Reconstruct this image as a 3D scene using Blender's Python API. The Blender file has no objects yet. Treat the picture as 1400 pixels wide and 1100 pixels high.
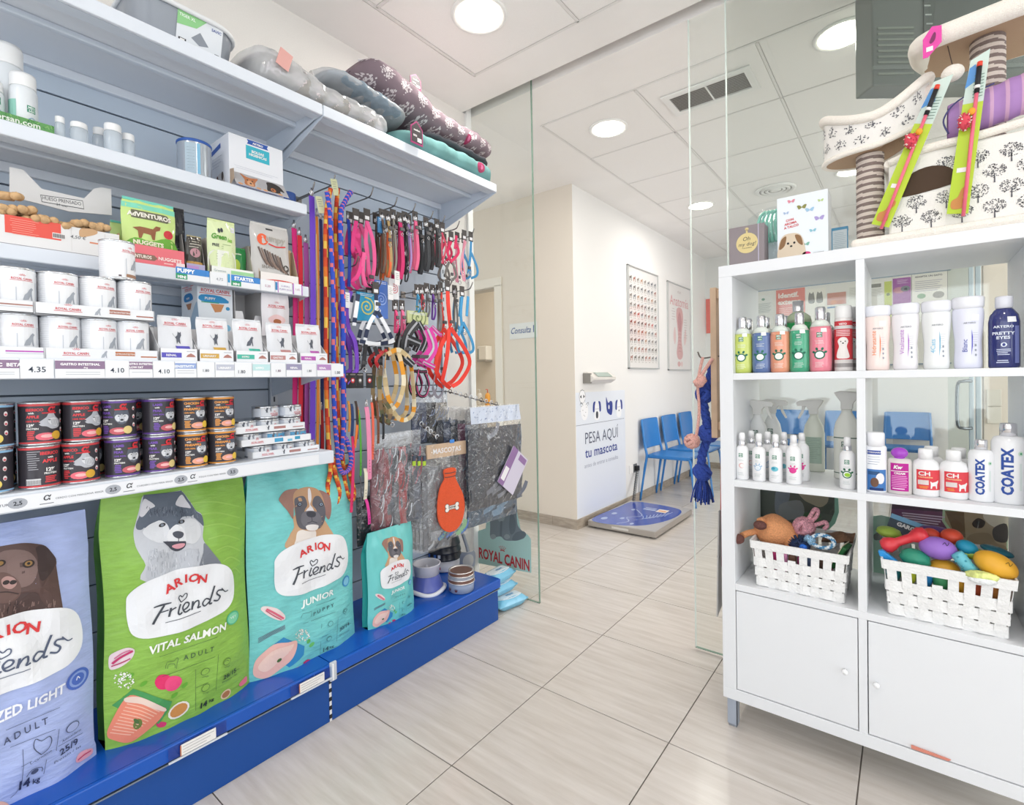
import bpy,bmesh,math,random
from math import pi,sin,cos,radians,sqrt,atan2
from mathutils import Vector,Matrix
random.seed(7)
C=bpy.context.scene.collection
SC=bpy.context.scene
# ---------------------------------------------------------------- camera, world, lights, exposure
F_PX,CY,YAW,PITCH,ROLL,EYE=689.5,528.7,.663,-.0139,-.0174,1.2
_f=Vector((-sin(YAW),cos(YAW),0));_r=Vector((cos(YAW),sin(YAW),0));_u=Vector((0,0,1))
FW=_f*cos(PITCH)+_u*sin(PITCH);U2=_u*cos(PITCH)-_f*sin(PITCH)
RT=_r*cos(ROLL)+U2*sin(ROLL);UP=U2*cos(ROLL)-_r*sin(ROLL)
cam_data=bpy.data.cameras.new('camera');cam=bpy.data.objects.new('camera',cam_data);C.objects.link(cam)
cam.matrix_world=Matrix(((RT.x,UP.x,-FW.x,0),(RT.y,UP.y,-FW.y,0),(RT.z,UP.z,-FW.z,EYE),(0,0,0,1)))
cam_data.sensor_width=36;cam_data.lens=F_PX/1400*36;cam_data.shift_y=-(550-CY)/1400;cam_data.clip_start=.02
SC.camera=cam
world=bpy.data.worlds.new('daylight');SC.world=world;world.use_nodes=True
wb=world.node_tree.nodes['Background'];wb.inputs[0].default_value=(.93,.965,1,1);wb.inputs[1].default_value=1.65
SC.view_settings.view_transform='Standard';SC.view_settings.look='None';SC.view_settings.gamma=1
SC.view_settings.use_curve_mapping=False;SC.view_settings.exposure=0.1
def area(name,loc,rot,sx,sy,power,col=(1,1,1)):
 d=bpy.data.lights.new(name,'AREA');d.shape='RECTANGLE';d.size=sx;d.size_y=sy;d.energy=power;d.color=col
 o=bpy.data.objects.new(name,d);C.objects.link(o);o.location=loc;o.rotation_euler=rot;return o
LIGHTS=[(-1.406,1.62),(-1.434,2.846),(-1.445,4.653),(-.217,2.754),(-.307,4.627),(.25,.55),(-1.0,-.9)]
for i,(x,y)in enumerate(LIGHTS):
 d=bpy.data.lights.new('downlight_lamp','AREA');d.shape='DISK';d.size=.18;d.energy=6.5;d.color=(1,.955,.90)
 o=bpy.data.objects.new('downlight_lamp',d);C.objects.link(o);o.location=(x,y,2.70)
area('shop_window_light',(.6,-2.4,1.5),(radians(90),0,0),4.5,2.4,27,(.90,.95,1))
area('shop_side_light',(2.9,.2,1.5),(radians(90),0,radians(90)),3.5,2.3,16,(.90,.95,1))
area('waiting_room_window_light',(2.6,4.6,1.6),(radians(90),0,radians(90)),3.2,2.2,60,(1,.98,.95))  # unseen fill panel added to brighten the waiting room behind the glass
area('consulting_room_lamp',(-3.0,4.3,2.6),(0,0,0),.8,.8,22,(1,.95,.88))
# measurement helpers: a photographed point seen at (a, b) lying on a known wall, shelf front or floor plane
def _ray(a,b):return FW+RT*((a-700)/F_PX)+UP*((CY-b)/F_PX)
E0=Vector((0,0,EYE))
def X(a,b,x):d=_ray(a,b);return E0+d*(x/d.x)
def Y(a,b,y):d=_ray(a,b);return E0+d*(y/d.y)
def Z(a,b,z):d=_ray(a,b);return E0+d*((z-EYE)/d.z)
# ---------------------------------------------------------------- materials
def lin(c):
 if isinstance(c,str):
  c=c.lstrip('#');c=''.join(k*2 for k in c)if len(c)==3 else c;c=[int(c[i:i+2],16)/255 for i in(0,2,4)]
 return tuple((v/12.92 if v<=.04045 else((v+.055)/1.055)**2.4)for v in c[:3])+(1,)
_M={}
def mat(col,rough=.5,metal=0,alpha=1,bump=0,scale=60,spec=.5,trans=0,emit=0,coat=0,var=0,stretch=None,ior=1.45):
 key=(col,rough,metal,alpha,bump,scale,spec,trans,emit,coat,var,stretch,ior)
 if key in _M:return _M[key]
 m=bpy.data.materials.new('paint');m.use_nodes=True;nt=m.node_tree;b=nt.nodes['Principled BSDF']
 b.inputs['Base Color'].default_value=lin(col);b.inputs['Roughness'].default_value=rough
 b.inputs['Metallic'].default_value=metal;b.inputs['Alpha'].default_value=alpha
 b.inputs['Specular IOR Level'].default_value=spec;b.inputs['Transmission Weight'].default_value=trans;b.inputs['IOR'].default_value=ior
 b.inputs['Coat Weight'].default_value=coat
 if emit:b.inputs['Emission Color'].default_value=lin(col);b.inputs['Emission Strength'].default_value=emit
 if bump or var:
  tc=nt.nodes.new('ShaderNodeTexCoord');n=nt.nodes.new('ShaderNodeTexNoise');n.inputs['Scale'].default_value=scale;n.inputs['Detail'].default_value=3
  src=tc.outputs['Object']
  if stretch:
   mp=nt.nodes.new('ShaderNodeMapping');mp.inputs['Scale'].default_value=stretch;nt.links.new(src,mp.inputs[0]);src=mp.outputs[0]
  nt.links.new(src,n.inputs['Vector'])
  if bump:
   bp=nt.nodes.new('ShaderNodeBump');bp.inputs['Strength'].default_value=bump;bp.inputs['Distance'].default_value=.01
   nt.links.new(n.outputs['Fac'],bp.inputs['Height']);nt.links.new(bp.outputs[0],b.inputs['Normal'])
  if var:
   mx=nt.nodes.new('ShaderNodeMix');mx.data_type='RGBA';c=lin(col)
   mx.inputs[6].default_value=tuple(max(0,v*(1-var))for v in c[:3])+(1,);mx.inputs[7].default_value=tuple(min(1,v*(1+var))for v in c[:3])+(1,)
   cr=nt.nodes.new('ShaderNodeMapRange');cr.inputs[1].default_value=.35;cr.inputs[2].default_value=.65
   nt.links.new(n.outputs['Fac'],cr.inputs[0]);nt.links.new(cr.outputs[0],mx.inputs[0]);nt.links.new(mx.outputs[2],b.inputs['Base Color'])
 _M[key]=m;return m
def glassy(tint,gloss=1.0,rough=.02,bump=0,scale=20,haze=0,hazecol='#ffffff'):
 key=('glassy',tint,gloss,rough,bump,scale,haze,hazecol)
 if key in _M:return _M[key]
 m=bpy.data.materials.new('clear_sheet');m.use_nodes=True;nt=m.node_tree;nt.nodes.remove(nt.nodes['Principled BSDF'])
 out=nt.nodes['Material Output'];t=nt.nodes.new('ShaderNodeBsdfTransparent');g=nt.nodes.new('ShaderNodeBsdfGlossy');mx=nt.nodes.new('ShaderNodeMixShader')
 fr=nt.nodes.new('ShaderNodeLayerWeight');fr.inputs[0].default_value=.5
 pw=nt.nodes.new('ShaderNodeMath');pw.operation='POWER';pw.inputs[1].default_value=5;ml=nt.nodes.new('ShaderNodeMath');ml.operation='MULTIPLY_ADD';ml.inputs[1].default_value=.96*gloss;ml.inputs[2].default_value=.04*gloss
 nt.links.new(fr.outputs['Facing'],pw.inputs[0]);nt.links.new(pw.outputs[0],ml.inputs[0])
 t.inputs[0].default_value=lin(tint);g.inputs['Roughness'].default_value=rough;g.inputs['Color'].default_value=(1,1,1,1)
 nt.links.new(ml.outputs[0],mx.inputs[0]);nt.links.new(t.outputs[0],mx.inputs[1]);nt.links.new(g.outputs[0],mx.inputs[2])
 last=mx.outputs[0]
 if haze:
  df=nt.nodes.new('ShaderNodeBsdfDiffuse');df.inputs[0].default_value=lin(hazecol);m2=nt.nodes.new('ShaderNodeMixShader');m2.inputs[0].default_value=haze
  nt.links.new(last,m2.inputs[1]);nt.links.new(df.outputs[0],m2.inputs[2]);last=m2.outputs[0]
 if bump:
  n=nt.nodes.new('ShaderNodeTexNoise');n.inputs['Scale'].default_value=scale;n.inputs['Distortion'].default_value=1.5;bp=nt.nodes.new('ShaderNodeBump');bp.inputs['Strength'].default_value=bump;bp.inputs['Distance'].default_value=.02
  tc=nt.nodes.new('ShaderNodeTexCoord');nt.links.new(tc.outputs['Object'],n.inputs['Vector'])
  nt.links.new(n.outputs['Fac'],bp.inputs['Height']);nt.links.new(bp.outputs[0],g.inputs['Normal']);nt.links.new(bp.outputs[0],fr.inputs['Normal'])
 nt.links.new(last,out.inputs['Surface']);_M[key]=m;return m
 # ---------------------------------------------------------------- mesh builder
class MB:
 def __init__(s):s.v=[];s.f=[];s.m=[];s.s=[];s.mats=[]
 def mi(s,m):
  if m not in s.mats:s.mats.append(m)
  return s.mats.index(m)
 def add(s,vs,fs,m,smooth=False,T=None):
  o=len(s.v);k=s.mi(m)
  s.v+=[tuple(T@Vector(v))for v in vs]if T else[tuple(v)for v in vs]
  for f in fs:s.f.append([i+o for i in f]);s.m.append(k);s.s.append(smooth)
  return s
 def box(s,x0,x1,y0,y1,z0,z1,m,b=0,T=None):
  if x0>x1:x0,x1=x1,x0
  if y0>y1:y0,y1=y1,y0
  if z0>z1:z0,z1=z1,z0
  if b<=0:
   vs=[(x,y,z)for x in(x0,x1)for y in(y0,y1)for z in(z0,z1)]
   return s.add(vs,[(0,1,3,2),(4,6,7,5),(0,4,5,1),(2,3,7,6),(0,2,6,4),(1,5,7,3)],m,T=T)
  b=min(b,(x1-x0)/2.01,(y1-y0)/2.01,(z1-z0)/2.01);bm=bmesh.new()
  bmesh.ops.create_cube(bm,size=1)
  for v in bm.verts:v.co=Vector(((x0+x1)/2+v.co.x*(x1-x0),(y0+y1)/2+v.co.y*(y1-y0),(z0+z1)/2+v.co.z*(z1-z0)))
  bmesh.ops.bevel(bm,geom=bm.edges[:],offset=b,segments=2,profile=.5,affect='EDGES')
  s.bm(bm,m,False,T);return s
 def bm(s,bm,m,smooth=False,T=None):
  bm.verts.index_update();s.add([v.co.copy()for v in bm.verts],[[v.index for v in f.verts]for f in bm.faces],m,smooth,T);bm.free();return s
 def lathe(s,prof,m,n=24,c=(0,0,0),sx=1,sy=1,T=None,smooth=True,cap=True,power=0):
  vs=[];fs=[]
  for r,z in prof:
   for k in range(n):
    a=2*pi*k/n;ca,sa=cos(a),sin(a);q=1
    if power:q=(abs(ca)**power+abs(sa)**power)**(-1/power)
    vs.append((c[0]+r*sx*ca*q,c[1]+r*sy*sa*q,c[2]+z))
  for i in range(len(prof)-1):
   for k in range(n):k2=(k+1)%n;fs.append((i*n+k,i*n+k2,(i+1)*n+k2,(i+1)*n+k))
  s.add(vs,fs,m,smooth,T)
  if cap:
   o=len(s.v)-len(vs);k=s.mi(m)
   if prof[0][0]>1e-5:s.f.append([o+i for i in range(n)][::-1]);s.m.append(k);s.s.append(False)
   if prof[-1][0]>1e-5:s.f.append([o+(len(prof)-1)*n+i for i in range(n)]);s.m.append(k);s.s.append(False)
  return s
 def tube(s,pts,r,m,n=8,closed=False,T=None,flat=1,up=None,cap=True,mats=None):
  pts=[Vector(p)for p in pts];N=len(pts);rs=r if isinstance(r,(list,tuple))else[r]*N
  vs=[];fs=[];prev=Vector(up)if up else None
  for i,p in enumerate(pts):
   if closed:t=pts[(i+1)%N]-pts[i-1]
   else:t=pts[min(i+1,N-1)]-pts[max(i-1,0)]
   if t.length<1e-9:t=Vector((0,0,1))
   t.normalize()
   if prev is None:prev=Vector((1,0,0))if abs(t.x)<.9 else Vector((0,1,0))
   a=prev-t*prev.dot(t)
   if a.length<1e-4:a=t.orthogonal()
   a.normalize();b=t.cross(a)
   if not up:prev=a
   for k in range(n):
    w=2*pi*k/n;vs.append(p+a*cos(w)*rs[i]*flat+b*sin(w)*rs[i])
  M=N if closed else N-1
  for i in range(M):
   for k in range(n):
    k2=(k+1)%n;j=(i+1)%N;fs.append((i*n+k,i*n+k2,j*n+k2,j*n+k))
  o=len(s.v);s.add(vs,fs,m,True,T)
  if mats:
   for q in range(len(fs)):
    i,k=divmod(q,n);s.m[len(s.m)-len(fs)+q]=s.mi(mats(i,k))
  if cap and not closed:
   k=s.mi(m);s.f.append([o+i for i in range(n)][::-1]);s.m.append(k);s.s.append(False)
   s.f.append([o+(N-1)*n+i for i in range(n)]);s.m.append(k);s.s.append(False)
  return s
 def strap(s,pts,w,t,m,side,T=None,mats=None):
  """flat band: pts centre line, side = vector across the width (one, or one per point)"""
  pts=[Vector(p)for p in pts];N=len(pts);vs=[];fs=[]
  for i,p in enumerate(pts):
   tg=pts[min(i+1,N-1)]-pts[max(i-1,0)];tg.normalize();sd=Vector(side[i]if isinstance(side,list)else side)
   sd=(sd-tg*sd.dot(tg)).normalized();nn=tg.cross(sd)
   for a,b in((-1,-1),(1,-1),(1,1),(-1,1)):vs.append(p+sd*a*w/2+nn*b*t/2)
  for i in range(N-1):
   for k in range(4):k2=(k+1)%4;fs.append((i*4+k,i*4+k2,i*4+4+k2,i*4+4+k))
  fs+=[(3,2,1,0),(N*4-4,N*4-3,N*4-2,N*4-1)];s.add(vs,fs,m,False,T)
  if mats:
   for q in range((N-1)*4):s.m[len(s.m)-len(fs)+q]=s.mi(mats(q//4))
  return s
 def prism(s,poly,d,m,plane='xz',at=0,T=None,b=0):
  """2-D outline extruded: plane xz extrudes along +y from at"""
  bm=bmesh.new();P={'xz':lambda p,q:(p[0],q,p[1]),'yz':lambda p,q:(q,p[0],p[1]),'xy':lambda p,q:(p[0],p[1],q)}[plane]
  vs=[bm.verts.new(P(p,at))for p in poly];f=bm.faces.new(vs)
  r=bmesh.ops.extrude_face_region(bm,geom=[f]);dv=Vector(P((0,0),d))
  for g in r['geom']:
   if isinstance(g,bmesh.types.BMVert):g.co+=dv
  bmesh.ops.recalc_face_normals(bm,faces=bm.faces[:])
  if b:bmesh.ops.bevel(bm,geom=[e for e in bm.edges],offset=b,segments=2,profile=.5,affect='EDGES')
  return s.bm(bm,m,False,T)
 def grid(s,fn,nu,nv,m,smooth=True,T=None,flip=False):
  vs=[fn(i/nu,j/nv)for j in range(nv+1)for i in range(nu+1)];fs=[]
  for j in range(nv):
   for i in range(nu):
    a=j*(nu+1)+i;q=(a,a+1,a+nu+2,a+nu+1);fs.append(q[::-1]if flip else q)
  return s.add(vs,fs,m,smooth,T)
 def ball(s,c,rx,ry,rz,m,n=16,k=10,T=None,fn=None):
  vs=[];fs=[]
  for j in range(k+1):
   th=pi*j/k
   for i in range(n):
    ph=2*pi*i/n;d=Vector((sin(th)*cos(ph),sin(th)*sin(ph),cos(th)));q=fn(d)if fn else 1
    vs.append((c[0]+rx*d.x*q,c[1]+ry*d.y*q,c[2]+rz*d.z*q))
  for j in range(k):
   for i in range(n):i2=(i+1)%n;fs.append((j*n+i,(j+1)*n+i,(j+1)*n+i2,j*n+i2))
  return s.add(vs,fs,m,True,T)
  # ---- flat print laid on a surface: mp(x, z, lift) -> point
 def poly(s,pts,m,mp,lift=.0004,cut=0):
  bm=bmesh.new();vs=[bm.verts.new((p[0],p[1],0))for p in pts]
  try:bm.faces.new(vs)
  except Exception:bm.free();return s
  bmesh.ops.triangulate(bm,faces=bm.faces[:]);return s._lay(bm,m,mp,lift,cut)
 def _lay(s,bm,m,mp,lift,cut):
  cut=cut or getattr(mp,'cut',0)
  if cut:
   for ax in(0,1):
    if ax and getattr(mp,'xonly',0):continue
    lo=min(v.co[ax]for v in bm.verts);hi=max(v.co[ax]for v in bm.verts);k=math.floor(lo/cut)+1
    while k*cut<hi:
     co=[0,0,0];co[ax]=k*cut;no=[0,0,0];no[ax]=1
     bmesh.ops.bisect_plane(bm,geom=bm.verts[:]+bm.edges[:]+bm.faces[:],plane_co=co,plane_no=no);k+=1
  bm.verts.index_update();o=len(s.v);k=s.mi(m)
  s.v+=[tuple(mp(v.co.x,v.co.y,lift))for v in bm.verts]
  for f in bm.faces:
   ids=[v.index+o for v in f.verts]
   if f.normal.z<0:ids=ids[::-1]
   s.f.append(ids);s.m.append(k);s.s.append(False)
  bm.free();return s
 def rect(s,x0,x1,z0,z1,m,mp,lift=.0004,cut=0):
  return s.poly([(x0,z0),(x1,z0),(x1,z1),(x0,z1)],m,mp,lift,cut)
 def oval(s,x,z,rx,rz,m,mp,lift=.0004,cut=0,n=16,rot=0):
  cr,sr=cos(rot),sin(rot)
  return s.poly([(x+rx*cos(2*pi*k/n)*cr-rz*sin(2*pi*k/n)*sr,z+rx*cos(2*pi*k/n)*sr+rz*sin(2*pi*k/n)*cr)for k in range(n)],m,mp,lift,cut)
 def blob(s,pts,m,mp,lift=.0004,cut=0,k=4):
  return s.poly(smooth2(pts,k),m,mp,lift,cut)
 def ribbon(s,pts,w,m,mp,lift=.0004,k=5,cut=0):
  """a drawn stroke; w one width or one per control point"""
  P,W=[],[];n=len(pts);ws=w if isinstance(w,(list,tuple))else[w]*n
  for i in range(n-1):
   p0,p1,p2,p3=pts[max(i-1,0)],pts[i],pts[i+1],pts[min(i+2,n-1)]
   for j in range(k):
    t=j/k;P.append(tuple(.5*((2*p1[a])+(-p0[a]+p2[a])*t+(2*p0[a]-5*p1[a]+4*p2[a]-p3[a])*t*t+(-p0[a]+3*p1[a]-3*p2[a]+p3[a])*t**3)for a in(0,1)));W.append(ws[i]*(1-t)+ws[i+1]*t)
  P.append(tuple(pts[-1][:2]));W.append(ws[-1]);o=len(s.v);kk=s.mi(m);q=len(P)
  for i in range(q):
   a,b=P[max(i-1,0)],P[min(i+1,q-1)];dx,dz=b[0]-a[0],b[1]-a[1];L=math.hypot(dx,dz)or 1;nx,nz=-dz/L*W[i]/2,dx/L*W[i]/2
   s.v.append(tuple(mp(P[i][0]+nx,P[i][1]+nz,lift)));s.v.append(tuple(mp(P[i][0]-nx,P[i][1]-nz,lift)))
  for i in range(q-1):s.f.append([o+2*i+1,o+2*i+3,o+2*i+2,o+2*i]);s.m.append(kk);s.s.append(False)
  return s
 def text(s,t,x,z,size,m,mp,lift=.0006,align='c',bold=0,shear=0,wide=1,rot=0,cut=0,arc=0):
  vs,fs,wd=glyphs(t,bold);vs=[(v[0]*size*wide,v[1]*size)for v in vs];wd*=size*wide
  ox={'c':-wd/2,'l':0,'r':-wd}[align];bm=bmesh.new();cr,sr=cos(rot),sin(rot);B=[]
  for vx,vz in vs:
   vx=vx+ox+shear*vz
   if arc:vz=vz-arc*vx*vx
   B.append(bm.verts.new((x+vx*cr-vz*sr,z+vx*sr+vz*cr,0)))
  for f in fs:
   try:bm.faces.new([B[i]for i in f])
   except Exception:pass
  bm.normal_update();return s._lay(bm,m,mp,lift,cut)
 def build(s,name,parent=None,loc=None,rz=0):
  me=bpy.data.meshes.new(name);me.from_pydata(s.v,[],s.f)
  for m in s.mats:me.materials.append(m)
  me.polygons.foreach_set('material_index',s.m);me.polygons.foreach_set('use_smooth',s.s);me.update()
  o=bpy.data.objects.new(name,me);C.objects.link(o)
  if parent:o.parent=parent
  if loc is not None:o.location=loc;o.rotation_euler=(0,0,rz)
  return o
def smooth2(pts,k=4):
 n=len(pts);out=[]
 for i in range(n):
  p0,p1,p2,p3=pts[i-1],pts[i],pts[(i+1)%n],pts[(i+2)%n]
  for j in range(k):
   t=j/k;out.append(tuple(.5*((2*p1[a])+(-p0[a]+p2[a])*t+(2*p0[a]-5*p1[a]+4*p2[a]-p3[a])*t*t+(-p0[a]+3*p1[a]-3*p2[a]+p3[a])*t**3)for a in(0,1)))
 return out
def smooth3(pts,k=6,closed=False):
 pts=[Vector(p)for p in pts];n=len(pts);out=[]
 for i in range(n if closed else n-1):
  if closed:p0,p1,p2,p3=pts[i-1],pts[i],pts[(i+1)%n],pts[(i+2)%n]
  else:p0,p1,p2,p3=pts[max(i-1,0)],pts[i],pts[i+1],pts[min(i+2,n-1)]
  for j in range(k):
   t=j/k;out.append(.5*((2*p1)+(p2-p0)*t+(2*p0-5*p1+4*p2-p3)*t*t+(3*p1-p0-3*p2+p3)*t**3))
 if not closed:out.append(pts[-1])
 return out
_G={}
def glyphs(t,bold=0):
 key=(t,bold)
 if key in _G:return _G[key]
 cu=bpy.data.curves.new('t','FONT');cu.body=t;cu.size=1;cu.resolution_u=2;cu.offset=bold
 ob=bpy.data.objects.new('t',cu);C.objects.link(ob);bpy.context.view_layer.update()
 me=ob.to_mesh();vs=[(v.co.x,v.co.y)for v in me.vertices];fs=[list(p.vertices)for p in me.polygons];ob.to_mesh_clear()
 bpy.data.objects.remove(ob);bpy.data.curves.remove(cu)
 if vs:
  x0=min(v[0]for v in vs);vs=[(v[0]-x0,v[1])for v in vs];wd=max(v[0]for v in vs)
 else:wd=0
 _G[key]=(vs,fs,wd);return _G[key]
 # print maps (things are built facing -y, x to the right, z up, origin at the bottom centre)
def flat(y=0,x=0,z=0):return lambda a,b,l:(x+a,y-l,z+b)
def onx(x):return lambda a,b,l:(x+l,a,b)
def side_left(x0):return lambda a,b,l:(x0-l,-a,b)
def side_right(x0):return lambda a,b,l:(x0+l,a,b)
def top(z):return lambda a,b,l:(a,b,z+l)
def round_(r,sx=1,sy=1,a0=0,cx=0,cy=0):
 f=lambda a,b,l:(cx+(r*sx+l)*sin(a/r+a0),cy-(r*sy+l)*cos(a/r+a0),b)
 f.cut=r*.22;f.xonly=1;return f
def prof_map(prof,sx=1,sy=1,a0=0):
 def f(a,b,l):
  r=prof[-1][0]
  for(r0,z0),(r1,z1)in zip(prof,prof[1:]):
   if z0<=b<=z1 and z1>z0:r=r0+(r1-r0)*(b-z0)/(z1-z0);break
  R=max(p[0]for p in prof);t=a/R+a0
  return((r*sx+l)*sin(t),-(r*sy+l)*cos(t),b)
 f.cut=.006;return f
def tag(o,label=None,cat=None,group=None,kind=None):
 if label:o['label']=label
 if cat:o['category']=cat
 if group:o['group']=group
 if kind:o['kind']=kind
 return o
def thing(name,label,cat,loc=(0,0,0),rz=0,group=None):
 o=bpy.data.objects.new(name,None);C.objects.link(o);o.empty_display_size=.05
 o.location=loc;o.rotation_euler=(0,0,rz);return tag(o,label,cat,group)
def copy_tree(o,parent=None):
 kids=[k for k in bpy.data.objects if k.parent==o]
 c=o.copy();C.objects.link(c)
 if parent:c.parent=parent
 for k in kids:copy_tree(k,c)
 return c
def dup(o,loc,rz=None,label=None,kids=None):
 def rec(o,par):
  c=o.copy();C.objects.link(c)
  if par:c.parent=par
  for k in o.children:rec(k,c)
  return c
 c=rec(o,None);c.location=loc
 if rz is not None:c.rotation_euler=(0,0,rz)
 if label:c['label']=label
 return c
def struct(o,label=None,cat=None):o['kind']='structure';return tag(o,label,cat)
FACE_L=radians(90)
WHITE=mat('#eceae8',.55);BLACK=mat('#1c1c20',.5);STEEL=mat('#c9c9cc',.22,1);CHROME=mat('#e6e6ea',.12,1)
REDP=mat('#d23a3c',.5);INK=mat('#3b3f47',.6)
# ================================================================ the setting
CEIL=2.74;GLY=2.195
# floor: slab (dark joints) with single porcelain tiles
def tile_mat():
 m=bpy.data.materials.new('porcelain_tile');m.use_nodes=True;nt=m.node_tree;b=nt.nodes['Principled BSDF']
 tc=nt.nodes.new('ShaderNodeTexCoord');mp=nt.nodes.new('ShaderNodeMapping');mp.inputs['Scale'].default_value=(1.4,14,1)
 oi=nt.nodes.new('ShaderNodeObjectInfo');ad=nt.nodes.new('ShaderNodeVectorMath');ad.operation='ADD'
 ms=nt.nodes.new('ShaderNodeMath');ms.operation='MULTIPLY';ms.inputs[1].default_value=31
 n=nt.nodes.new('ShaderNodeTexNoise');n.inputs['Scale'].default_value=2.6;n.inputs['Detail'].default_value=6;n.inputs['Roughness'].default_value=.6
 cr=nt.nodes.new('ShaderNodeValToRGB');cr.color_ramp.elements[0].position=.3;cr.color_ramp.elements[1].position=.72
 cr.color_ramp.elements[0].color=lin('#c1b9b1');cr.color_ramp.elements[1].color=lin('#d5cfc9')
 nt.links.new(tc.outputs['Object'],mp.inputs[0]);nt.links.new(mp.outputs[0],ad.inputs[0]);nt.links.new(oi.outputs['Random'],ms.inputs[0]);nt.links.new(ms.outputs[0],ad.inputs[1])
 nt.links.new(ad.outputs[0],n.inputs['Vector']);nt.links.new(n.outputs['Fac'],cr.inputs[0]);nt.links.new(cr.outputs[0],b.inputs['Base Color'])
 b.inputs['Roughness'].default_value=.22;b.inputs['Specular IOR Level'].default_value=.5;return m
TILE=tile_mat();GROUT=mat('#77706a',.9,bump=.2)
fl=MB().box(-4.6,3.2,-2.6,7.2,-.12,-.004,GROUT).build('floor');struct(fl)
TX,TY,T0=.5047,.4975,Z(618.5,1045.7,0)
tb=MB().box(0,TX-.0035,0,TY-.0035,-.004,0,TILE,b=.0012);first=None
for i in range(-7,9):
 for j in range(-7,12):
  x,y=T0.x+i*TX,T0.y+j*TY
  if x>2.9 or x<-4.5 or y<-2.6 or y>6.9 or(x<-3.0 and y<2.0):continue
  if first is None:first=tb.build('floor_tile',fl,(x,y,0))
  else:
   o=first.copy();C.objects.link(o);o.location=(x,y,0)
   # ceiling: painted plate and mineral fibre tiles in a metal grid
CW=mat('#f6f3f0',.85,var=.02,scale=3);CT=mat('#f6f3f0',.9,bump=.06,scale=350,var=.015);RAIL=mat('#e9e6e3',.7)
cb=MB()
cb.box(-4.6,3.2,-2.6,2.141,CEIL+.004,CEIL+.15,CW);cb.box(-4.6,3.2,2.215,7.2,CEIL+.004,CEIL+.15,CW)
cb.box(-4.6,3.2,2.141,2.215,CEIL+.085,CEIL+.15,mat('#a89f98',.8))
ce=cb.build('ceiling');struct(ce)
fm=MB();fm.box(-4.6,3.2,1.935,2.141,CEIL,CEIL+.004,CW);fm.box(-4.6,-1.72,-2.6,1.935,CEIL,CEIL+.004,CW)
fm.box(-4.6,3.2,2.215,2.553,CEIL,CEIL+.004,CW);fm.box(-4.6,-1.745,2.553,7.2,CEIL,CEIL+.004,CW).build('ceiling_border',ce)
ct=MB().box(.008,.592,.008,.592,-.001,.006,CT,b=.003)
rl=MB();first=None
lt=[(-1.44,1.62)]
def ctile(x,y):
 global first
 if first is None:first=ct.build('ceiling_tile',ce,(x,y,CEIL-.001))
 else:
  o=first.copy();C.objects.link(o);o.location=(x,y,CEIL-.001)
for i in range(0,8):
 for j in range(1,8):ctile(-1.705+i*.6,1.925-j*.6)
for i in range(0,8):
 for j in range(0,8):ctile(-1.735+i*.6,2.562+j*.6)
for i in range(0,9):rl.box(-1.705+i*.6-.006,-1.705+i*.6+.006,-2.4,1.925,CEIL-.003,CEIL+.002,RAIL);rl.box(-1.735+i*.6-.006,-1.735+i*.6+.006,2.562,7.2,CEIL-.003,CEIL+.002,RAIL)
for j in range(0,8):rl.box(-1.705,3.1,1.925-j*.6-.006,1.925-j*.6+.006,CEIL-.003,CEIL+.002,RAIL);rl.box(-1.735,3.1,2.562+j*.6-.006,2.562+j*.6+.006,CEIL-.003,CEIL+.002,RAIL)
tag(rl.build('grid_rail',ce),kind='stuff')
# walls
WL=mat('#e3dfda',.8,bump=.03,scale=200,var=.012);WC=mat('#dfd5c8',.8,bump=.03,scale=200,var=.012);WB=mat('#e9e8e6',.8,bump=.03,scale=200,var=.012);BASE=mat('#a79b8d',.4,var=.14,scale=14,stretch=(1,1,5))
struct(MB().box(-2.12,-2.0,-2.6,2.16,0,CEIL,WL).build('wall_left'))
struct(MB().box(-2.12,-1.985,2.16,2.20,0,CEIL+.08,mat('#f2f2f0',.4)).build('trim_1'))
struct(MB().box(-2.19,-2.07,3.464,6.9,0,CEIL,WB).build('wall_corridor'))
fy=3.46;dj0=-3.05;dj1=-2.30;DH=Y(680,390,fy).z;dj1=Y(680,500,fy).x;dj0=dj1-.78
w=MB();w.box(dj1,-2.07,fy,fy+.004,0,CEIL,WC);w.box(dj1,-2.19,fy+.004,fy+.125,0,CEIL,WC);w.box(-4.5,dj0,fy,fy+.12,0,CEIL,WC);w.box(dj0,dj1,fy,fy+.12,DH,CEIL,WC);struct(w.build('wall_facing'))
# consulting-room door frame, hidden leaf left out: it stands open out of sight
FRM=mat('#e6dfd3',.45)
d=MB()
for x0,x1 in((dj0-.07,dj0+.012),(dj1-.012,dj1+.07)):d.box(x0,x1,fy-.016,fy+.0,0,DH+.0,FRM,b=.004);d.box(x0+(.058 if x0<dj0 else 0),x1-(0 if x0<dj0 else .058),fy,fy+.12,0,DH,FRM)
d.box(dj0-.07,dj1+.07,fy-.016,fy,DH-.012,DH+.07,FRM,b=.004);d.box(dj0,dj1,fy,fy+.12,DH-.02,DH,mat('#b9b2a8',.5))
dd=thing('door_1',None,None,(0,0,0));struct(dd);d.build('door_frame',dd)
# consulting room beyond
struct(MB().box(-4.6,-2.19,4.9,5.0,0,CEIL,mat('#dad2c6',.8,var=.02,scale=4)).build('wall_consulting_back'))
struct(MB().box(-4.6,-4.5,2.2,4.9,0,CEIL,WC).build('wall_consulting_left'))
struct(MB().box(-2.2,3.2,6.80,6.92,0,CEIL,WB).build('wall_back'))
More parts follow.
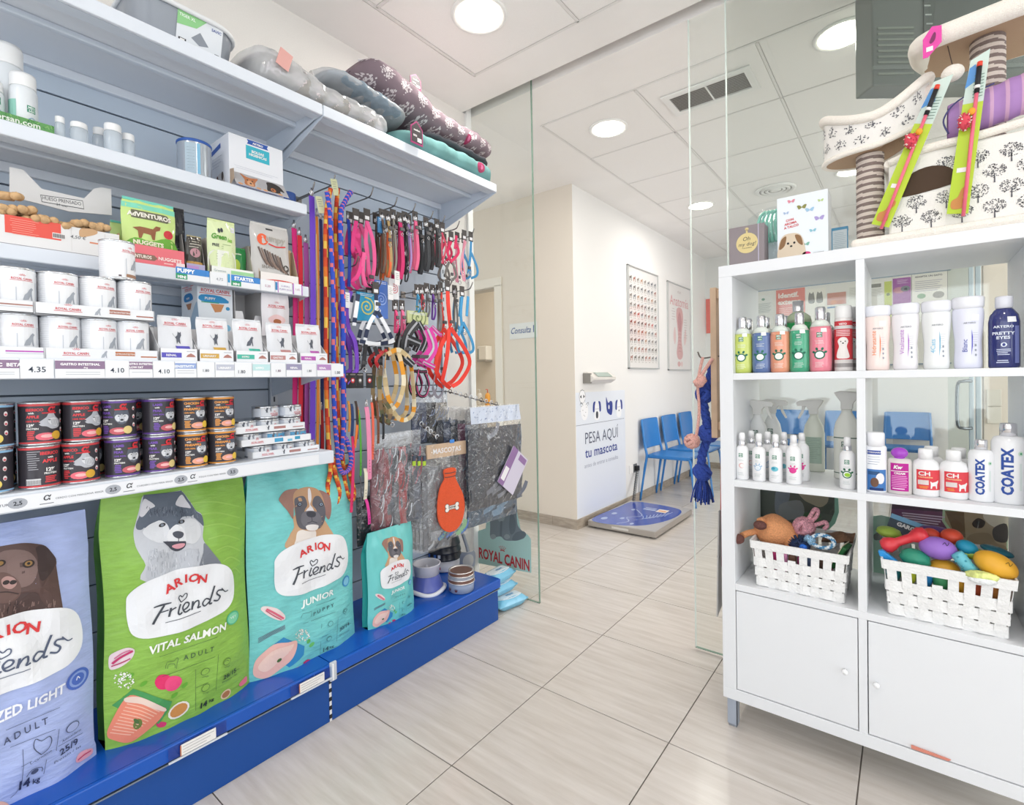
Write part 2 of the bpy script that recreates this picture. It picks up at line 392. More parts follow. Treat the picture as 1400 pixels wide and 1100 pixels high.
# shop front and side: large glazed openings that let the daylight in
fr=MB();fr.box(-2.12,3.2,-2.72,-2.6,0,.35,WL);fr.box(-2.12,3.2,-2.72,-2.6,2.4,CEIL,WL);fr.box(-2.12,-1.7,-2.72,-2.6,.35,2.4,WL);fr.box(2.9,3.2,-2.72,-2.6,.35,2.4,WL)
struct(fr.build('wall_front'))
rt=MB();rt.box(3.1,3.2,-2.6,7.2,0,.3,WL);rt.box(3.1,3.2,-2.6,7.2,2.45,CEIL,WL)
for y0,y1 in((-2.6,-2.0),(2.0,2.6),(6.2,7.2)):rt.box(3.1,3.2,y0,y1,.3,2.45,WL)
struct(rt.build('wall_right'))
# tiled skirting
def skirting(name,a,b,axis,at,dirn):
 root=None;k=a;n=0
 par=bpy.data.objects.new(name,None);C.objects.link(par);struct(par)
 while k<b-.01:
  e=min(k+.50,b);m=MB()
  if axis=='y':m.box(at,at+.012*dirn,k+.001,e-.001,0,.077,BASE,b=.002)
  else:m.box(k+.001,e-.001,at,at+.012*dirn,0,.077,BASE,b=.002)
  m.build('skirting_tile',par);k=e
skirting('baseboard_corridor',3.448,6.8,'y',-2.07,1)
skirting('baseboard_facing',dj1+.07,-2.058,'x',fy,-1)
skirting('baseboard_back',-2.058,3.1,'x',6.80,-1)
skirting('baseboard_consulting',-4.5,-2.19,'x',4.9,-1)
# ---- glass front between shop and waiting room
GL=glassy('#fcfefd',.7,.01);EDGE=mat('#7f9a8b',.15,spec=.8);EDGEW=mat('#dfe9e4',.2,spec=.8)
def pane(name,x0,x1,y,z0,z1,lab,t=.010):
 o=MB().box(x0,x1,y,y+t,z0,z1,GL).build(name);tag(o,kind='structure')
 e=MB();e.box(x1-.0035 if x0<-1.9 else x0,x1 if x0<-1.9 else x0+.0035,y-.0003,y+t+.0003,z0,z1,EDGE if x0<-1.9 else EDGEW);e.box(x0,x1,y-.0003,y+t+.0003,z0,z0+.003,EDGE)
 e.build('polished_edge',o);return o
xg=Z(738.75,824,0).x
pane('window_1',-1.985,xg,GLY,.0,CEIL+.07,'')
pane('window_2',-.576,3.1,GLY-.004,.0,CEIL+.07,'')
leaf=pane('door_2',-.735,1.15,GLY+.022,.012,CEIL+.06,'')
# ---- ceiling fittings
LAMP=mat('#fff6e6',.4,emit=9.0)
FITW=mat('#f0efec',.4)
names=['round downlight over the shop aisle near the shelving','round downlight over the doorway gap in the glass front','farthest left round downlight above the corridor chairs','round downlight seen through the glass beside the dark ceiling cassette','round downlight far back behind the scratching post','round downlight above the photographer','round downlight near the shop window']
for(x,y),nm in zip(LIGHTS,names):
 t=thing('ceiling_light',nm,'light',(x,y,CEIL-.004),0,'round ceiling downlights')
 MB().lathe([(.098,.002),(.118,.002),(.118,-.004),(.112,-.008),(.098,-.004),(.098,.002)],FITW,40,cap=False).build('rim',t)
 MB().lathe([(.0,-.003),(.099,-.003),(.099,.0),(.0,.0)],LAMP,40).build('diffuser',t)
vx0,vx1,vy0,vy1=-1.055,-.60,2.72,2.965
t=thing('ceiling_vent','white rectangular ceiling vent with thin slats above the glass door','vent',((vx0+vx1)/2,(vy0+vy1)/2,CEIL-.004))
hx,hy=(vx1-vx0)/2,(vy1-vy0)/2
m=MB()
for a in((-hx,hx,-hy,-hy+.035),(-hx,hx,hy-.035,hy),(-hx,-hx+.035,-hy+.035,hy-.035),(hx-.035,hx,-hy+.035,hy-.035)):m.box(a[0],a[1],a[2],a[3],-.008,0,FITW)
m.box(-.004,.004,-hy+.03,hy-.03,-.006,.0,FITW);m.build('frame',t)
MB().box(-hx+.03,hx-.03,-hy+.03,hy-.03,.0,.002,mat('#9c9996',.8)).build('backing',t)
sl=MB().add([(-hx+.035,-.006,-.006),(hx-.035,-.006,-.006),(hx-.035,.007,-.002),(-hx+.035,.007,-.002)],[(0,1,2,3),(3,2,1,0)],mat('#dedbd7',.5))
s0=None;n=11
for k in range(n):
 yy=-hy+.045+k*(2*hy-.09)/(n-1)
 if s0 is None:s0=sl.build('slat',t,(0,yy,0))
 else:o=s0.copy();C.objects.link(o);o.location=(0,yy,0)
t=thing('air_diffuser','round ringed air diffuser in the waiting room ceiling','vent',(-.843,4.667,CEIL-.004))
for k,(r0,r1)in enumerate(((.155,.12),(.112,.085),(.078,.052),(.045,.0))):
 MB().lathe([(r0,0),(r0,-.006),((r0+r1)/2,-.014),(r1,-.006)],FITW,32,cap=False).build('ring',t)
MB().lathe([(0,-.001),(.12,-.001)],mat('#8d8a86',.7),32,cap=False).build('backing',t)
# ================================================================ wall shelving (left)
SH=mat('#d9dfe8',.42,var=.01,scale=5);SHU=mat('#c9d2de',.45);BLUE=mat('#0b54b6',.3,coat=.2,var=.03,scale=4);BLUED=mat('#0f4a98',.4);BACKP=mat('#c0ccda',.5,var=.02,scale=4)
BX,XB=-1.597,-1.977;YA,YM,YE=.05,.990,1.928
def shelf(name,x1,z,y0,y1,lab,lip=.036,th=.030,rail=None):
 """metal shelf with a front lip, folded flange beneath and two tapering brackets"""
 t=thing(name,lab,'shelf',(XB,(y0+y1)/2,z));L=(y1-y0)/2-.002;D=x1-XB
 m=MB();m.box(0,D-.0115,-L,L,-.012,0,SH);m.box(D-.012,D,-L,L,-lip,.0005,SH,b=.003);m.box(D-.05,D-.012,-L,L,-lip,-lip+.003,SHU)
 m.box(D*.55,D*.55+.02,-L,L,-.03,-.012,SHU,b=.004);m.box(.0,.018,-L,L,-.04,-.012,SH,b=.003)
 m.build('shelf_board',t)
 for s in(-1,1):
  b=MB();y=s*(L-.006);b.prism([(0.003,-.012),(D-.004,-.012),(D-.004,-.034),(D*.62,-.058),(.003,-.115)],.003,SHU,'xz',y-.0015);b.build('bracket',t)
 return t
 # back panels: separate horizontal boards with dark gaps, one column per bay
t=thing('slat_wall','pale blue metal back of the wall shelving made of wide boards','wall panel',(XB,YM,0))
MB().box(-.022,-.012,YA-YM,YE-YM,.0,2.36,mat('#5d6876',.7)).build('backing',t)
bh=.1475;first={}
for c,(y0,y1)in enumerate(((YA,YM),(YM,YE))):
 for k in range(16):
  key=c
  if key not in first:first[key]=MB().box(-.011,0,y0-YM+.0155,y1-YM-.0155,.002,bh-.003,BACKP,b=.002).build('back_board',t,(0,0,k*bh))
  else:o=first[key].copy();C.objects.link(o);o.location=(0,0,k*bh)
  # uprights with slots
UPR=mat('#c9d1da',.4,.3)
for y in(YA,YM,YE):
 m=MB().box(-.003,.012,-.014,.014,0,2.2,UPR,b=.001)
 sl=mat('#3c4450',.6)
 for k in range(44):m.box(.0118,.0126,-.003,.003,.03+k*.05,.05+k*.05,sl)
 t2=tag(m.build('upright',None,(XB+.001,y,0)),{YA:'slotted steel upright at the near end of the shelving',YM:'slotted steel upright between the two shelving bays',YE:'slotted steel upright at the far end of the shelving'}[y],'upright')
 # plinth: blue base decks with front panels
def plinth(y0,y1,lab,last):
 t=thing('base_deck',lab,'shelf base',(XB,(y0+y1)/2,0),0);L=(y1-y0)/2-.002;D=BX-XB
 m=MB();m.box(0,D-.0135,-L,L,.192,.2105,BLUE);m.box(D-.014,D,-L,L,.168,.211,BLUE,b=.004);m.build('deck',t)
 m=MB();m.box(D-.035,D-.018,-L+.003,L-.001,0,.158,BLUED,b=.002);m.build('front_panel',t)
 m=MB();m.box(D-.02,D-.004,-L,L,.158,.162,mat('#8c98a6',.4,.6));m.build('metal_strip',t)
 if last:
  m=MB();m.box(.0,D-.02,L-.006,L,0,.19,mat('#e9eaec',.4));m.build('end_panel',t)
 return t
pb1=plinth(YA-.25,YM,'near blue steel base deck carrying the large feed bags',False)
pb2=plinth(YM,YE,'far blue steel base deck carrying bowls and one small feed bag',True)
# slotted joint and clip between the decks
m=MB().box(BX-.03,BX-.019,YM-.006,YM+.006,0,.16,mat('#e6e6e6',.5))
for k in range(5):m.box(BX-.0195,BX-.018,YM-.006,YM+.006,.01+k*.031,.024+k*.031,BLACK)
tag(m.build('slotted_post'),'short slotted post in the gap between the two blue front panels','post')
m=MB();m.box(-.006,.004,-.012,.014,-.062,.004,mat('#c3c8d2',.4),b=.003);m.box(.004,.008,-.006,.0,-.058,.0,mat('#f1f2f4',.3),b=.001)
tag(m.build('corner_clip',None,(BX+.002,YM,.215)),'grey plastic clip at the seam of the blue decks','clip')
# ticket holders hooked on the deck edge
for(u,v,lab)in((270,1003,'clear ticket holder with a written card on the deck edge below the green bag'),(425,930,'clear ticket holder with a written card on the deck edge below the tall turquoise bag')):
 p=X(u,v,BX);t=thing('ticket_holder',lab,'price label',(BX+.004,p.y,.189),FACE_L)
 MB().box(-.075,.075,-.003,0,-.019,.019,glassy('#dfe8f4',.8),b=.001).box(-.075,.075,-.008,-.003,-.021,-.017,mat('#d6dbe2',.3)).build('holder',t)
 m=MB();m.box(-.045,.045,-.005,-.0035,-.015,.015,WHITE);f=flat(-.005)
 for k in range(3):m.rect(-.04,.04-.01*k,.008-k*.008,.0088-k*.008,INK,f)
 m.rect(-.047,-.044,-.015,.015,mat('#c27a4a'),f);m.build('card',t)
 # shelves of the near bay, canopy over both
Z1,Z2,Z3,Z4,Z5=.9675,1.265,1.5465,1.841,2.160
sh1=shelf('wall_shelf',-1.555,Z1,YA,YM,'lowest white metal shelf holding dark wet food cans',.042)
sh2=shelf('wall_shelf',-1.50,Z2,YA,YM,'second shelf up with the row of price tickets under the white cans',.045)
sh3=shelf('wall_shelf',-1.69,Z3,YA,YM,'third shelf up holding treat pouches and the bone carton',.036)
sh4=shelf('wall_shelf',-1.69,Z4,YA,YM,'fourth shelf up holding white jars and the waste bag box',.036)
sh5=shelf('canopy_shelf',-1.578,Z5,YA-.1,YM,'top canopy shelf of the near bay with the grey litter tray',.038)
sh6=shelf('canopy_shelf',-1.578,Z5,YM,YE,'top canopy shelf of the far bay loaded with pet beds',.038)
for o in(sh1,sh2,sh3,sh4):o['group']='shelves of the near bay'
# solid side cheek under the canopy ends
for y,lab in((YM,'tapering steel cheek under the canopy between the bays'),(YE-.004,'tapering steel cheek closing the far end of the canopy')):
 m=MB().prism([(XB,Z5-.012),(-1.582,Z5-.012),(-1.582,Z5-.04),(XB+.03,Z5-.15),(XB,Z5-.16)],.003,SHU,'xz',y)
 tag(m.build('canopy_cheek'),lab,'bracket')
 # price strips: tickets on the lips
def ticket(root,x,y0,y1,z0,z1,cols,texts=()):
 m=MB();m.box(x,x+.0015,y0,y1,z0,z1,mat('#eceef2',.3));f=onx(x+.0015)
 for(a0,a1,b0,b1,c)in cols:m.rect(y0+(y1-y0)*a0,y0+(y1-y0)*a1,z0+(z1-z0)*b0,z0+(z1-z0)*b1,mat(c,.45),f)
 for(t,a,b,s,c,bo)in texts:m.text(t,y0+(y1-y0)*a,z0+(z1-z0)*b,s,mat(c,.5),f,bold=bo)
 o=m.build('price_ticket');o.parent=root;o.location=-Vector(root.location);return o
def yv(u,x,v=500):return X(u,v,x).y
x2=-1.4985;a,b=Z2-.043,Z2-.002
MV='#8e7592'
ticket(sh2,x2,yv(-40,x2),yv(26,x2),a,b,[(0,1,.52,.95,MV),(0,.9,.3,.33,'#b9bcc2'),(0,.9,.2,.23,'#b9bcc2')],[('C  BETA',.8,.62,.010,'#ffffff',.03)])
ticket(sh2,x2,yv(27,x2),yv(73,x2),a,b,[],[('4.35',.5,.32,.017,'#3b4454',.01)])
ticket(sh2,x2,yv(75,x2),yv(143,x2),a,b,[(0,1,.5,.95,MV),(.2,.9,.3,.33,'#b9bcc2'),(.2,.9,.18,.21,'#b9bcc2')],[('GASTRO INTESTINAL',.5,.7,.0074,'#ffffff',.03),('dog',.6,.54,.005,'#ffffff',.02)])
ticket(sh2,x2,yv(143.5,x2),yv(176,x2),a,b,[],[('4.10',.5,.3,.016,'#3b4454',.01)])
ticket(sh2,x2,yv(176.5,x2),yv(208,x2),a,b,[(0,1,.5,.95,MV),(.1,.9,.3,.33,'#b9bcc2')],[('GASTRO INTESTINAL',.5,.76,.0065,'#ffffff',.03),('LOW FAT',.3,.56,.0065,'#ffffff',.03)])
ticket(sh2,x2,yv(209,x2),yv(238,x2),a,b,[],[('4.10',.5,.25,.015,'#3b4454',.01)])
ticket(sh2,x2,yv(239,x2),yv(268,x2),a,b,[(0,1,.55,.9,'#8fa6d6'),(.1,.9,.4,.43,'#b9bcc2'),(.1,.9,.25,.28,'#b9bcc2')],[('SENSITIVITY',.42,.62,.009,'#ffffff',.03)])
ticket(sh2,x2,yv(269,x2),yv(293,x2),a,b,[],[('1.80',.5,.35,.010,'#3b4454',.01)])
ticket(sh2,x2,yv(294,x2),yv(320,x2),a,b,[(.05,1,.45,.85,'#bfc3d2')],[('URINARY',.5,.55,.008,'#ffffff',.03)])
ticket(sh2,x2,yv(320.5,x2),yv(344,x2),a,b,[],[('1.80',.4,.25,.013,'#3b4454',.01)])
ticket(sh2,x2,yv(345,x2),yv(369,x2),a,b,[(0,1,.45,.9,'#bfe2e4')],[('HYPO',.4,.55,.009,'#ffffff',.03)])
ticket(sh2,x2,yv(370,x2),yv(390,x2),a,b,[],[('1.80',.5,.35,.010,'#7a5a74',.01)])
ticket(sh2,x2,yv(391,x2),yv(412,x2),a,b,[(0,1,.5,.95,'#9a96b4')],[('RENAL',.5,.6,.008,'#ffffff',.03)])
ticket(sh2,x2,yv(412.5,x2),yv(432,x2),a,b,[],[('1.80',.5,.35,.010,'#3b4454',.01)])
ticket(sh2,x2,yv(433,x2),yv(452,x2),a,b,[(0,1,.5,.95,'#b58ac2')],[('RENAL',.4,.6,.008,'#ffffff',.03)])
ticket(sh2,x2,yv(452.5,x2),yv(469,x2),a,b,[],[('1.80',.5,.2,.013,'#3b4454',.01)])
x1=-1.5535;m=MB();m.box(x1,x1+.001,YA,YM-.06,Z1-.038,Z1-.006,mat('#e9ebf0',.3));f=onx(x1+.001);zc=Z1-.022
for(u0,pr,t0)in((23,'2,5',''),(154,'2,5','CERDO CON MANZANA 400GR'),(247,'2,5','CORDERO CON PERA 400GR'),(318,'3,5','POLLO CON PERA 400GR'),(-60,'','')):
 y=yv(u0,x1,650);m.oval(y,zc,.016,.0115,mat('#a9adb6'),f);m.text(pr,y,zc-.004,.0125,mat('#2b2e36'),f,lift=.0009,bold=.02)
 if t0:m.text(t0,y-.019,zc-.003,.0062,mat('#6a6e78'),f,align='r')
for u0 in(63,176,263):m.text('\u03b1',yv(u0,x1,660),zc-.002,.021,mat('#2b2e36'),f,bold=.01,shear=.2);m.rect(yv(u0,x1,660)-.012,yv(u0,x1,660)+.012,zc-.0105,zc-.009,mat('#6a6e78'),f)
m.text('ATUR',yv(2,x1,670),zc-.003,.008,mat('#6a6e78'),f,align='c')
o=m.build('price_strip',sh1);o.location=-Vector(sh1.location)
x3=-1.689;a,b=Z3-.034,Z3+.004
ticket(sh3,x3,yv(240,x3,370),yv(286,x3,380),a,b,[(0,1,.5,1,'#3f86cf'),(0,.33,.08,.5,'#2f9a6c')],[('PUPPY',.3,.6,.016,'#ffffff',.04),('MINI',.17,.15,.011,'#ffffff',.04)])
ticket(sh3,x3,yv(287,x3,380),yv(310,x3,380),a,b,[],[('4,75',.55,.35,.012,'#8a8f9a',0)])
ticket(sh3,x3,yv(311,x3,380),yv(355,x3,380),a,b,[(.1,1,.5,1,'#3f86cf'),(.1,.4,.08,.5,'#2f9a6c'),(0,.07,.3,1,'#3a9acb')],[('STARTER',.5,.6,.015,'#ffffff',.04),('MINI',.25,.15,.010,'#ffffff',.04)])
ticket(sh3,x3,yv(356,x3,385),yv(375,x3,385),a,b,[],[('5,20',.5,.35,.011,'#b06a8a',0)])
ticket(sh3,x3,yv(376,x3,385),yv(399,x3,390),a,b,[(0,.12,.2,.9,'#3a86c0'),(.14,.18,0,1,'#b05ac0')],[('X-SMALL',.6,.55,.008,'#8a6aa8',0),('PUPPY DOG',.6,.25,.008,'#8a6aa8',0)])
ticket(sh3,x3,yv(400,x3,390),yv(413,x3,390),a,b,[(0,.1,0,1,'#b05ac0'),(.9,1,0,1,'#b05ac0')],[('1,65',.5,.4,.010,'#b06a8a',0)])
# ================================================================ white shelving unit (right)
CAB=mat('#e6e8eb',.38,spec=.5);CABX0,CABX1,CY0,CY1=-.500,.290,1.79,2.175
t=thing('shelving_unit','white open shelving unit on grey legs with two cupboard doors at the bottom','shelving unit',(0,CY0,0))
D=CY1-CY0
def part(name,*b,m=CAB,bev=.0012):return MB().box(*b,m,b=bev).build(name,t)
part('top_board',CABX0,CABX1,0,D,1.534,1.572);part('bottom_board',CABX0,CABX1,0,D,.101,.139)
part('side_panel',CABX0,-.457,.0,D,.139,1.534);part('side_panel',.249,CABX1,.0,D,.139,1.534)
for z0,z1 in((.139,.478),(.500,.828),(.850,1.187),(1.209,1.534)):part('divider',-.1145,-.093,.001,D,z0,z1)
for z0,z1 in((1.187,1.209),(.828,.850),(.478,.500)):part('shelf_board',-.457,.249,0.0005,D,z0,z1)
MB().box(-.457,.249,D-.006,D-.001,.139,.478,CAB).build('back_board',t)
for x0,x1,kx in((-.455,-.1165,-.147),(-.0905,.247,-.071)):
 dpart=MB().box(x0,x1,.002,.018,.142,.475,CAB,b=.001).build('door',t)
 kb=MB().lathe([(.0035,0),(.0035,.008),(.0065,.012),(.0085,.017),(.007,.021),(0,.022)],mat('#f4f5f7',.2),16,T=Matrix.Translation((kx,.002,.313 if x0<-.2 else .300))@Matrix.Rotation(radians(90),4,'X')).build('knob',dpart)
LEG=mat('#aab3c2',.35,.3)
for x in(-.49,.25):
 for y in(.012,D-.045):
  m=MB().box(x,x+.032,y,y+.004,.008,.101,LEG,b=.001).box(x+.028,x+.032,y,y+.03,.008,.101,LEG,b=.001).box(x+.002,x+.03,y+.002,y+.028,0,.010,mat('#8a8f98',.5),b=.002);m.build('leg',t)
  # ---- print helpers shared by the goods
def paw(m,mp,x,z,s,c,inner=None,fill='#ffffff',l=.0006):
 C1=mat(c,.45)
 m.oval(x,z,s,s*.92,C1,mp,l);m.oval(x,z,s*.74,s*.66,mat(fill,.5),mp,l+.0002)
 if inner:m.oval(x+s*.1,z-s*.05,s*.6,s*.5,mat(inner,.5),mp,l+.0004)
 for a,q in((-62,.95),(-22,1.02),(22,1.02),(62,.95)):
  m.oval(x+sin(radians(a))*s*1.30*q,z+cos(radians(a))*s*1.28*q,s*.24,s*.33,C1,mp,l,n=10,rot=-radians(a))
def sanlogo(m,mp,x,z,s,c='#1f7a5c',l=.0006):
 w=mat('#e9f4ee',.5)
 for j in(0,1):
  for i in(0,1):m.rect(x+(i-1)*s+s*.06,x+i*s-s*.06,z+(j-1)*s+s*.06,z+j*s-s*.06,mat(c,.5),mp,l)
 m.text('MEN',x,z+s*.15,s*.8,w,mp,l+.0003,bold=.03,wide=.9);m.text('SAN',x,z-s*.78,s*.8,w,mp,l+.0003,bold=.03,wide=.9)
def lines(m,mp,x0,x1,z,n,dz,c,h=.0009,jag=.3,l=.0006):
 for k in range(n):m.rect(x0+(x1-x0)*random.random()*jag*.4,x1-(x1-x0)*random.random()*jag,z-k*dz,z-k*dz+h,mat(c,.5),mp,l)
def bottle(name,label,cat,loc,prof,body,cap,capm,deco=None,sx=1,sy=1,rz=0,group=None,n=28,extra=None,power=0):
 t=thing(name,label,cat,loc,rz,group)
 m=MB().lathe(prof,body,n,sx=sx,sy=sy,power=power)
 if deco:deco(m,prof_map(prof,sx,sy))
 m.build('body',t)
 for nm,pr,mm in([('cap',cap,capm)]if not isinstance(cap,dict)else[(k,v[0],v[1])for k,v in cap.items()]):
  MB().lathe(pr,mm,n).build(nm,t)
 if extra:extra(t)
 return t
 # ---- row one, left: the coloured shampoo bottles
Z1c,Z2c,Z3c=1.2092,.8502,.5002
SHP=[(.004,0),(.024,.0),(.028,.004),(.029,.02),(.029,.118),(.027,.132),(.020,.146),(.0135,.152),(.0125,.158)]
CAPP=[(.0125,.150),(.0135,.152),(.0135,.186),(.011,.190),(0,.190)]
def sham(u0,u1,col,lab,inner,dark,y=1.842,s=1.0,top=None):
 x=(Y(u0,510,y-.02).x+Y(u1,510,y-.02).x)/2
 def deco(m,mp):
 # the clear shoulder above the liquid
  sanlogo(m,mp,0,.114,.0082);paw(m,mp,0,.052,.0150,'#166b52',inner)
  lines(m,mp,-.013,.015,.095,3,.0042,'#e8f0ea');lines(m,mp,-.015,.015,.028,4,.0045,'#e9efe9')
  m.rect(.004,.020,.122,.134,mat('#f3f6f2',.5),mp,.0007)
 B=mat(col,.16,coat=.6,spec=.6);P=[(r*s,z*s)for r,z in SHP]
 t=thing('shampoo_bottle',lab,'bottle',(x,y,Z1c),0,'shampoo bottles with a paw print label')
 m=MB().lathe(P[:6],B,28,sy=.82);m.lathe(P[5:],mat('#dfe6dd',.15,coat=.5),28,sy=.82);deco(m,prof_map(P,1,.82));m.build('body',t)
 MB().lathe([(r*s,z*s)for r,z in CAPP],CHROME,24).build('cap',t);return t
b1=sham(1001,1027,'#c8d56a','yellow-green shampoo bottle first from the left on the top shelf','#f4f7ef',0)
b2=sham(1028,1051.5,'#5d76a8','slate-blue shampoo bottle with a paw print on the top shelf','#e8eef2',0)
b3=sham(1052,1078.6,'#e59a7a','orange shampoo bottle with a silver cap on the top shelf','#f7ece4',0)
b4=sham(1079,1105.7,'#3fa57e','teal-green small shampoo bottle in the front row','#eef6f0',0)
b5=sham(1106,1136.4,'#ea8797','pink shampoo bottle beside the red spray can','#f8eaec',0,s=1.06)
xx=Y(1091,450,1.93).x
def bigdeco(m,mp):sanlogo(m,mp,0,.13,.011)
tt=thing('shampoo_bottle','large clear green shampoo bottle standing behind the smaller ones','bottle',(xx,1.935,Z1c))
P=[(.004,0),(.037,0),(.041,.006),(.041,.165),(.036,.186),(.02,.199),(.015,.203),(.015,.208)]
m=MB().lathe(P[:4],mat('#1f9a4f',.1,coat=.8),32,sy=.85);m.lathe(P[3:],mat('#a9b99a',.12,coat=.7),32,sy=.85);bigdeco(m,prof_map(P,1,.85));m.build('body',tt)
MB().lathe([(.015,.2),(.0165,.204),(.0165,.238),(0,.240)],CHROME,24).build('cap',tt)
for(u,c,lab)in((1022,'#b9c56e','second yellow-green shampoo bottle hidden behind the first'),(1046,'#6f82ab','slate-blue shampoo bottle behind the front one'),(1071,'#d99a80','orange shampoo bottle behind the front one'),(1128,'#d98a98','pink shampoo bottle behind the front one')):
 q=sham(u-12,u+12,c,lab,'#f4f7ef',0,y=1.91)
 # red spray can
x=(Y(1140.8,510,1.825).x+Y(1165,510,1.825).x)/2
def deco(m,mp):
 r=.0235
 m.rect(-.034,.034,.035,.152,mat('#cf3f47',.35),mp,.0003);m.rect(-.034,.034,.128,.138,mat('#d9d6d6',.4),mp,.0005);m.rect(-.034,.034,.0,.034,mat('#d8d4d2',.4),mp,.0003);m.rect(-.034,.034,.012,.024,mat('#9a9696',.4),mp,.0005)
 m.text('VETO',0,.14,.008,WHITE,mp,bold=.04);lines(m,mp,-.02,.02,.122,4,.005,'#f3d9d9',h=.0022,jag=.1)
 W=mat('#f1ece8',.6);m.blob([(-.016,.04),(-.015,.06),(-.010,.075),(-.014,.092),(-.004,.102),(.008,.101),(.014,.09),(.010,.075),(.014,.058),(.016,.04)],W,mp,.0006)
 for ax in(-.005,.006):m.oval(ax,.09,.0016,.0018,BLACK,mp,.0009,n=8)
 m.oval(.0005,.0845,.0025,.002,BLACK,mp,.0009,n=8)
bottle('spray_can','red and white aerosol can showing a white dog','spray can',(x,1.845,Z1c),[(.021,0),(.0235,.002),(.0235,.158),(.021,.164)],mat('#e7e3e1',.3,.2),[(.0215,.160),(.0225,.164),(.0225,.194),(.020,.199),(0,.2)],mat('#f3f3f2',.35),deco)
dup(tt0:=bpy.data.objects['spray_can'],(x+.012,1.90,Z1c),.3,'second red aerosol can standing behind the front one')
# ---- row one, right: curvy conditioner bottles
CURV=[(.003,0),(.026,0),(.0285,.004),(.0290,.02),(.0275,.05),(.0275,.075),(.0305,.105),(.0325,.135),(.0320,.155),(.029,.160)]
def curvy(u0,u1,lab,word,col,body,swoosh,s=1.0):
 y=1.845;x=(Y(u0,510,y-.02).x+Y(u1,510,y-.02).x)/2;c=mat(col,.45)
 def deco(m,mp):
  m.text(word,-.003,.045,.0175,c,mp,rot=radians(90),align='l',lift=.0008,wide=.95)
  m.poly([(.0065,.035),(.0095,.06),(.0095,.085),(.0065,.105),(.0075,.07)],mat(swoosh,.4),mp,.0008)
  m.text('ARTERO',.002,.120,.0062,mat('#8b8e96',.5),mp,bold=.02,wide=1.1);lines(m,mp,.009,.024,.095,7,.006,'#b9bcc4')
  for k in range(3):m.oval(.017,.062-k*.013,.0028,.0035,mat('#9aa0aa',.5),mp,.0008,n=8)
  m.rect(.006,.022,.128,.144,mat('#f7f8fa',.5),mp,.0006)
 t=bottle('conditioner_bottle',lab,'bottle',(x,y,Z1c),[(r*s,z*s)for r,z in CURV],mat(body,.22,coat=.4),[(.0295*s,.158*s),(.0330*s,.164*s),(.0335*s,.186*s),(.030*s,.190*s),(0,.191*s)],mat('#e9eaf0',.2,coat=.5),deco,sy=.72,group='curvy white conditioner bottles')
 t.children[1].scale=(1,.74,1);return t
curvy(1182,1217.6,'curvy pale peach bottle lettered Hidratante in orange','Hidratante','#ee8a4e','#f3dfd8','#ee7a2e')
curvy(1219.5,1257,'curvy white bottle lettered Vitalizante in purple','Vitalizante','#c07ad0','#ece9ec','#a83ac8')
curvy(1261,1301,'curvy white bottle lettered 4Cats in light blue','4Cats','#7ac4e6','#eceeed','#3aa6cf')
curvy(1303.6,1346,'curvy lilac-white bottle lettered Blanc in dark blue','Blanc','#3a48a8','#e2e4f3','#3a3ac0',s=1.02)
y=1.84;x=(Y(1353.6,510,y-.02).x+Y(1396,510,y-.02).x)/2
def deco(m,mp):
 W=mat('#dfe6f5',.5)
 for t_,z_,s_ in(('ARTERO',.104,.0085),('PRETTY',.086,.0105),('EYES',.075,.0105)):m.text(t_,-.004,z_,s_,W,mp,bold=.03,wide=1.25)
 m.oval(-.003,.060,.006,.006,W,mp,n=12);m.oval(-.003,.060,.003,.004,mat('#27337e',.4),mp,.001,n=8)
 lines(m,mp,-.018,.012,.047,4,.0045,'#cfd8ee',h=.0018);lines(m,mp,-.018,.012,.018,2,.005,'#cfd8ee',h=.0022)
 m.rect(.004,.023,.118,.132,mat('#f2f4f8',.5),mp);m.rect(.019,.031,.012,.108,mat('#6f78b0',.4),mp,.0004)
bottle('facial_shampoo','dark blue rounded bottle lettered PRETTY EYES','bottle',(x,y,Z1c),[(.003,0),(.029,0),(.031,.004),(.031,.120),(.028,.138),(.019,.152),(.014,.157)],mat('#27306f',.15,coat=.7),[(.014,.155),(.0175,.158),(.0175,.184),(.015,.187),(0,.187)],mat('#e3e5ee',.25),deco,sy=.8)
# ---- row two, left
SPR=[(.002,0),(.0185,0),(.0205,.003),(.0205,.094),(.019,.105),(.012,.113),(.009,.115)]
def spray(u,lab,deco,v=660,y=None,silver=True,lab2=None,z=.85,s=1.0):
 p=Z(u,v,z);yy=(p.y+.021)if y is None else y;x=p.x if y is None else Y(u,600,y).x
 def dd(m,mp):
  sanlogo(m,mp,0,.083,.0068);deco(m,mp);lines(m,mp,-.010,.012,.068,2,.004,'#b9c4c4');lines(m,mp,-.012,.012,.024,3,.004,'#b9c4c4')
 caps={'collar':([(.010,.112),(.0112,.114),(.0112,.130),(.010,.131)],CHROME if silver else mat('#e8e9ea',.4)),'pump_cap':([(.0098,.13),(.0095,.152),(.0075,.157),(0,.158)],mat('#f3f3f4',.35))}
 return bottle('spray_bottle',lab,'bottle',(x,yy,Z2c),[(r*s,q*s)for r,q in SPR],mat('#f1f1f2',.3,coat=.2),caps,CHROME,dd,group='small white spray bottles')
s1=spray(1013,'small white spray bottle with a pink ring mark, far left',lambda m,mp:(m.oval(.002,.048,.0085,.0085,mat('#e5bcb9'),mp),m.oval(.004,.048,.0065,.0065,mat('#f3efee'),mp,.0009)),655.6)
s2=spray(1036,'small white spray bottle with a pale blue paw',lambda m,mp:paw(m,mp,0,.045,.010,'#a9c4de','#dfe9f2'),658)
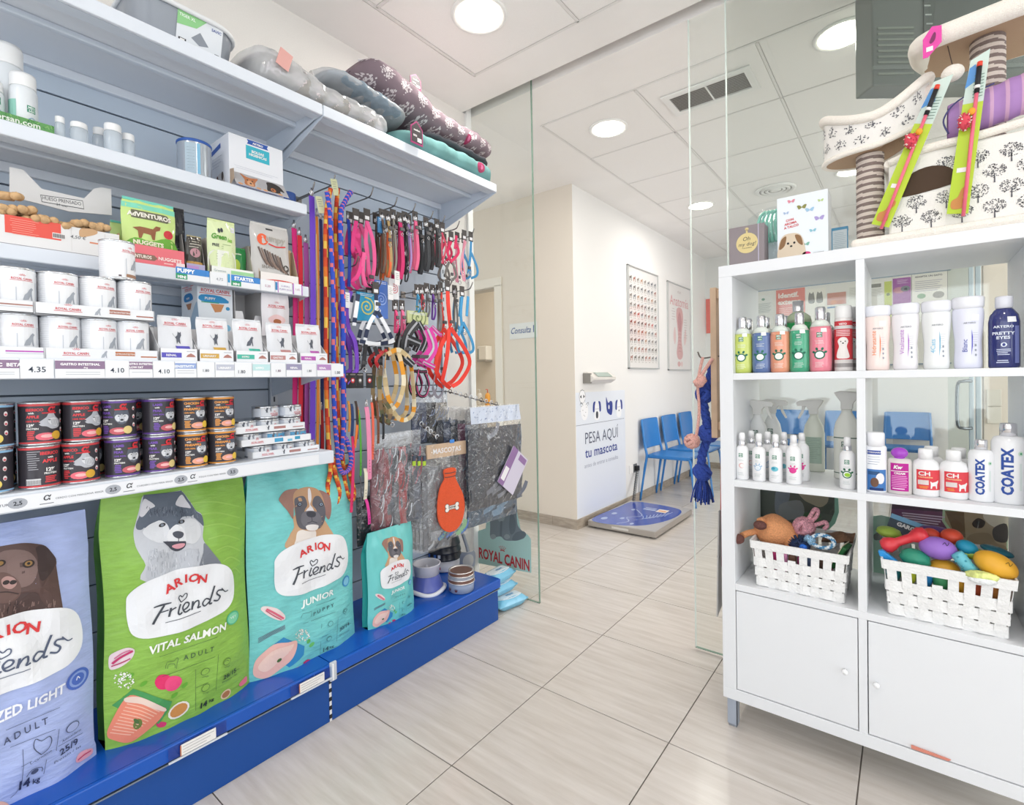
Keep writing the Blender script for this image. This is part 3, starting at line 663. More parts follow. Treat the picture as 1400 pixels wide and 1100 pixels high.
s3=spray(1059,'small white spray bottle with a turquoise blot',lambda m,mp:(m.oval(0,.045,.011,.008,mat('#6fc0cf'),mp),m.oval(-.003,.047,.005,.004,mat('#3a9ab8'),mp,.0009)),660)
s4=spray(1084,'small white spray bottle with a bright pink paw',lambda m,mp:paw(m,mp,0,.046,.0105,'#dc3f93',None,'#dc3f93'),662.5,silver=False,s=1.08)
s5=spray(1158,'small white spray bottle with a lime paw near the divider',lambda m,mp:paw(m,mp,0,.045,.0125,'#2a6a4a','#9ccf3a'),669,s=1.02)
for o,lb in((s1,'white spray bottle behind the pink ring one'),(s2,'white spray bottle behind the pale blue paw one'),(s3,'white spray bottle behind the turquoise one'),(s4,'white spray bottle behind the pink paw one')):
 dup(o,o.location+Vector((.012,.075,0)),None,lb)
 # trigger sprayers at the back
TR=[(.003,0),(.034,0),(.036,.005),(.036,.150),(.031,.178),(.018,.205),(.0145,.212),(.0145,.225)]
def trigger(x,y,lab,flip,s=1.0,tint='#e4e6de',deco=None,rz=0):
 t=thing('trigger_bottle',lab,'bottle',(x,y,Z2c),rz,'big trigger spray bottles')
 P=[(r*s,q*s)for r,q in TR];m=MB().lathe(P,mat(tint,.35),28,sy=.62)
 if deco:deco(m,prof_map(P,1,.62))
 m.build('body',t);k=-1 if flip else 1
 h=MB();W=mat('#d9d8d3',.4)
 o=[(-.016,.0),(.016,0),(.017,.018),(.026,.030),(.056,.032),(.060,.044),(.050,.052),(-.018,.058),(-.034,.052),(-.024,.036),(-.015,.022)]
 h.prism([(k*a*s,.222*s+b*s)for a,b in o],.022*s,W,'xz',-.011*s,b=.002);h.build('spray_head',t)
 g=MB().prism([(k*a*s,.222*s+b*s)for a,b in((.028,.030),(.040,.031),(.043,.012),(.056,-.016),(.050,-.020),(.036,.004))],.010*s,W,'xz',-.005*s,b=.0015);g.build('trigger',t);return t
def dk(m,mp):sanlogo(m,mp,-.004,.14,.010,'#355a4c');lines(m,mp,-.02,.026,.118,16,.006,'#8fa79b')
def dk2(m,mp):m.rect(-.05,.05,.137,.14,mat('#2c5c4a'),mp);m.rect(-.05,.05,.02,.0225,mat('#2c5c4a'),mp);sanlogo(m,mp,-.006,.118,.009,'#355a4c');lines(m,mp,-.02,.012,.10,6,.008,'#9aa79f')
def dk3(m,mp):m.rect(-.028,.028,.03,.125,mat('#a9bdae',.5),mp,.0004);lines(m,mp,-.024,.024,.12,12,.0065,'#6d8276')
trigger(Y(1036,600,2.03).x,2.03,'trigger spray bottle at the back left of the middle shelf',False,.93,'#e3e4e2',dk)
trigger(Y(1113,600,2.115).x,2.115,'trigger spray bottle turned round showing its rear text',True,.93,'#dcdfd2',dk3)
trigger(Y(1158,600,2.01).x,2.01,'tall trigger spray bottle next to the divider',False,1.05,'#e6e7df',dk2)
dup(bpy.data.objects['trigger_bottle'],(Y(1055,600,2.11).x,2.115,Z2c),.1,'trigger spray bottle farthest back beside the left one')
# ---- row two, right
def deco(m,mp):
 m.rect(-.021,.014,.112,.124,mat('#2448a0'),mp);m.text('VETERINARIA',-.004,.116,.0065,WHITE,mp,.0009,bold=.02)
 lines(m,mp,-.02,.016,.104,4,.007,'#9aa3b4',h=.0014);m.rect(-.022,.03,.006,.068,mat('#3f78b8'),mp);m.rect(-.018,.01,.052,.062,mat('#27507e'),mp,.0008)
 m.oval(.012,.042,.011,.016,mat('#e7e7ea'),mp,.001);m.oval(-.002,.03,.010,.014,mat('#6b4a38'),mp,.0012);m.rect(-.014,.02,.006,.014,mat('#16356e'),mp,.0013)
x=Z(1197,672.8,.85).x
bottle('wash_bottle','white bottle with a blue label showing two dogs','bottle',(x,1.842,Z2c),[(.003,0),(.0255,0),(.027,.003),(.027,.132),(.024,.137)],mat('#f2f3f6',.3),[(.0225,.134),(.0225,.172),(.020,.176),(0,.176)],mat('#f5f5f7',.3),deco,sy=.8)
def deco(m,mp):
 m.rect(-.023,.023,.010,.090,mat('#b8148f',.4),mp);m.rect(-.021,.021,.066,.068,WHITE,mp,.0008)
 m.text('Kw',-.004,.074,.014,WHITE,mp,.0009,bold=.05,shear=.2);m.text('CREAM',0,.058,.008,WHITE,mp,.0009,bold=.03);lines(m,mp,-.02,.02,.052,7,.005,'#e7a4d6',h=.0018,jag=.1);lines(m,mp,-.02,.02,.015,1,.005,'#f3d3ea',h=.003)
x=Z(1230,676,.85).x
def ex(t):MB().ball((0,0,.118),.0205,.0175,.0165,mat('#a23ac0',.15,coat=.6),24,14).build('ball_cap',t)
bottle('cream_bottle','clear squat bottle with a magenta label and purple ball cap','bottle',(x,1.846,Z2c),[(.003,0),(.0275,0),(.0285,.003),(.0285,.094),(.026,.101),(.013,.104)],mat('#d3cdc9',.12,coat=.6),[(.013,.1),(.013,.108)],mat('#a23ac0',.2),deco,sy=.68,extra=ex)
def deco(m,mp):
 m.rect(-.022,.042,.020,.076,mat('#dc3f49',.4),mp);m.text('CH',-.017,.060,.016,WHITE,mp,.0009,align='l',bold=.03,wide=1.2);m.text('Clorhexidina',-.017,.0535,.0062,mat('#f6cf9a'),mp,.0009,align='l',bold=.02)
 m.rect(-.018,.006,.034,.047,mat('#dcd2cf'),mp,.0009);lines(m,mp,-.016,.006,.028,2,.004,'#f0a03a',h=.0018)
 W=WHITE;m.poly([(.010,.024),(.013,.024),(.0145,.031),(.022,.032),(.024,.024),(.0265,.024),(.027,.036),(.031,.044),(.030,.048),(.024,.044),(.014,.041),(.009,.045),(.0105,.036)],W,mp,.001)
JUG=[(.003,0),(.0295,0),(.0315,.004),(.0315,.083),(.027,.097),(.018,.103),(.0145,.106)]
for u,v,lb in((1266,679,'round-shouldered white bottle with a red label beside the magenta bottle'),(1305,683.5,'round-shouldered white bottle with a red label beside the slim COATEX bottle')):
 x=Z(u,v,.85).x
 j=bottle('antiseptic_bottle',lb,'bottle',(x,1.858,Z2c),JUG,mat('#f0f0f1',.3),[(.0165,.104),(.0165,.130),(.015,.133),(0,.133)],mat('#f5f5f5',.4),deco,sy=.85,group='white bottles with red CH labels')
 dup(j,(x+.015,1.925,Z2c),None,lb.replace('round-shouldered white','second-row white').replace('with a red label beside','standing behind the one by'))
def coatex(u,v,lab,s,yy):
 x=Z(u,v,.85).x
 def deco(m,mp):
  m.text('COATEX',.004*s,.020*s,.024*s,mat('#2b4fa0',.45),mp,rot=radians(90),align='l',bold=.045,wide=.98,lift=.0009)
  m.oval(.017*s,.105*s,.005*s,.005*s,mat('#cfe3d4'),mp);m.oval(.017*s,.105*s,.002*s,.0025*s,mat('#5aa37a'),mp,.001,n=8);m.rect(.015*s,.019*s,.03*s,.085*s,mat('#dbe5e2'),mp,.0005)
 return bottle('coat_shampoo',lab,'bottle',(x,yy,Z2c),[(.003,0),(.025*s,0),(.0268*s,.004),(.0268*s,.128*s),(.0225*s,.137*s),(.012*s,.140*s)],mat('#f1f2f4',.25,coat=.3),[(.0135*s,.139*s),(.0135*s,.164*s),(.012*s,.166*s),(0,.166*s)],CHROME,deco,sy=.9)
coatex(1343,686.8,'slim white bottle lettered COATEX in blue',1.0,1.857);coatex(1382,691,'large white bottle lettered COATEX in blue at the right edge',1.28,1.866)
# ---- woven baskets
def basket(label,x0,x1,y0,y1,z,h,flare,ncol,hand=2):
 t=thing('woven_basket',label,'basket',((x0+x1)/2,(y0+y1)/2,z));W=mat('#efefee',.55,bump=.35,scale=160,stretch=(1,1,1));hx,hy=(x1-x0)/2,(y1-y0)/2
 def P(side,a,q,out=0):
  k=1+flare*q/h;s=(hx*k+out)if side in(1,3)else(hy*k+out)
  if side==0:return Vector((a*hx*k,-hy*k-out,q))
  if side==1:return Vector((hx*k+out,a*hy*k,q))
  if side==2:return Vector((-a*hx*k,hy*k+out,q))
  return Vector((-hx*k-out,-a*hy*k,q))
 MB().box(-hx,hx,-hy,hy,0,.004,W,b=.001).build('bottom',t)
 nb=3;zb=h*.66
 for side in range(4):
  n=ncol if side in(0,2)else max(4,round(ncol*hy/hx));hw=1/n
  tang=(P(side,1,0)-P(side,-1,0)).normalized()
  for i in range(n):
   a=-1+2*(i+.5)/n;pts=[]
   for k in range(9):
    q=h*.93*k/8;band=q/zb*nb;ph=(1 if(int(band)+i)%2 else-1)*abs(sin(pi*(band%1)))if q<zb else 0
    pts.append(P(side,a,q,.0022*ph))
   ww=2*(hx if side in(0,2)else hy)/n*.74
   if side==0 and hand and i in(ncol//2-hand//2,):pts=pts[:7]
   MB().strap(pts,ww,.0016,W,tang).build('upright_slat',t)
  for b in range(nb):
   pts=[];q=zb*(b+.5)/nb
   for k in range(n*4+1):
    a=-1+2*k/(n*4);i=min(n-1,int(k/4));ph=-(1 if(b+i)%2 else-1)*abs(sin(pi*((k/4)%1)))
    pts.append(P(side,a,q,.0026*ph+.0008))
   MB().strap(pts,zb/nb*.86,.0016,W,(0,0,1)).build('woven_band',t)
  m=MB();m.strap([P(side,a,h*.93,.003)for a in(-1.012,-.5,0,.5,1.012)],h*.17,.005,W,(P(side,0,h)-P(side,0,h*.5)).normalized());m.build('rim',t)
 return t
bl=basket('smaller white woven basket in the left column holding the orange plush',-.395,-.155,1.822,2.06,Z3c,.150,.115,8)
br=basket('larger white woven basket in the right column full of rubber toys',-.040,.205,1.822,2.10,Z3c,.160,.120,8)
# toys in the left basket
OR=mat('#dd9a6a',.95,bump=.5,scale=220,var=.12);BR=mat('#6b4640',.95,bump=.5,scale=200,var=.15)
p=Y(1058,729,1.90);t=thing('plush_toy','round orange plush toy with dark brown ends flopping over the basket rim','dog toy',(p.x,1.91,.62))
m=MB().ball((0,0,.045),.066,.055,.056,OR,24,14,fn=lambda d:1+.05*sin(5*d.x+2));m.ball((.055,-.012,.02),.028,.03,.035,OR);m.build('body',t)
m=MB().tube(smooth3([(-.05,-.02,.04),(-.075,-.04,.035),(-.088,-.065,.03)]),.011,OR,10);m.build('arm',t);MB().ball((-.098,-.082,.022),.021,.02,.017,BR).build('paw',t)
m=MB().tube(smooth3([(-.03,-.03,.085),(-.035,-.05,.085)]),.012,OR,10);m.build('limb',t);MB().ball((-.032,-.062,.075),.021,.016,.015,BR).build('ear',t)
def knot(m,c,r,rs,mt,n=5,seed=1):
 rnd=random.Random(seed)
 for k in range(n):
  ax=Vector((rnd.uniform(-1,1),rnd.uniform(-1,1),rnd.uniform(-1,1))).normalized();u=ax.orthogonal().normalized();v=ax.cross(u)
  m.tube([Vector(c)+(u*cos(a)+v*sin(a))*r+ax*rnd.uniform(-.15,.15)*r for a in[2*pi*q/14 for q in range(14)]],rs,mt,7,closed=True)
 m.ball(c,r*.75,r*.75,r*.75,mt,12,8)
PKR=mat('#d59aa6',.9,bump=.6,scale=260,var=.35)
p=Y(1099,718,1.92);t=thing('rope_toy','pink and white knotted rope ball with loop ears in the left basket','dog toy',(p.x,1.92,p.z-.005))
m=MB();knot(m,(0,0,0),.026,.0095,PKR,7);m.build('knot',t)
m=MB().tube(smooth3([(.01,0,.02),(.022,0,.045),(.032,0,.064),(.04,.006,.058),(.036,.004,.04),(.02,0,.02)]),.0065,PKR,8);m.build('loop',t)
m=MB().tube(smooth3([(.02,0,.005),(.045,0,.018),(.062,0,.026),(.066,0,.014),(.058,0,.002)]),.0065,PKR,8);m.build('loop',t)
BW=mat('#8fb8d6',.85,bump=.6,scale=240,var=.5)
p=Y(1124,741,1.86);t=MB();rr=[]
for k in range(28):a=2*pi*k/28;rr.append((.031*cos(a),.012*sin(a),.017*sin(a)))
W1,W2=mat('#e6eef3',.85,bump=.4,scale=300),mat('#5a93bd',.85,bump=.4,scale=300)
t.tube(rr,.0068,W1,8,closed=True,mats=lambda i,k:W1 if(i+k)%4<2 else W2);knot(t,(-.036,0,-.002),.012,.006,BW,4,3)
tag(t.build('rope_ring',None,(p.x,1.87,p.z)),'blue and white braided rope ring in the left basket','dog toy')
def spiky(c):
 return lambda d:1+.16*max(0,sin(9*d.x+1)*sin(9*d.y)*sin(9*d.z+2))
p=Y(1093,746,1.86);m=MB().ball((0,0,0),.03,.026,.022,mat('#1f3358',.7),30,18,fn=spiky(0));m.ball((.012,-.022,.004),.012,.01,.009,mat('#2a6fd6',.5))
for k in range(60):
 a,b_=random.uniform(0,2*pi),random.uniform(.1,1.6);d=Vector((cos(a)*sin(b_),sin(a)*sin(b_),cos(b_)));m.tube([d*.02,d*.036],[.003,.001],mat('#24324e',.7),5)
tag(m.build('spiky_toy',None,(p.x,1.87,p.z-.002)),'dark blue spiky rubber toy with a bright blue core','dog toy')
p=Y(1150,736,1.95);m=MB().grid(lambda a,b_:((a-.5)*.085,(b_-.5)*.12,.012*sin(pi*a)*sin(pi*b_)+.004*sin(a*9+b_*4)+a*.012),10,10,mat('#7d5c45',.8,var=.15),False);m.grid(lambda a,b_:((a-.5)*.085,(b_-.5)*.12,-.012*sin(pi*a)*sin(pi*b_)+a*.012-.002),10,10,mat('#7d5c45',.8,var=.15),False,flip=True)
tag(m.build('treat_bag',None,(p.x-.008,1.96,p.z-.005)),'brown paper treat bag lying at the right of the left basket','bag')
p=Y(1142,752,1.86);m=MB().box(-.006,.006,-.03,.03,-.05,.03,mat('#1d5a2c',.5),b=.003).box(-.008,-.006,-.03,.03,-.05,.034,mat('#c9c2a4',.6),b=.0005)
o=tag(m.build('chew_pack',None,(p.x+.020,1.86,p.z-.006)),'green packet standing on edge at the right of the left basket','packet');o.rotation_euler=(0,.45,-.2)
m=MB()
for k in range(7):m.box(-.08+k*.025,-.058+k*.025,-.01,.01,-.03,.03,mat(('#c23a7a','#e79ac6','#6a4a3a','#8a2a5a','#4a5a7a','#5a4436','#b02a6a')[k],.6),b=.006)
tag(m.build('toy_pack',None,((bl.location.x),1.845,.585)),'magenta and brown wrapped toys glimpsed through the left basket slots','dog toy')
# toys in the right basket
def rball(u,v,y,rx,ry,rz_,col,lab,name='rubber_ball',rot=0,face=False,fn=None,extra=None):
 p=Y(u,v,y);m=MB().ball((0,0,0),rx,ry,rz_,mat(col,.45,var=.04,scale=30),30,18,fn=fn)
 if face:m.ribbon([(-.008,.004),(-.003,.009),(.002,.003),(.006,.010)],.0012,BLACK,lambda a,b,l:(a+rx*.35,-ry*.95+.0*l-(l),b+rz_*.55)if False else(a+rx*.35,-ry*sqrt(max(.01,1-(a+rx*.35)**2/rx**2-(b+rz_*.5)**2/rz_**2))-l-.0004,b+rz_*.5))
 if extra:extra(m)
 o=tag(m.build(name,None,(p.x,y,p.z)),lab,'dog toy');o.rotation_euler=(0,rot,0);return o
rball(1282,749,1.86,.043,.032,.031,'#9a6fc8','oval purple rubber ball on top of the toy heap',rot=.12,face=True)
rball(1361,772,1.84,.047,.034,.032,'#e7ac33','large oval yellow ball at the right corner of the toy basket',rot=.45,face=True)
rball(1290,779,1.872,.038,.030,.030,'#e8ae38','yellow ball half sunk at the front of the toy basket')
def grooves(d):return 1+.04*sin(28*d.z+6*sin(5*d.x))
rball(1251,763,1.85,.036,.028,.026,'#2f8f74','grooved dark green rubber chew in the toy basket','chew_toy',rot=.2,fn=grooves)
rball(1215,727,1.93,.032,.03,.016,'#9db84a','lime green disc at the back left of the toy basket','chew_toy',rot=.1,fn=grooves)
rball(1329,756,1.90,.035,.03,.015,'#a3c04a','lime green disc between the cyan bone and yellow ball','chew_toy',fn=grooves)
p=Y(1233,738,1.86);m=MB();R_=mat('#d8343f',.35,coat=.3,var=.05)
m.lathe([(0,-.062),(.017,-.058),(.023,-.044),(.019,-.030),(.0125,-.018),(.0125,.018),(.019,.030),(.023,.044),(.017,.058),(0,.062)],R_,20)
o=tag(m.build('dumbbell_toy',None,(p.x+.005,1.865,p.z)),'red rubber dumbbell lying at the left of the toy basket','dog toy');o.rotation_euler=(0,radians(62),radians(8))
rball(1301,733,1.93,.026,.026,.022,'#e2553c','orange-red rubber ball behind the purple one')
rball(1272,731,1.94,.024,.02,.02,'#dd4f3a','second orange-red ball peeping out left of the purple one')
rball(1277,724,1.99,.036,.02,.012,'#6a4a8a','dark purple ring at the back of the toy heap','chew_toy')
rball(1322,748,1.89,.025,.022,.019,'#2a9fc2','cyan rubber bone end behind the blue chew','chew_toy',rot=.4)
p=Y(1319,770,1.83);m=MB().lathe([(0,-.031),(.014,-.029),(.016,-.02),(.0155,.02),(.014,.029),(0,.031)],mat('#6cc0cf',.5),16)
for k in range(16):m.ball((.0155*cos(k*2.4),.0155*sin(k*2.4),-.025+k*.0032),.003,.003,.003,mat('#4aa5b8',.5),6,4)
o=tag(m.build('chew_stick',None,(p.x,1.835,p.z)),'knobbly pale cyan chew stick leaning in the toy basket','dog toy');o.rotation_euler=(0,radians(-35),0)
rball(1363,753,1.93,.036,.025,.011,'#2a6f80','dark teal ring behind the large yellow ball','chew_toy',rot=.25)
p=Y(1214,765,1.83);m=MB().prism([(-.03,.022),(-.018,.026),(.03,-.01),(.034,-.022),(.02,-.022),(-.026,.008)],.018,mat('#2a92d8',.35),'xz',-.009,b=.003)
tag(m.build('bone_toy',None,(p.x+.006,1.835,p.z)),'bright blue plastic bone at the left front of the toy basket','dog toy')
p=Y(1343,788,1.80);m=MB().ball((0,0,0),.036,.014,.013,mat('#d8e08a',.5,var=.3,scale=60),20,10,fn=lambda d:1+.06*sin(20*d.x));m.ball((.0,-.004,-.010),.03,.012,.012,mat('#e9ecec',.35,bump=.8,scale=90),16,8)
tag(m.build('wrapped_toy',None,(p.x,1.805,p.z)),'green toy in crumpled clear wrap hanging over the basket rim','dog toy')
p=Y(1238,722,2.0);m=MB().box(-.045,.045,-.004,.004,-.028,.03,mat('#4a5560',.5),b=.001);f=flat(-.0045);m.text('GARO',0,-.002,.017,WHITE,f,bold=.05);m.rect(-.045,.045,.015,.03,mat('#7fb4d6'),f)
o=tag(m.build('toy_card',None,(p.x,2.0,p.z)),'dark backing card with white letters at the back of the toys','packaging card');o.rotation_euler=(-.5,.3,0)
cols=('#2f8a98','#d6df3a','#2a86c8','#49a06a','#e3a92f','#d2603a','#c9803a')
for k,c in enumerate(cols):
 x=br.location.x-.115+k*.036
 rb=MB().ball((0,0,0),.019,.02,.03,mat(c,.5),14,10);tag(rb.build('small_ball',None,(x,1.860,.612)),{0:'teal',1:'lime',2:'blue',3:'green',4:'amber',5:'rust',6:'ochre'}[k]+' ball low in the toy basket behind the slots','dog toy')
 # ---- on top of the unit
ZT=1.5722
G1=mat('#8d8487',.55);t=thing('gift_box','grey gift box with a gold round badge reading Oh my dog','box',(-.4215,1.87,ZT))
m=MB().box(-.055,.055,-.032,.032,0,.134,G1,b=.0015);m.build('carton',t)
m=MB();f=flat(-.0325);Gd=mat('#d9c78e',.5);m.oval(.002,.075,.034,.034,Gd,f,n=32);m.rect(-.001,.005,.108,.120,Gd,f);m.oval(.002,.122,.006,.005,Gd,f,n=10)
m.text('Oh',.0,.083,.019,INK,f,.0008,shear=.2);m.text('my dog!',.002,.066,.017,INK,f,.0008,shear=.2);m.text('POSH BUBBLES',.002,.057,.0045,INK,f,.0008);m.rect(.036,.039,.0,.134,mat('#b9b3c4'),f)
m.build('badge',t)
t=thing('grooming_kit','white carton with coloured butterflies and a small fluffy dog','box',(-.26,1.905,ZT));WBX=mat('#e6ecf2',.45)
MB().box(-.0715,.0715,-.045,.045,0,.208,WBX,b=.001).build('carton',t)
m=MB();f=flat(-.0455)
def fly(m,f,x,z,s,c):
 s*=1.35
 for q in(-1,1):m.blob([(x,z),(x+q*s*.5,z+s*.55),(x+q*s,z+s*.5),(x+q*s*.85,z),(x+q*s*.6,z-s*.4)],mat(c),f)
for x,z,s,c in((-.03,.190,.008,'#d98a9a'),(.0,.165,.010,'#8a8a4a'),(.022,.152,.009,'#9ac0dc'),(.048,.12,.010,'#a99ad0'),(-.045,.155,.006,'#a3b8d6'),(.03,.085,.007,'#8ac0d0'),(.052,.175,.006,'#b9d08a'),(.01,.045,.008,'#7ab0a0')):fly(m,f,x,z,s,c)
m.text('CON',-.034,.128,.010,REDP,f,bold=.03,rot=.12);m.text('AROMA',-.032,.117,.010,REDP,f,bold=.03,rot=.12);m.text('A TALCO',-.030,.106,.010,REDP,f,bold=.03,rot=.12)
F1=mat('#d8c8b2',.8);F2=mat('#8d6a4a',.8);m.blob([(-.066,.004),(-.068,.05),(-.055,.082),(-.03,.088),(-.006,.08),(.006,.05),(.004,.004)],F1,f,.0006)
m.blob([(-.066,.04),(-.06,.07),(-.045,.08),(-.05,.05)],F2,f,.0008);m.blob([(-.02,.08),(-.004,.074),(.002,.045),(-.012,.055)],F2,f,.0008)
for a in(-.040,-.022):m.oval(a,.056,.0035,.0038,BLACK,f,.001,n=10)
m.oval(-.031,.046,.004,.003,BLACK,f,.001,n=8);m.oval(.012,.014,.012,.008,mat('#cf3a78'),f,.0006);m.text('ONEPET',.045,.01,.008,INK,f)
m.build('front_print',t);m=MB();f=side_left(-.072)
m.rect(-.04,.02,.05,.17,mat('#c9d6e4'),f);lines(m,f,-.03,.03,.15,10,.006,'#c7808f',h=.002);m.blob([(-.03,.004),(-.03,.06),(.0,.07),(.02,.03),(.02,.004)],F2,f,.0006);m.build('side_print',t)
# hairbrush pack behind
t=thing('brush_pack','clear blister pack with a mint green brush behind the grey box','packet',(-.415,1.99,ZT));GT=mat('#8fd8c4',.35)
m=MB();
for k in range(7):a=-.5+k*.16;m.tube(smooth3([(.01+.012*k,0,.10),(.0+.014*k,-.006,.16),(.01+.013*k,-.012,.195),(.028+.012*k,-.02,.205)]),.0055,GT,7)
m.build('bristles',t);MB().grid(lambda a,b:(-.03+.16*a,-.024-.01*sin(pi*a),.0+.215*b*(1-.12*abs(2*a-1)**2)),10,10,glassy('#f4f8f8',1.6,.05,.4,25)).build('blister',t);MB().box(-.03,.12,.02,.024,0,.18,mat('#dfe9ee',.4)).build('backing_card',t)
t=thing('photo_box','small clear box with a blue rim beside the butterfly carton','box',(-.168,1.985,ZT))
MB().box(-.022,.022,-.012,.012,0,.106,mat('#cfd9dd',.3),b=.001).box(-.023,.023,-.013,.013,.100,.109,mat('#4e8fb4',.3),b=.001).build('carton',t);m=MB();lines(m,flat(-.0125),-.018,.018,.09,12,.006,'#93a9b5');m.rect(-.023,-.020,0,.1,mat('#4e8fb4'),flat(-.0125));m.rect(.020,.023,0,.1,mat('#4e8fb4'),flat(-.0125));m.build('print',t)
# ---- cat tree
t=thing('cat_tree','cream plush cat tree with striped posts and a tree-print house','cat tree',(0,1.93,ZT));PLU=mat('#fff6ec',1,bump=.5,scale=420,var=.05,spec=.1);FAB=mat('#eeebe6',.95,bump=.2,scale=500);TAN=mat('#b79a80',.9,bump=.2,scale=300);TR_=mat('#5c5c63',.9)
def plushslab(m,x0,x1,y0,y1,z0,z1):m.box(x0,x1,y0,y1,z0,z1,PLU,b=.012)
m=MB();plushslab(m,-.127,.34,-.12,.19,0.001,.028);m.build('base',t)
def treeprint(m,f,x,z,s,c=TR_,l=.0008,flip=1):
 m.poly([(x-s*.06,z-s*.9*flip),(x+s*.06,z-s*.9*flip),(x+s*.03,z),(x-s*.03,z)],c,f,l)
 rnd=random.Random(int(x*9000+z*777))
 for k in range(120):
  r=sqrt(rnd.random());a=rnd.random()*2*pi;px,pz=x+s*.85*r*cos(a),z+s*.72*r*sin(a)*.92+s*.25*flip;q=s*.052
  m.poly([(px-q,pz),(px,pz-q),(px+q,pz),(px,pz+q)],c,f,l)
def post(name,x,y,z0,z1,r,T=None):
 S1,S2=mat('#ddd0c6',.9,bump=.5,scale=300),mat('#8a7a74',.9,bump=.5,scale=300);m=MB();n=48;step=.0052;rows=int((z1-z0)/step)+1;pr=[]
 for i in range(rows):
  z=z0+i*step;pr+=[(r,z),(r+.0016,z+step*.5)]
 pr.append((r,z1));o0=len(m.f);m.lathe(pr,S1,24)
 k2=m.mi(S2)
 for q in range(len(pr)-1):
  for k in range(24):
   ph=(q/2*step/.0195+k/24*.5)%1
   if ph>.52:m.m[o0+q*24+k]=k2
 o=m.build(name,t);o.location=(x,y,0);return o
post('scratching_post',-.082,-.045,.028,.285,.034);post('scratching_post',.183,.0,.26,.60,.036)
# house
hx0,hx1,hz=-.036,.33,.262
m=MB();m.box(hx0,hx1,-.10,.14,.026,hz-.018,FAB,b=.006)
f=flat(-.1005);rnd=random.Random(4)
for r in range(6):
 for c in range(6):
  x=hx0+.03+c*.064+(.032 if r%2 else 0);z=.055+r*.046
  if x<hx1-.02 and z<hz-.03 and not((x-.04)**2+(z-.15)**2<.055**2 and z>.135):treeprint(m,f,x,z,.027)
m.build('house',t);m=MB();hole=[(-.012,.128),(.115,.142),(.112,.165),(.095,.187),(.06,.200),(.02,.192),(-.004,.165)]
m.blob(hole,mat('#4d3c30',.95),f,.0012,k=3);m.build('doorway',t)
m=MB().tube(smooth3([(hx0,-.10,hz-.030),(.05,-.105,hz-.012),(.15,-.105,hz-.010),(hx1,-.10,hz+.01)]),.011,PLU,10);m.tube([(hx0,-.1,hz-.03),(hx0,.14,hz-.03)],.011,PLU,10);m.build('plush_edge',t)
MB().grid(lambda a,b:(hx0+(hx1-hx0)*a,-.1+.24*b,hz-.03+.012*sin(pi*a)),8,8,PLU).build('house_top',t)
# hammock: curved shallow basket on the left post
def ham(a,top):
# a 0..1 along the rim front from left tip to right tip
 x=-.20+.28*a;z=.372+.068*((2*a-.55)**2 if a>.27 else(2*a-.55)**2*1.6)if top else .300+.065*max(0,(2*a-.9))**2
 return x,z
def ring(q,a):
 ang=2*pi*a;cx=-.072;x=cx+.13*cos(ang);y=-.03+.085*sin(ang);e=(x-cx)/.13
 zt=.375+.034*e*e+(.065*max(0,e)**1.5 if e>0 else 0.02*e*e);zb=.292+.052*max(0,e)**1.5
 return Vector((x*(1),y*(.92+.08*q),zb+(zt-zb)*q))
m=MB().grid(lambda a,b:ring(b,a),40,6,FAB,flip=False)
fm=lambda a,b,l:ring(b,a)+Vector((cos(2*pi*a),sin(2*pi*a),0))*(l+.0006)
for k in range(14):
 for r in range(2):
  aa=(k+.5*(r%2))/14;s=.026;rnd=random.Random(k*7+r)
  for q in range(22):
   rr,an=sqrt(rnd.random()),rnd.random()*2*pi;px,pz=aa+s*rr*cos(an)*.9,.30+r*.38+.13*rr*sin(an);m.poly([(px-.003,pz),(px,pz-.018),(px+.003,pz),(px,pz+.018)],TR_,fm,.0008)
  m.poly([(aa-.0012,.3+r*.38),(aa+.0012,.3+r*.38),(aa+.001,.46+r*.38),(aa-.001,.46+r*.38)],TR_,fm,.0008)
m.build('hammock_side',t)
m=MB().tube([ring(1,k/40)for k in range(40)],.0135,PLU,10,closed=True);m.build('hammock_rim',t);MB().tube([ring(0,k/40)for k in range(40)],.008,PLU,8,closed=True).build('hammock_hem',t)
MB().grid(lambda a,b:((lambda p:Vector((-.072+(p.x+.072)*b,-.03+(p.y+.03)*b,p.z-.004)))(ring(0,a))),40,4,TAN,flip=True).build('hammock_floor',t)
# upper platform: tan board with fluffy rim and low pillows
pl=[(.035,-.06),(.05,-.10),(.10,-.115),(.3,-.12),(.36,-.06),(.36,.12),(.28,.16),(.10,.15),(.05,.08)]
m=MB().prism(smooth2(pl,4),.012,TAN,'xy',.545);m.build('platform_board',t)
sp=smooth2(pl,4);m=MB().tube([(x,y,.556+.02*sin(3*x+y*9))for x,y in sp],.026,PLU,12,closed=True);m.build('platform_rim',t)
MB().ball((.105,-.09,.442),.025,.02,.022,PLU,16,10).build('pompom',t);MB().tube([(.095,-.09,.52),(.1,-.09,.49),(.105,-.09,.462)],.0012,mat('#4a3a34',.8),5).build('cord',t)
MB().ball((-.0,-.04,.395),.045,.03,.035,PLU,16,10).ball((.045,-.035,.425),.042,.028,.026,mat('#ece0da',1,bump=.5,scale=300),16,10).build('cushion',t)
# pink hang tag
m=MB().prism([(.041,.475),(.041,.525),(.060,.553),(.080,.548),(.080,.505),(.052,.475)],.0015,mat('#dd3ea0',.45),'xz',-.155);f=flat(-.1555);m.blob([(.055,.515),(.064,.535),(.068,.53),(.066,.515),(.058,.508)],mat('#7a1f5a'),f);m.rect(.048,.062,.489,.501,WHITE,f);m.build('hang_tag',t)
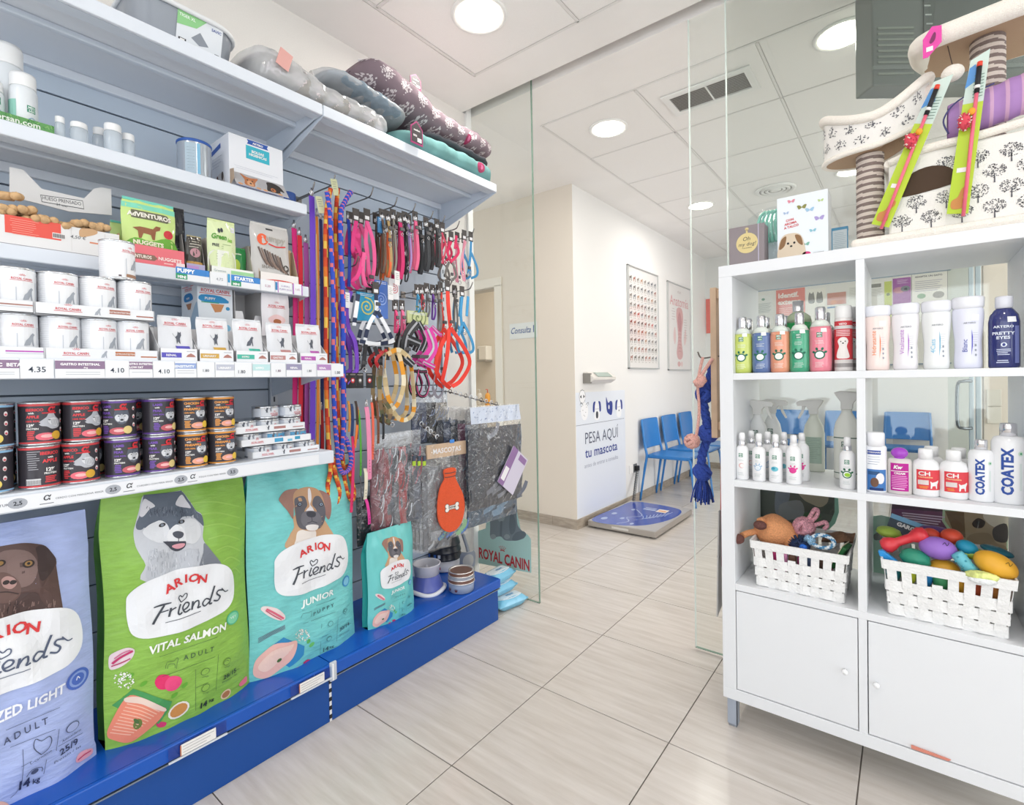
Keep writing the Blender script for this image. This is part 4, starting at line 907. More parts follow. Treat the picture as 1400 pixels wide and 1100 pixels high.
# wand toys leaning on the tree
def wand(a,b,c,lab,z0,n):
 t=thing('wand_toy',lab,'cat toy',b);A=Vector(a)-Vector(b);PK=mat('#ee6f86',.35)
 m=MB().tube([(0,0,0),A*.80],.0042,PK,10);m.build('stick',t);m=MB().tube([A*.80,A*.97],.0055,BLACK,10).tube([A*.97,A*1.0],.0058,mat('#e2452f',.3),10).tube([A*.83,A*.85],.0060,WHITE,10);m.build('grip',t)
 up=A.normalized();sd=Vector((1,0,0));sd=(sd-up*sd.dot(up)).normalized();mp=lambda p,q,l:sd*p+up*q+Vector((0,-l+.008,0));L=A.length;w=.022
 m=MB();G=mat('#b4cf2e',.4);m.poly([(c-w,.03*L),(c+w,.02*L),(c+w*1.25,.75*L),(c-w*.6,.75*L)],G,mp,.0);m.poly([(c-w*.6,.75*L),(c+w*1.25,.75*L),(c+w*1.35,1.08*L),(c-w*.3,1.03*L)],mat('#c6d8cf',.4),mp,.0)
 m.poly([(c-w*.55,.85*L),(c+w*.6,.9*L),(c+w*.2,1.0*L),(c-w*.3,.98*L)],mat('#4a8fd0',.4),mp,.0006);m.poly([(c-w,.03*L),(c-w,.032*L),(c+w,.022*L),(c+w,.02*L)],G,mp,-.001)
 for k in range(8):m.poly([(c+w*.2,(.78+.02*k)*L),(c+w*1.1,(.785+.02*k)*L),(c+w*1.1,(.79+.02*k)*L),(c+w*.2,(.785+.02*k)*L)],mat('#6a8a7a'),mp,.0008)
 O=mat('#c98a4a',.6);bx=c+w*.05;z_=.06*L;m.blob([(bx-.014,z_),(bx-.016,z_+.02),(bx-.004,z_+.03),(bx+.002,z_+.05),(bx+.012,z_+.058),(bx+.014,z_+.045),(bx+.006,z_+.03),(bx+.010,z_+.012),(bx+.008,z_)],O,mp,.0008);m.rect(bx-.012,bx+.008,.30*L,.33*L,WHITE,mp,.0008)
 m.build('backing_card',t);m=MB();q=up*L*.62+sd*(c-.006)+Vector((0,-.006,0));rnd=random.Random(n);CO=[mat(k,.8)for k in('#d84a5a','#f0e3d8','#c8465a','#e8a03a')]
 m.ball(q,.013,.011,.02,CO[0],12,8)
 for k in range(70):
  d=Vector((rnd.uniform(-1,1),rnd.uniform(-1,1),rnd.uniform(-1,1))).normalized();m.tube([q+Vector((d.x*.011,d.y*.01,d.z*.018)),q+Vector((d.x*.016,d.y*.014,d.z*.024))],.0016,CO[k%3],4)
 m.ball(q+up*.024+sd*.012,.008,.007,.009,mat('#eda32f',.7),10,8);m.build('fluffy_lure',t);return t
ST=mat('#c8a',.5)if False else None
wand((.156,1.795,2.003),(.122,1.795,1.612),-.012,'pink wand toy on a green card, the right of the two on the cat tree',0,3)
wand((.072,1.79,1.972),(-.053,1.79,1.612),-.006,'pink wand toy on a green card, the left of the two on the cat tree',0,5)
# purple ribbed cushion toy
t=thing('fabric_toy','purple and pink ribbed fabric toy resting on the tree-print house','dog toy',(.215,1.86,ZT+.315));V1,V2=mat('#a77fb8',.7),mat('#c9a0c0',.7)
m=MB().grid(lambda a,b:(-.12+.30*b,-.035*cos(2*pi*a)*(1+.06*sin(b*50)),(.048+.01*b)*sin(2*pi*a)*(1+.03*sin(b*50))+.06*b),20,40,V1)
for k,f_ in enumerate(m.f):
 if(k//20)%4>2:m.m[k]=m.mi(V2)
m.build('body',t);MB().tube(smooth3([(-.12,-.036,-.04),(-.13,-.04,.0),(-.10,-.042,.04),(-.03,-.042,.06)]),.002,mat('#4a4a7a',.8),6).build('cord',t)
# ---- toys and straps hanging at the left side of the unit
BR_,NV=mat('#3550a8',.85,bump=.5,scale=260,var=.25),mat('#1d2c66',.85)
def P_(u,v):return Y(u,v,1.98)
t=thing('rope_tug','thick blue knotted rope tug with frayed end hanging on the unit side','dog toy',P_(968,495));o0=Vector(t.location)
pts=smooth3([P_(976,492)-o0,P_(970,520)-o0,P_(962,545)-o0,P_(966,575)-o0,P_(969,592)-o0,P_(960,622)-o0,P_(959,645)-o0],8)
m=MB();tw=lambda ph:[p+Vector((cos(i*.9+ph),sin(i*.9+ph),0))*.009 for i,p in enumerate(pts)]
for ph in(0,2.1,4.2):m.tube(tw(ph),.0095,BR_,8)
m.build('rope',t);
for(u,v,r,sd)in((963,539,.026,1),(968,592,.03,2),(960,645,.028,3)):m=MB();knot(m,P_(u,v)-o0,r,.010,BR_,5,sd);m.build('knot',t)
m=MB();rnd=random.Random(2)
for k in range(60):
 a=rnd.random()*2*pi;q=P_(960,652)-o0;e=q+Vector((.045*cos(a)*rnd.uniform(.2,1),.03*sin(a),-.075-.03*rnd.random()));m.tube(smooth3([q+Vector((.012*cos(a),.012*sin(a),0)),(q+e)/2+Vector((.01*cos(a),0,0)),e],3),.0025,BR_ if k%3 else NV,4)
m.build('frayed_end',t)
t=thing('rope_tug','thinner pink knotted rope hanging beside the blue one','dog toy',P_(957,500)+Vector((0,-.045,0)));o1=Vector(t.location);PKM=mat('#e8b3a8',.9,bump=.6,scale=260,var=.2)
q=lambda u,v:Y(u,v,1.935)-o1
MB().tube(smooth3([q(961,488),q(956,510),q(954,530),q(956,560),q(953,590),q(949,603)],5),.0055,PKM,8).tube(smooth3([q(974,490),q(964,505),q(956,518)],5),.0065,PKM,8).build('rope',t)
for(u,v,r,sd)in((957,521,.019,7),(946,603,.024,8)):m=MB();knot(m,q(u,v),r,.007,PKM,6,sd);m.build('knot',t)
t=thing('hook','dark metal hook holding the rope toys on the unit side','hook',(-.503,1.965,1.275));m=MB().tube(smooth3([(0,0,0),(-.06,0,.0),(-.11,0,-.004),(-.125,0,.02)],5),.003,mat('#6f6b66',.35,.8),8);m.box(-.002,.003,-.012,.012,-.02,.02,mat('#8a8680',.4,.6),b=.001);m.build('hook_rod',t)
t=thing('red_strap','narrow red strap hanging down the side of the white unit','strap',(-.518,1.88,.62));MB().strap([(0,0,.37),(-.004,0,.1),(-.010,0,-.08)],.03,.003,mat('#b8332f',.6),(0,1,0)).build('band',t);MB().box(-.01,.0,-.012,.012,-.10,-.06,mat('#a02c2a',.6),b=.002).build('tail',t)
m=MB().prism([(0,0),(.055,.02),(.055,.36),(.035,.36)],.004,mat('#a9a7a5',.5),'yz',-.52);m.tube([(-.523,.03,.2),(-.516,.03,.2)],.004,CHROME,8)
tag(m.build('leaning_panel',None,(0,1.79,.37)),'grey sheet leaning against the side of the white unit','panel')
BDM=mat('#cdb195',.6,var=.05,scale=20);m=MB().box(-.575,-.553,1.945,1.985,.97,1.53,BDM,b=.002);m.box(-.553,-.501,1.955,1.975,1.49,1.52,BDM).box(-.553,-.501,1.955,1.975,1.0,1.03,BDM)
tag(m.build('display_batten'),'pale wooden upright batten beside the white unit carrying hooks','display rail')
m=MB();f=flat(0);m.prism([(-.04,0),(.04,0),(.045,.006),(-.04,.010)],.002,mat('#d98a78',.6),'xz',0);tag(m.build('plaster_strip',None,(.0,0,0)),'short salmon-pink strip stuck under the right cupboard door','sticker');o=bpy.data.objects['plaster_strip'];p=Y(1271,1031,1.788);o.location=(p.x,1.7865,p.z)
# ================================================================ waiting room
CB=mat('#2f7dc4',.38,coat=.2)
def make_chair():
 t=thing('waiting_chair','blue plastic chair','chair',(0,0,0),0)
 m=MB().grid(lambda a,b:((a-.5)*(.39-.03*b),.215+.035*b+.02*(1-(2*a-1)**2),.51+.275*b),10,6,CB);m.grid(lambda a,b:((a-.5)*(.39-.03*b),.205+.035*b+.02*(1-(2*a-1)**2),.51+.275*b),10,6,CB,flip=True)
 m.tube([(((k/10)-.5)*.39*(1-.077*z),.210+.035*z+.02*(1-(2*k/10-1)**2),.51+.275*z)for z in(1,)for k in range(11)],.0065,CB,6).tube([(((k/10)-.5)*.39,.210+.02*(1-(2*k/10-1)**2),.51)for k in range(11)],.0065,CB,6);m.build('backrest',t)
 sp=smooth2([(-.2,-.2),(-.19,-.225),(0,-.235),(.19,-.225),(.2,-.2),(.195,.16),(.16,.19),(-.16,.19),(-.195,.16)],3)
 MB().prism(sp,.018,CB,'xy',.435,b=.003).build('seat',t)
 for s in(-1,1):
  MB().tube(smooth3([(s*.200,.265,0),(s*.195,.215,.32),(s*.192,.195,.44),(s*.190,.215,.55),(s*.181,.247,.785)],4),[.011]*4+[.013]*13,CB,8).build('rear_leg',t)
  MB().tube(smooth3([(s*.205,-.275,0),(s*.20,-.245,.25),(s*.193,-.225,.41),(s*.185,-.19,.438),(s*.185,-.05,.436)],4),[.010]*8+[.013]*9,CB,8).build('front_leg',t)
 m=MB().tube([(-.19,-.2,.43),(.19,-.2,.43)],.009,CB,8).tube([(-.19,.18,.43),(.19,.18,.43)],.009,CB,8).tube([(-.19,-.2,.43),(-.19,.2,.43)],.009,CB,8).tube([(.19,-.2,.43),(.19,.2,.43)],.009,CB,8);m.build('seat_frame',t)
 return t
ch=make_chair()
spots=[(-1.79,4.84,FACE_L,'nearest blue chair of the corridor row beside the scale'),(-1.79,5.36,FACE_L,'second blue chair of the corridor row'),(-1.79,5.88,FACE_L,'third blue chair of the corridor row, behind the pink rope'),(-1.06,6.47,0,'blue chair on the back wall seen at the left of the shelving unit'),(-.53,6.47,0,'blue chair on the back wall seen behind the trigger bottles'),(.01,6.47,0,'blue chair on the back wall seen behind the COATEX bottle column')]
for i,(x,y,r,lb)in enumerate(spots):
 o=ch if i==0 else dup(ch,(x,y,0));o.location=(x,y,0);o.rotation_euler=(0,0,r);o['label']=lb;o['group']='blue waiting room chairs'
 # animal scale
x0,x1,y0,y1=-2.03,-1.462,3.56,4.37
t=thing('pet_scale','low grey floor scale for pets with a blue printed cover','scale',((x0+x1)/2,(y0+y1)/2,0));hx,hy=(x1-x0)/2,(y1-y0)/2
MB().box(-hx,hx,-hy,hy,.012,.058,mat('#a9a29b',.35,.3),b=.006).build('platform',t)
for sx in(-1,1):
 for sy in(-1,1):MB().lathe([(.02,0),(.02,.014)],BLACK,12,c=(sx*(hx-.05),sy*(hy-.05),0)).build('foot',t)
m=MB();f=top(.0582);m.rect(-hx+.004,hx-.004,-hy+.004,hy-.004,mat('#b9b5b2',.25),f,.0003);m.blob([(-hx+.02,-hy+.03),(0,-hy+.02),(hx-.12,-.26),(hx-.03,.0),(hx-.04,.26),(.12,hy-.04),(-hx+.06,hy-.03),(-hx+.02,.1)],mat('#3a50a8',.22,coat=.4),f,.0006,k=5)
LB=mat('#aebcdc',.3)
for(px,py,r)in((-.2,-.28,.03),(-.08,-.2,.022),(-.2,-.1,.025),(.05,-.3,.018),(-.12,.1,.02)):m.oval(px,py,r*.8,r*1.3,LB,f,.0009)
m.ribbon([(-.05,-.36),(.0,-.25),(-.06,-.15),(.02,-.05),(-.04,.05),(-.1,.12)],.008,LB,f,.0009)
for k in range(9):m.ribbon([(.02+k*.02,-.2+k*.03),(.06+k*.015,-.12+k*.03),(.03+k*.02,-.04+k*.03)],.006,LB,f,.0010)
m.rect(-.06,.05,.16,.20,LB,f,.0009);m.rect(.06,.15,.14,.24,mat('#e7dccf'),f,.0010);m.rect(.075,.14,.17,.20,mat('#e79a5a'),f,.0012);m.rect(-.06,.04,.22,.24,LB,f,.0009)
m.build('cover',t);MB().box(-.07,.07,-hy-.003,-hy,.028,.044,mat('#d6d2cd',.3),b=.001).build('maker_plate',t)
# scale cable and socket
sk=X(866,640,-2.069);t=thing('wall_socket','white wall socket with a black plug above the scale','socket',(-2.07,sk.y-.06,sk.z));MB().box(0,.010,-.04,.04,-.04,.04,WHITE,b=.003).build('plate',t);MB().box(0,.010,.045,.125,-.04,.04,mat('#6a6d70',.5),b=.003).box(.01,.045,.06,.11,-.025,.025,BLACK,b=.006).build('plug',t)
pts=[];
for k in range(140):
 q=k/139;a=k*1.15;c=Vector((-2.035+.06*q,sk.y+.01-.22*q,sk.z-.03-(sk.z-.10)*q));pts.append(c+Vector((.013*cos(a),.013*sin(a),0)))
m=MB().tube(pts,.0035,mat('#4d5156',.5),5);tag(m.build('coiled_cable'),'grey coiled cable running from the socket down to the scale','cable')
# read-out unit on the wall
p0,p1=X(797,516,-2.07),X(828,515,-2.07);t=thing('scale_display','small white scale display fixed on the corridor wall above the stickers','display',(-2.07,(p0.y+p1.y)/2,p0.z));w=(p1.y-p0.y)/2
MB().prism([(0,-.045),(.05,-.05),(.10,-.02),(.10,.0),(.04,.045),(0,.045)],2*w,mat('#dcd8d2',.4),'xz',-w,b=.004).build('housing',t);MB().box(0,.07,-w-.003,-w+.02,-.048,.035,mat('#8a8782',.5),b=.002).build('end_cap',t)
MB().add([(.052,-w*.6,.042),(.098,-w*.6,.006),(.098,w*.7,.006),(.052,w*.7,.042)],[(0,1,2,3)],mat('#9fb0a8',.2)).build('screen',t)
# sticker field: animal faces and the invitation to weigh the pet
f=onx(-2.0695);NAVY=mat('#2f3f8f',.5);GN=mat('#5a5f74',.5)
def wtext(m,s,u0,u1,v,ht,mt,bold=0,tilt=0):
 a,b=X(u0,v,-2.07),X(u1,v,-2.07);W=glyphs(s,bold)[2];m.text(s,a.y,a.z,ht,mt,f,align='l',wide=(b.y-a.y)/(W*ht),bold=bold)
pa,pb=X(790,540,-2.07),X(854,540,-2.07)
t=thing('wall_sticker','white glossy wall panel with animal drawings and words PESA AQUI tu mascota','sign',(0,0,0));MB().box(-2.0698,-2.0692,3.47,pb.y,.08,pa.z+.02,mat('#e4e9f2',.3)).build('panel',t)
f=onx(-2.0690);m=MB();wtext(m,'PESA AQUÍ',800,845,607,.135,GN);wtext(m,'tu mascota',800,844,626,.115,NAVY,.012);wtext(m,'antes de entrar a consulta',799,845,640,.05,mat('#a3a9b8'));m.build('lettering',t)
def fp(u,v):q=X(u,v,-2.07);return q.y,q.z
m=MB();a,b=fp(787,578);a2,b2=fp(853,570);m.rect(a,a2,b2-.012,b2-.009,GN,f);WW=mat('#f4f5f8')
for u,v,kind in((799,562,0),(816,560,1),(833,556,2),(846,557,3)):
 y_,z_=fp(u,v);s=.075
 if kind==0:
  m.oval(y_,z_,s*.8,s,WW,f)
  for k in range(9):m.rect(y_-s+.2*s*k,y_-s+.2*s*k+.006,z_+s*.6*sin(k),z_+s*.6*sin(k)+.006,INK,f,.0006)
  for q in(-1,1):m.ribbon([(y_+q*.02,z_+.05),(y_+q*.06,z_+.07),(y_+q*.07,z_+.05)],.004,INK,f)
 if kind in(1,3):
  m.blob([(y_-s*.55,z_-s),(y_-s*.6,z_+s*.6),(y_,z_+s),(y_+s*.6,z_+s*.6),(y_+s*.55,z_-s)],WW,f)
  for q in(-1,1):m.blob([(y_+q*s*.35,z_+s*.95),(y_+q*s*.85,z_+s*.8),(y_+q*s*.95,z_-s*.1),(y_+q*s*.6,z_-s*.2),(y_+q*s*.5,z_+s*.5)],NAVY,f,.0006);m.oval(y_+q*s*.22,z_+s*.1,.004,.005,INK,f,.0008,n=8)
  m.blob([(y_-s*.2,z_-s*.9),(y_-s*.25,z_-s*.35),(y_,z_-s*.15),(y_+s*.25,z_-s*.35),(y_+s*.2,z_-s*.9)]if kind==1 else[(y_-s*.12,z_-s*.4),(y_,z_-s*.2),(y_+s*.12,z_-s*.4)],INK,f,.0008)
 if kind==2:m.blob([(y_-s*.7,z_-s*.3),(y_-s*.8,z_+s*1.2),(y_-s*.3,z_+s*.5),(y_+s*.3,z_+s*.7),(y_+s*.8,z_+s*.4),(y_+s*.6,z_-s*.9),(y_-s*.2,z_-s*.8)],NAVY,f);m.oval(y_-.01,z_,.012,.02,WW,f,.0008)
y_,z_=fp(796,542);m.oval(y_,z_,.05,.055,WW,f);m.ribbon([(y_+.05*cos(k),z_+.055*sin(k))for k in[i*pi/6 for i in range(13)]],.004,INK,f,k=1)
for q in(-1,1):m.poly([(y_+q*.015,z_-.015),(y_+q*.04,z_),(y_+q*.015,z_+.015)],INK,f,.0006)
m.build('drawings',t)
# framed posters
def frame(y0,y1,z0,z1,lab):
 t=thing('framed_poster',lab,'poster',(-2.07,(y0+y1)/2,(z0+z1)/2));hy,hz=(y1-y0)/2,(z1-z0)/2;AL=mat('#c9cbcb',.3,.6)
 m=MB()
 for b in((-hy,hy,hz-.012,hz),(-hy,hy,-hz,-hz+.012),(-hy,-hy+.012,-hz,hz),(hy-.012,hy,-hz,hz)):m.box(.0,.02,b[0],b[1],b[2],b[3],AL,b=.001)
 m.build('frame',t);MB().box(.004,.010,-hy+.01,hy-.01,-hz+.01,hz-.01,mat('#eceae8',.5)).build('sheet',t);MB().box(.0135,.0145,-hy+.011,hy-.011,-hz+.011,hz-.011,glassy('#ffffff',.8,.02)).build('glazing',t);return t,onx(.0102),hy,hz
t,f,hy,hz=frame(4.432,5.165,1.286,2.272,'nearer framed poster filled with rows of small dog drawings');m=MB();rnd=random.Random(1)
CC=['#8a8078','#5a5550','#b98a6a','#6a6f78','#a05a4a']
for r in range(10):
 for c in range(8):
  y_,z_=-hy+.07+c*(2*hy-.14)/7,hz-.12-r*(2*hz-.2)/9.3;cc=mat(rnd.choice(['#c2504a','#8a4038'])if 4<=r<=5 and rnd.random()<.4 else rnd.choice(CC));s=.026
  m.poly([(y_-s,z_-s),(y_-s*.6,z_-s),(y_-s*.4,z_),(y_+s*.4,z_),(y_+s*.5,z_-s),(y_+s*.9,z_-s),(y_+s*.8,z_+s*.6),(y_+s,z_+s),(y_+s*.4,z_+s),(y_-s*.2,z_+s*.5),(y_-s,z_+s*.6)],cc,f);m.rect(y_-s*.8,y_+s*.8,z_-s*1.6,z_-s*1.4,mat('#b5b1ad'),f)
m.build('print',t)
t,f,hy,hz=frame(5.441,6.175,1.277,2.262,'farther framed poster with a pink anatomical dog drawing');m=MB();m.text('Anatomía',0,hz-.25,.16,mat('#d98a90'),f,wide=.95);m.text('ATLAS',0,hz-.1,.04,mat('#b5a5a5'),f)
PK1,PK2,PK3=mat('#d9a3a3'),mat('#c27a80'),mat('#e8c8c6');m.blob([(-.1,.12),(-.07,.22),(.08,.22),(.12,.1),(.08,-.02),(.06,-.15),(.1,-.3),(.05,-.36),(-.06,-.36),(-.1,-.28),(-.05,-.1)],PK1,f);m.blob([(-.06,.1),(0,.18),(.07,.08),(.02,-.05),(-.04,0)],PK2,f,.0006)
for k in range(8):m.ribbon([(-.05,.0-k*.04),(0,.01-k*.04),(.05,-.0-k*.04)],.008,PK2,f,.0007)
m.blob([(-.2,-.1),(-.15,.0),(-.12,-.12),(-.16,-.2)],PK3,f);m.blob([(.14,-.1),(.2,.0),(.22,-.12),(.16,-.2)],PK3,f);lines(m,f,-.25,-.12,.2,5,.03,'#c9bcbc',h=.006);lines(m,f,.14,.26,.1,8,.03,'#c9bcbc',h=.006);m.oval(-.03,-.42,.05,.03,PK1,f);m.oval(.06,-.42,.03,.03,PK3,f);m.build('print',t)
# consulting-room sign on the facing wall
a,b=Y(697,443,3.46),Y(735,461,3.46);t=thing('door_sign','clear plastic door sign lettered Consulta 1','sign',((a.x+b.x)/2,3.459,(a.z+b.z)/2));w,h=(b.x-a.x)/2,(a.z-b.z)/2
MB().box(-w,w,-.003,0,-h,h,mat('#dcdcd8',.2),b=.0005).build('plate',t);m=MB();m.text('Consulta',-w*.2,-h*.3,.075,mat('#40578c'),flat(-.0032),shear=.3,bold=.01,wide=.8);m.text('1',w*.75,-h*.3,.085,mat('#40578c'),flat(-.0032));m.build('lettering',t)
# consulting room: dispenser, worktop with soap bottles
p=Y(667,484,4.9);t=thing('towel_dispenser','white paper towel dispenser on the consulting room wall','dispenser',(p.x,4.9,p.z));MB().box(-.075,.075,-.12,0,-.08,.10,mat('#e3dfd8',.4),b=.012).build('housing',t);MB().box(-.075,-.045,-.121,-.001,-.07,.07,mat('#8f958c',.4),b=.004).build('window',t);MB().box(-.06,.09,-.15,-.02,-.10,-.08,mat('#9a968f',.3,.5),b=.004).build('tray',t)
t=thing('worktop','pale worktop in the consulting room behind the open doorway','worktop',(-3.35,4.65,0));MB().box(-1.1,1.12,-.25,.25,.86,.90,mat('#d8d0c4',.4),b=.003).build('top',t);MB().box(-1.08,1.10,-.22,.25,0,.86,mat('#cfc6ba',.5)).build('carcass',t)
for u,c,lb in((667,'#e6a23a','amber liquid soap bottle on the consulting room worktop'),(656,'#d8d4ce','white pump bottle left of the amber soap bottle'),(648,'#b9b4ac','grey bottle at the left end of the worktop')):
 p=Y(u,560,4.6);t=thing('soap_bottle',lb,'bottle',(p.x,4.6,.90));MB().lathe([(.03,0),(.032,.01),(.032,.12),(.014,.15)],mat(c,.3),16).build('body',t);MB().tube([(0,0,.15),(0,0,.19),(0,-.03,.19)],.006,mat('#d6543a' if u==667 else '#e8e6e2',.4),8).build('pump',t)
 # notice board on the back wall
f=lambda a,b,l:Y(a,b,6.797-l)
t=thing('notice_board','long notice board of pinned posters and sheets on the back wall','notice board');a,b=Y(1025,392,6.8),Y(1300,372,6.8);zb=1.30
MB().box(a.x,b.x,6.785,6.797,zb,2.23,mat('#e9e7e2',.6)).build('board',t);m=MB();FR2=mat('#93a3b3',.4,.4)
for q in((a.x,b.x,zb-.015,zb),(a.x,b.x,2.23,2.245)):m.box(q[0],q[1],6.778,6.797,q[2],q[3],FR2)
m.build('frame',t)
def sheet(u0,v0,u1,v1,col,deco,lab=None,zlo=None):
 A,B_=Y(u0,v0,6.785),Y(u1,v1,6.785);x0,x1,z1,z0=A.x,B_.x,A.z,(zlo or B_.z);m=MB().box(x0,x1,6.7825,6.785,z0,z1,mat(col,.6));g=lambda a,b,l:(x0+(x1-x0)*a,6.782-l,z1-(x1-x0)*b);deco(m,g,x1-x0);return m.build('poster',t)
def ln(c,a,b,z,n,dz=.07):return lambda m,g,w:[m.rect(a,b-(k%3)*.06,z+k*dz,z+k*dz+.018,mat(c),g)for k in range(n)]
def both(*fs):return lambda m,g,w:[q(m,g,w)for q in fs]
flip=lambda tx,s,x,z,c,bo=.02:(lambda m,g,w:m.text(tx,x,-z,s,mat(c),lambda a,b,l:g(a,-b,l),bold=bo,align='l'))
sheet(1033,405,1057,445,'#e9e9e6',both(ln('#9aa',.15,.9,.5,9),lambda m,g,w:m.oval(.45,.25,.1,.08,mat('#8a9'),g)))
sheet(1061,397,1101,450,'#e58a80',both(flip('Identif.',.26,.08,.32,'#f6ece6',.04),flip('externa',.26,.06,.58,'#f6ece6',.04),ln('#f3d0c8',.1,.8,.72,5)))
def cats(m,g,w):
 for cx in(.28,.7):m.blob([(cx-.14,.82),(cx-.16,.45),(cx-.1,.18),(cx-.04,.26),(cx+.04,.26),(cx+.1,.18),(cx+.15,.45),(cx+.15,.82)],mat('#8b8a84'),g)
sheet(1102,396,1129,440,'#efece2',cats)
def food(m,g,w):m.rect(0,1,0,.75,mat('#c98f80'),g);m.oval(.35,.6,.2,.14,mat('#d98a5a'),g,.0007);m.oval(.7,.6,.2,.14,mat('#c9785a'),g,.0009);m.rect(0,1,.86,.96,mat('#5a86b4'),g,.0007)
sheet(1131,401,1157,440,'#e8e6e0',food)
sheet(1159,391,1183,440,'#ecebe4',ln('#a8aca6',.1,.9,.15,12))
sheet(1185,387,1208.5,440,'#ecebe6',both(lambda m,g,w:m.rect(.1,.85,.12,.38,mat('#8d8d86'),g),ln('#a8aca6',.1,.9,.5,8)))
sheet(1209,385,1219.5,440,'#c8d46a',lambda m,g,w:m.oval(.5,2.2,.25,.25,mat('#6a7a2a'),g))
def pur(m,g,w):m.oval(.35,.85,.33,.22,mat('#c88a9a'),g);m.oval(.7,.78,.26,.2,mat('#7a8088'),g,.0007);m.oval(.72,.8,.1,.09,mat('#3a3f48'),g,.0009);ln('#f0dcf0',.25,.85,.14,4,.08)(m,g,w)
sheet(1220.5,381,1245.5,440,'#a45aa8',pur)
def adopt(m,g,w):m.oval(.28,.82,.12,.09,mat('#8ab08a'),g);m.oval(.75,.82,.16,.12,mat('#9a968e'),g);m.rect(0,1,0,.01,mat('#667'),g);m.rect(0,.01,0,1,mat('#667'),g);m.rect(.99,1,0,1,mat('#667'),g);ln('#aab',.1,.85,.28,6)(m,g,w)
sheet(1246,375,1296,440,'#edebe4',both(adopt,flip('ADOPTA UN GATO',.085,.1,.15,'#4d5560',.02)))
p=Y(965,409,6.79);q=Y(974,455,6.79);tag(MB().box(p.x,q.x+.12,6.79,6.798,q.z,p.z,mat('#e2685c',.6)).build('coral_poster'),'coral-red poster at the far end of the corridor','poster')
# glazed inner door with aluminium posts at the right
yd=5.0;xa,xb,xc,xd=[Y(u,520,yd).x for u in(1325,1331,1334,1341)];AL=mat('#b9c4cc',.35,.5)
t=struct(thing('door_3',None,None));MB().box(xa,xb,yd-.02,yd+.03,0,2.25,AL,b=.003).build('door_stile',t);MB().box(xc,xd,yd-.02,yd+.03,0,2.3,AL,b=.003).build('door_post',t)
hx_=Y(1308,520,yd).x;za,zb_=Y(1308,521,yd).z,Y(1308,584,yd).z
MB().tube(smooth3([(xa+.01,yd-.03,za),(hx_+.03,yd-.06,za),(hx_,yd-.06,za-.04),(hx_,yd-.06,zb_+.04),(hx_+.03,yd-.06,zb_),(xa+.01,yd-.03,zb_)],5),.011,mat('#6f7478',.25,.9),10).build('door_handle',t)
xl=Y(1296,520,yd).x;MB().box(xl,xa,yd,yd+.008,0,2.25,glassy('#f6faf8',.8,.01)).build('door_pane',t)
xw=Y(1345,520,yd).x;struct(MB().box(xw,3.1,yd,yd+.1,0,CEIL,mat('#dcd0c4',.8,var=.02,scale=4)).build('wall_partition'))
p,q=Y(1349,532,yd),Y(1369,579,yd);t=thing('switch_panel','pale double electrical panel on the partition wall by the inner door','switch',((p.x+q.x)/2,yd,(p.z+q.z)/2));w,h=(q.x-p.x)/2,(p.z-q.z)/2
MB().box(-w,w,-.012,0,.003,h,mat('#d6cfc4',.4),b=.002).build('cover',t);MB().box(-w,w,-.012,0,-h,-.003,mat('#d6cfc4',.4),b=.002).build('cover',t)
# dark display case under the ceiling
yb=2.45;p=Y(1193,117,yb);t=thing('ceiling_screen','dark grey screen box hanging under the ceiling behind the cat tree','screen',(p.x,yb,p.z),YAW);GD=mat('#7d837f',.3)
MB().box(0,2.2,0,.10,0,CEIL-p.z-.01,GD,b=.006).build('housing',t);m=MB();
for k in range(9):m.box(.02,.16,-.004,.0,.04+k*.022,.048+k*.022,mat('#9aa096',.5))
m.build('grille',t);MB().box(.2,2.15,-.004,0,.12,CEIL-p.z-.03,mat('#6a716e',.12)).build('screen_glass',t);MB().box(.0,2.2,-.005,0,.06,.075,mat('#8a908c',.4)).build('bezel_line',t)
m=MB();f=flat(-.0045);W=mat('#c9cfca',.5)  # pale strokes and dots paint the lettering reflected in the dark panel
for k in range(5):m.rect(.20+.004*k,.225+.004*k,.3-k*.035,.306-k*.035,W,f)
for k in range(6):m.oval(.31+k*.045,.2+.005*(k%2),.005,.005,mat('#d8d6b0'),f,n=8)
m.build('screen_marks',t);m=MB().tube([(.5,.05,CEIL-p.z-.02),(.5,.05,CEIL-p.z)],.02,GD,10);m.build('bracket',t)
# ---- window stickers on the glass
gy=GLY-.0008;g=lambda a,b,l:Y(a,b,gy-l)
def gpoly(m,pts,c,l=.0004,sm=0,r=.35,mp=g):pts=[(a,b)for a,b in pts][::-1];m.poly(smooth2(pts,4)if sm else pts,mat(c,r),mp,l);return m
t=thing('glass_sticker','blue-green cut-out sticker of a grey cat over the words ROYAL CANIN on glass','sticker')
m=MB();gpoly(m,[(655,725),(664,722),(666,700),(667,676),(672,664),(700,664),(704,680),(708,705),(712,724),(722,731),(726,737),(726.5,783),(651,769),(651.5,728)],'#a6c9c4');m.build('backing',t)
m=MB();K='#77838a';K2='#66727a';K3='#919ca1'
gpoly(m,[(668,670),(702,670),(706,700),(708,718),(716,728),(717,735),(708,738),(698,739),(690,738),(684,733),(674,735),(670,733),(670,715),(667,695)],K,.0006,1)
gpoly(m,[(676,676),(694,676),(692,700),(688,712),(682,712),(677,698)],K3,.0008,1);gpoly(m,[(684,712),(687,712),(686,733),(683,733)],K2,.0010)
gpoly(m,[(699,700),(705,712),(704,726),(698,730),(696,716)],K2,.0008,1);gpoly(m,[(705,728),(716,726),(719,732),(710,738),(700,738)],K2,.0010,1)
for uu in(673,692):gpoly(m,[(uu-3,733),(uu,730),(uu+4,731),(uu+5,735),(uu,737)],K3,.0010,1)
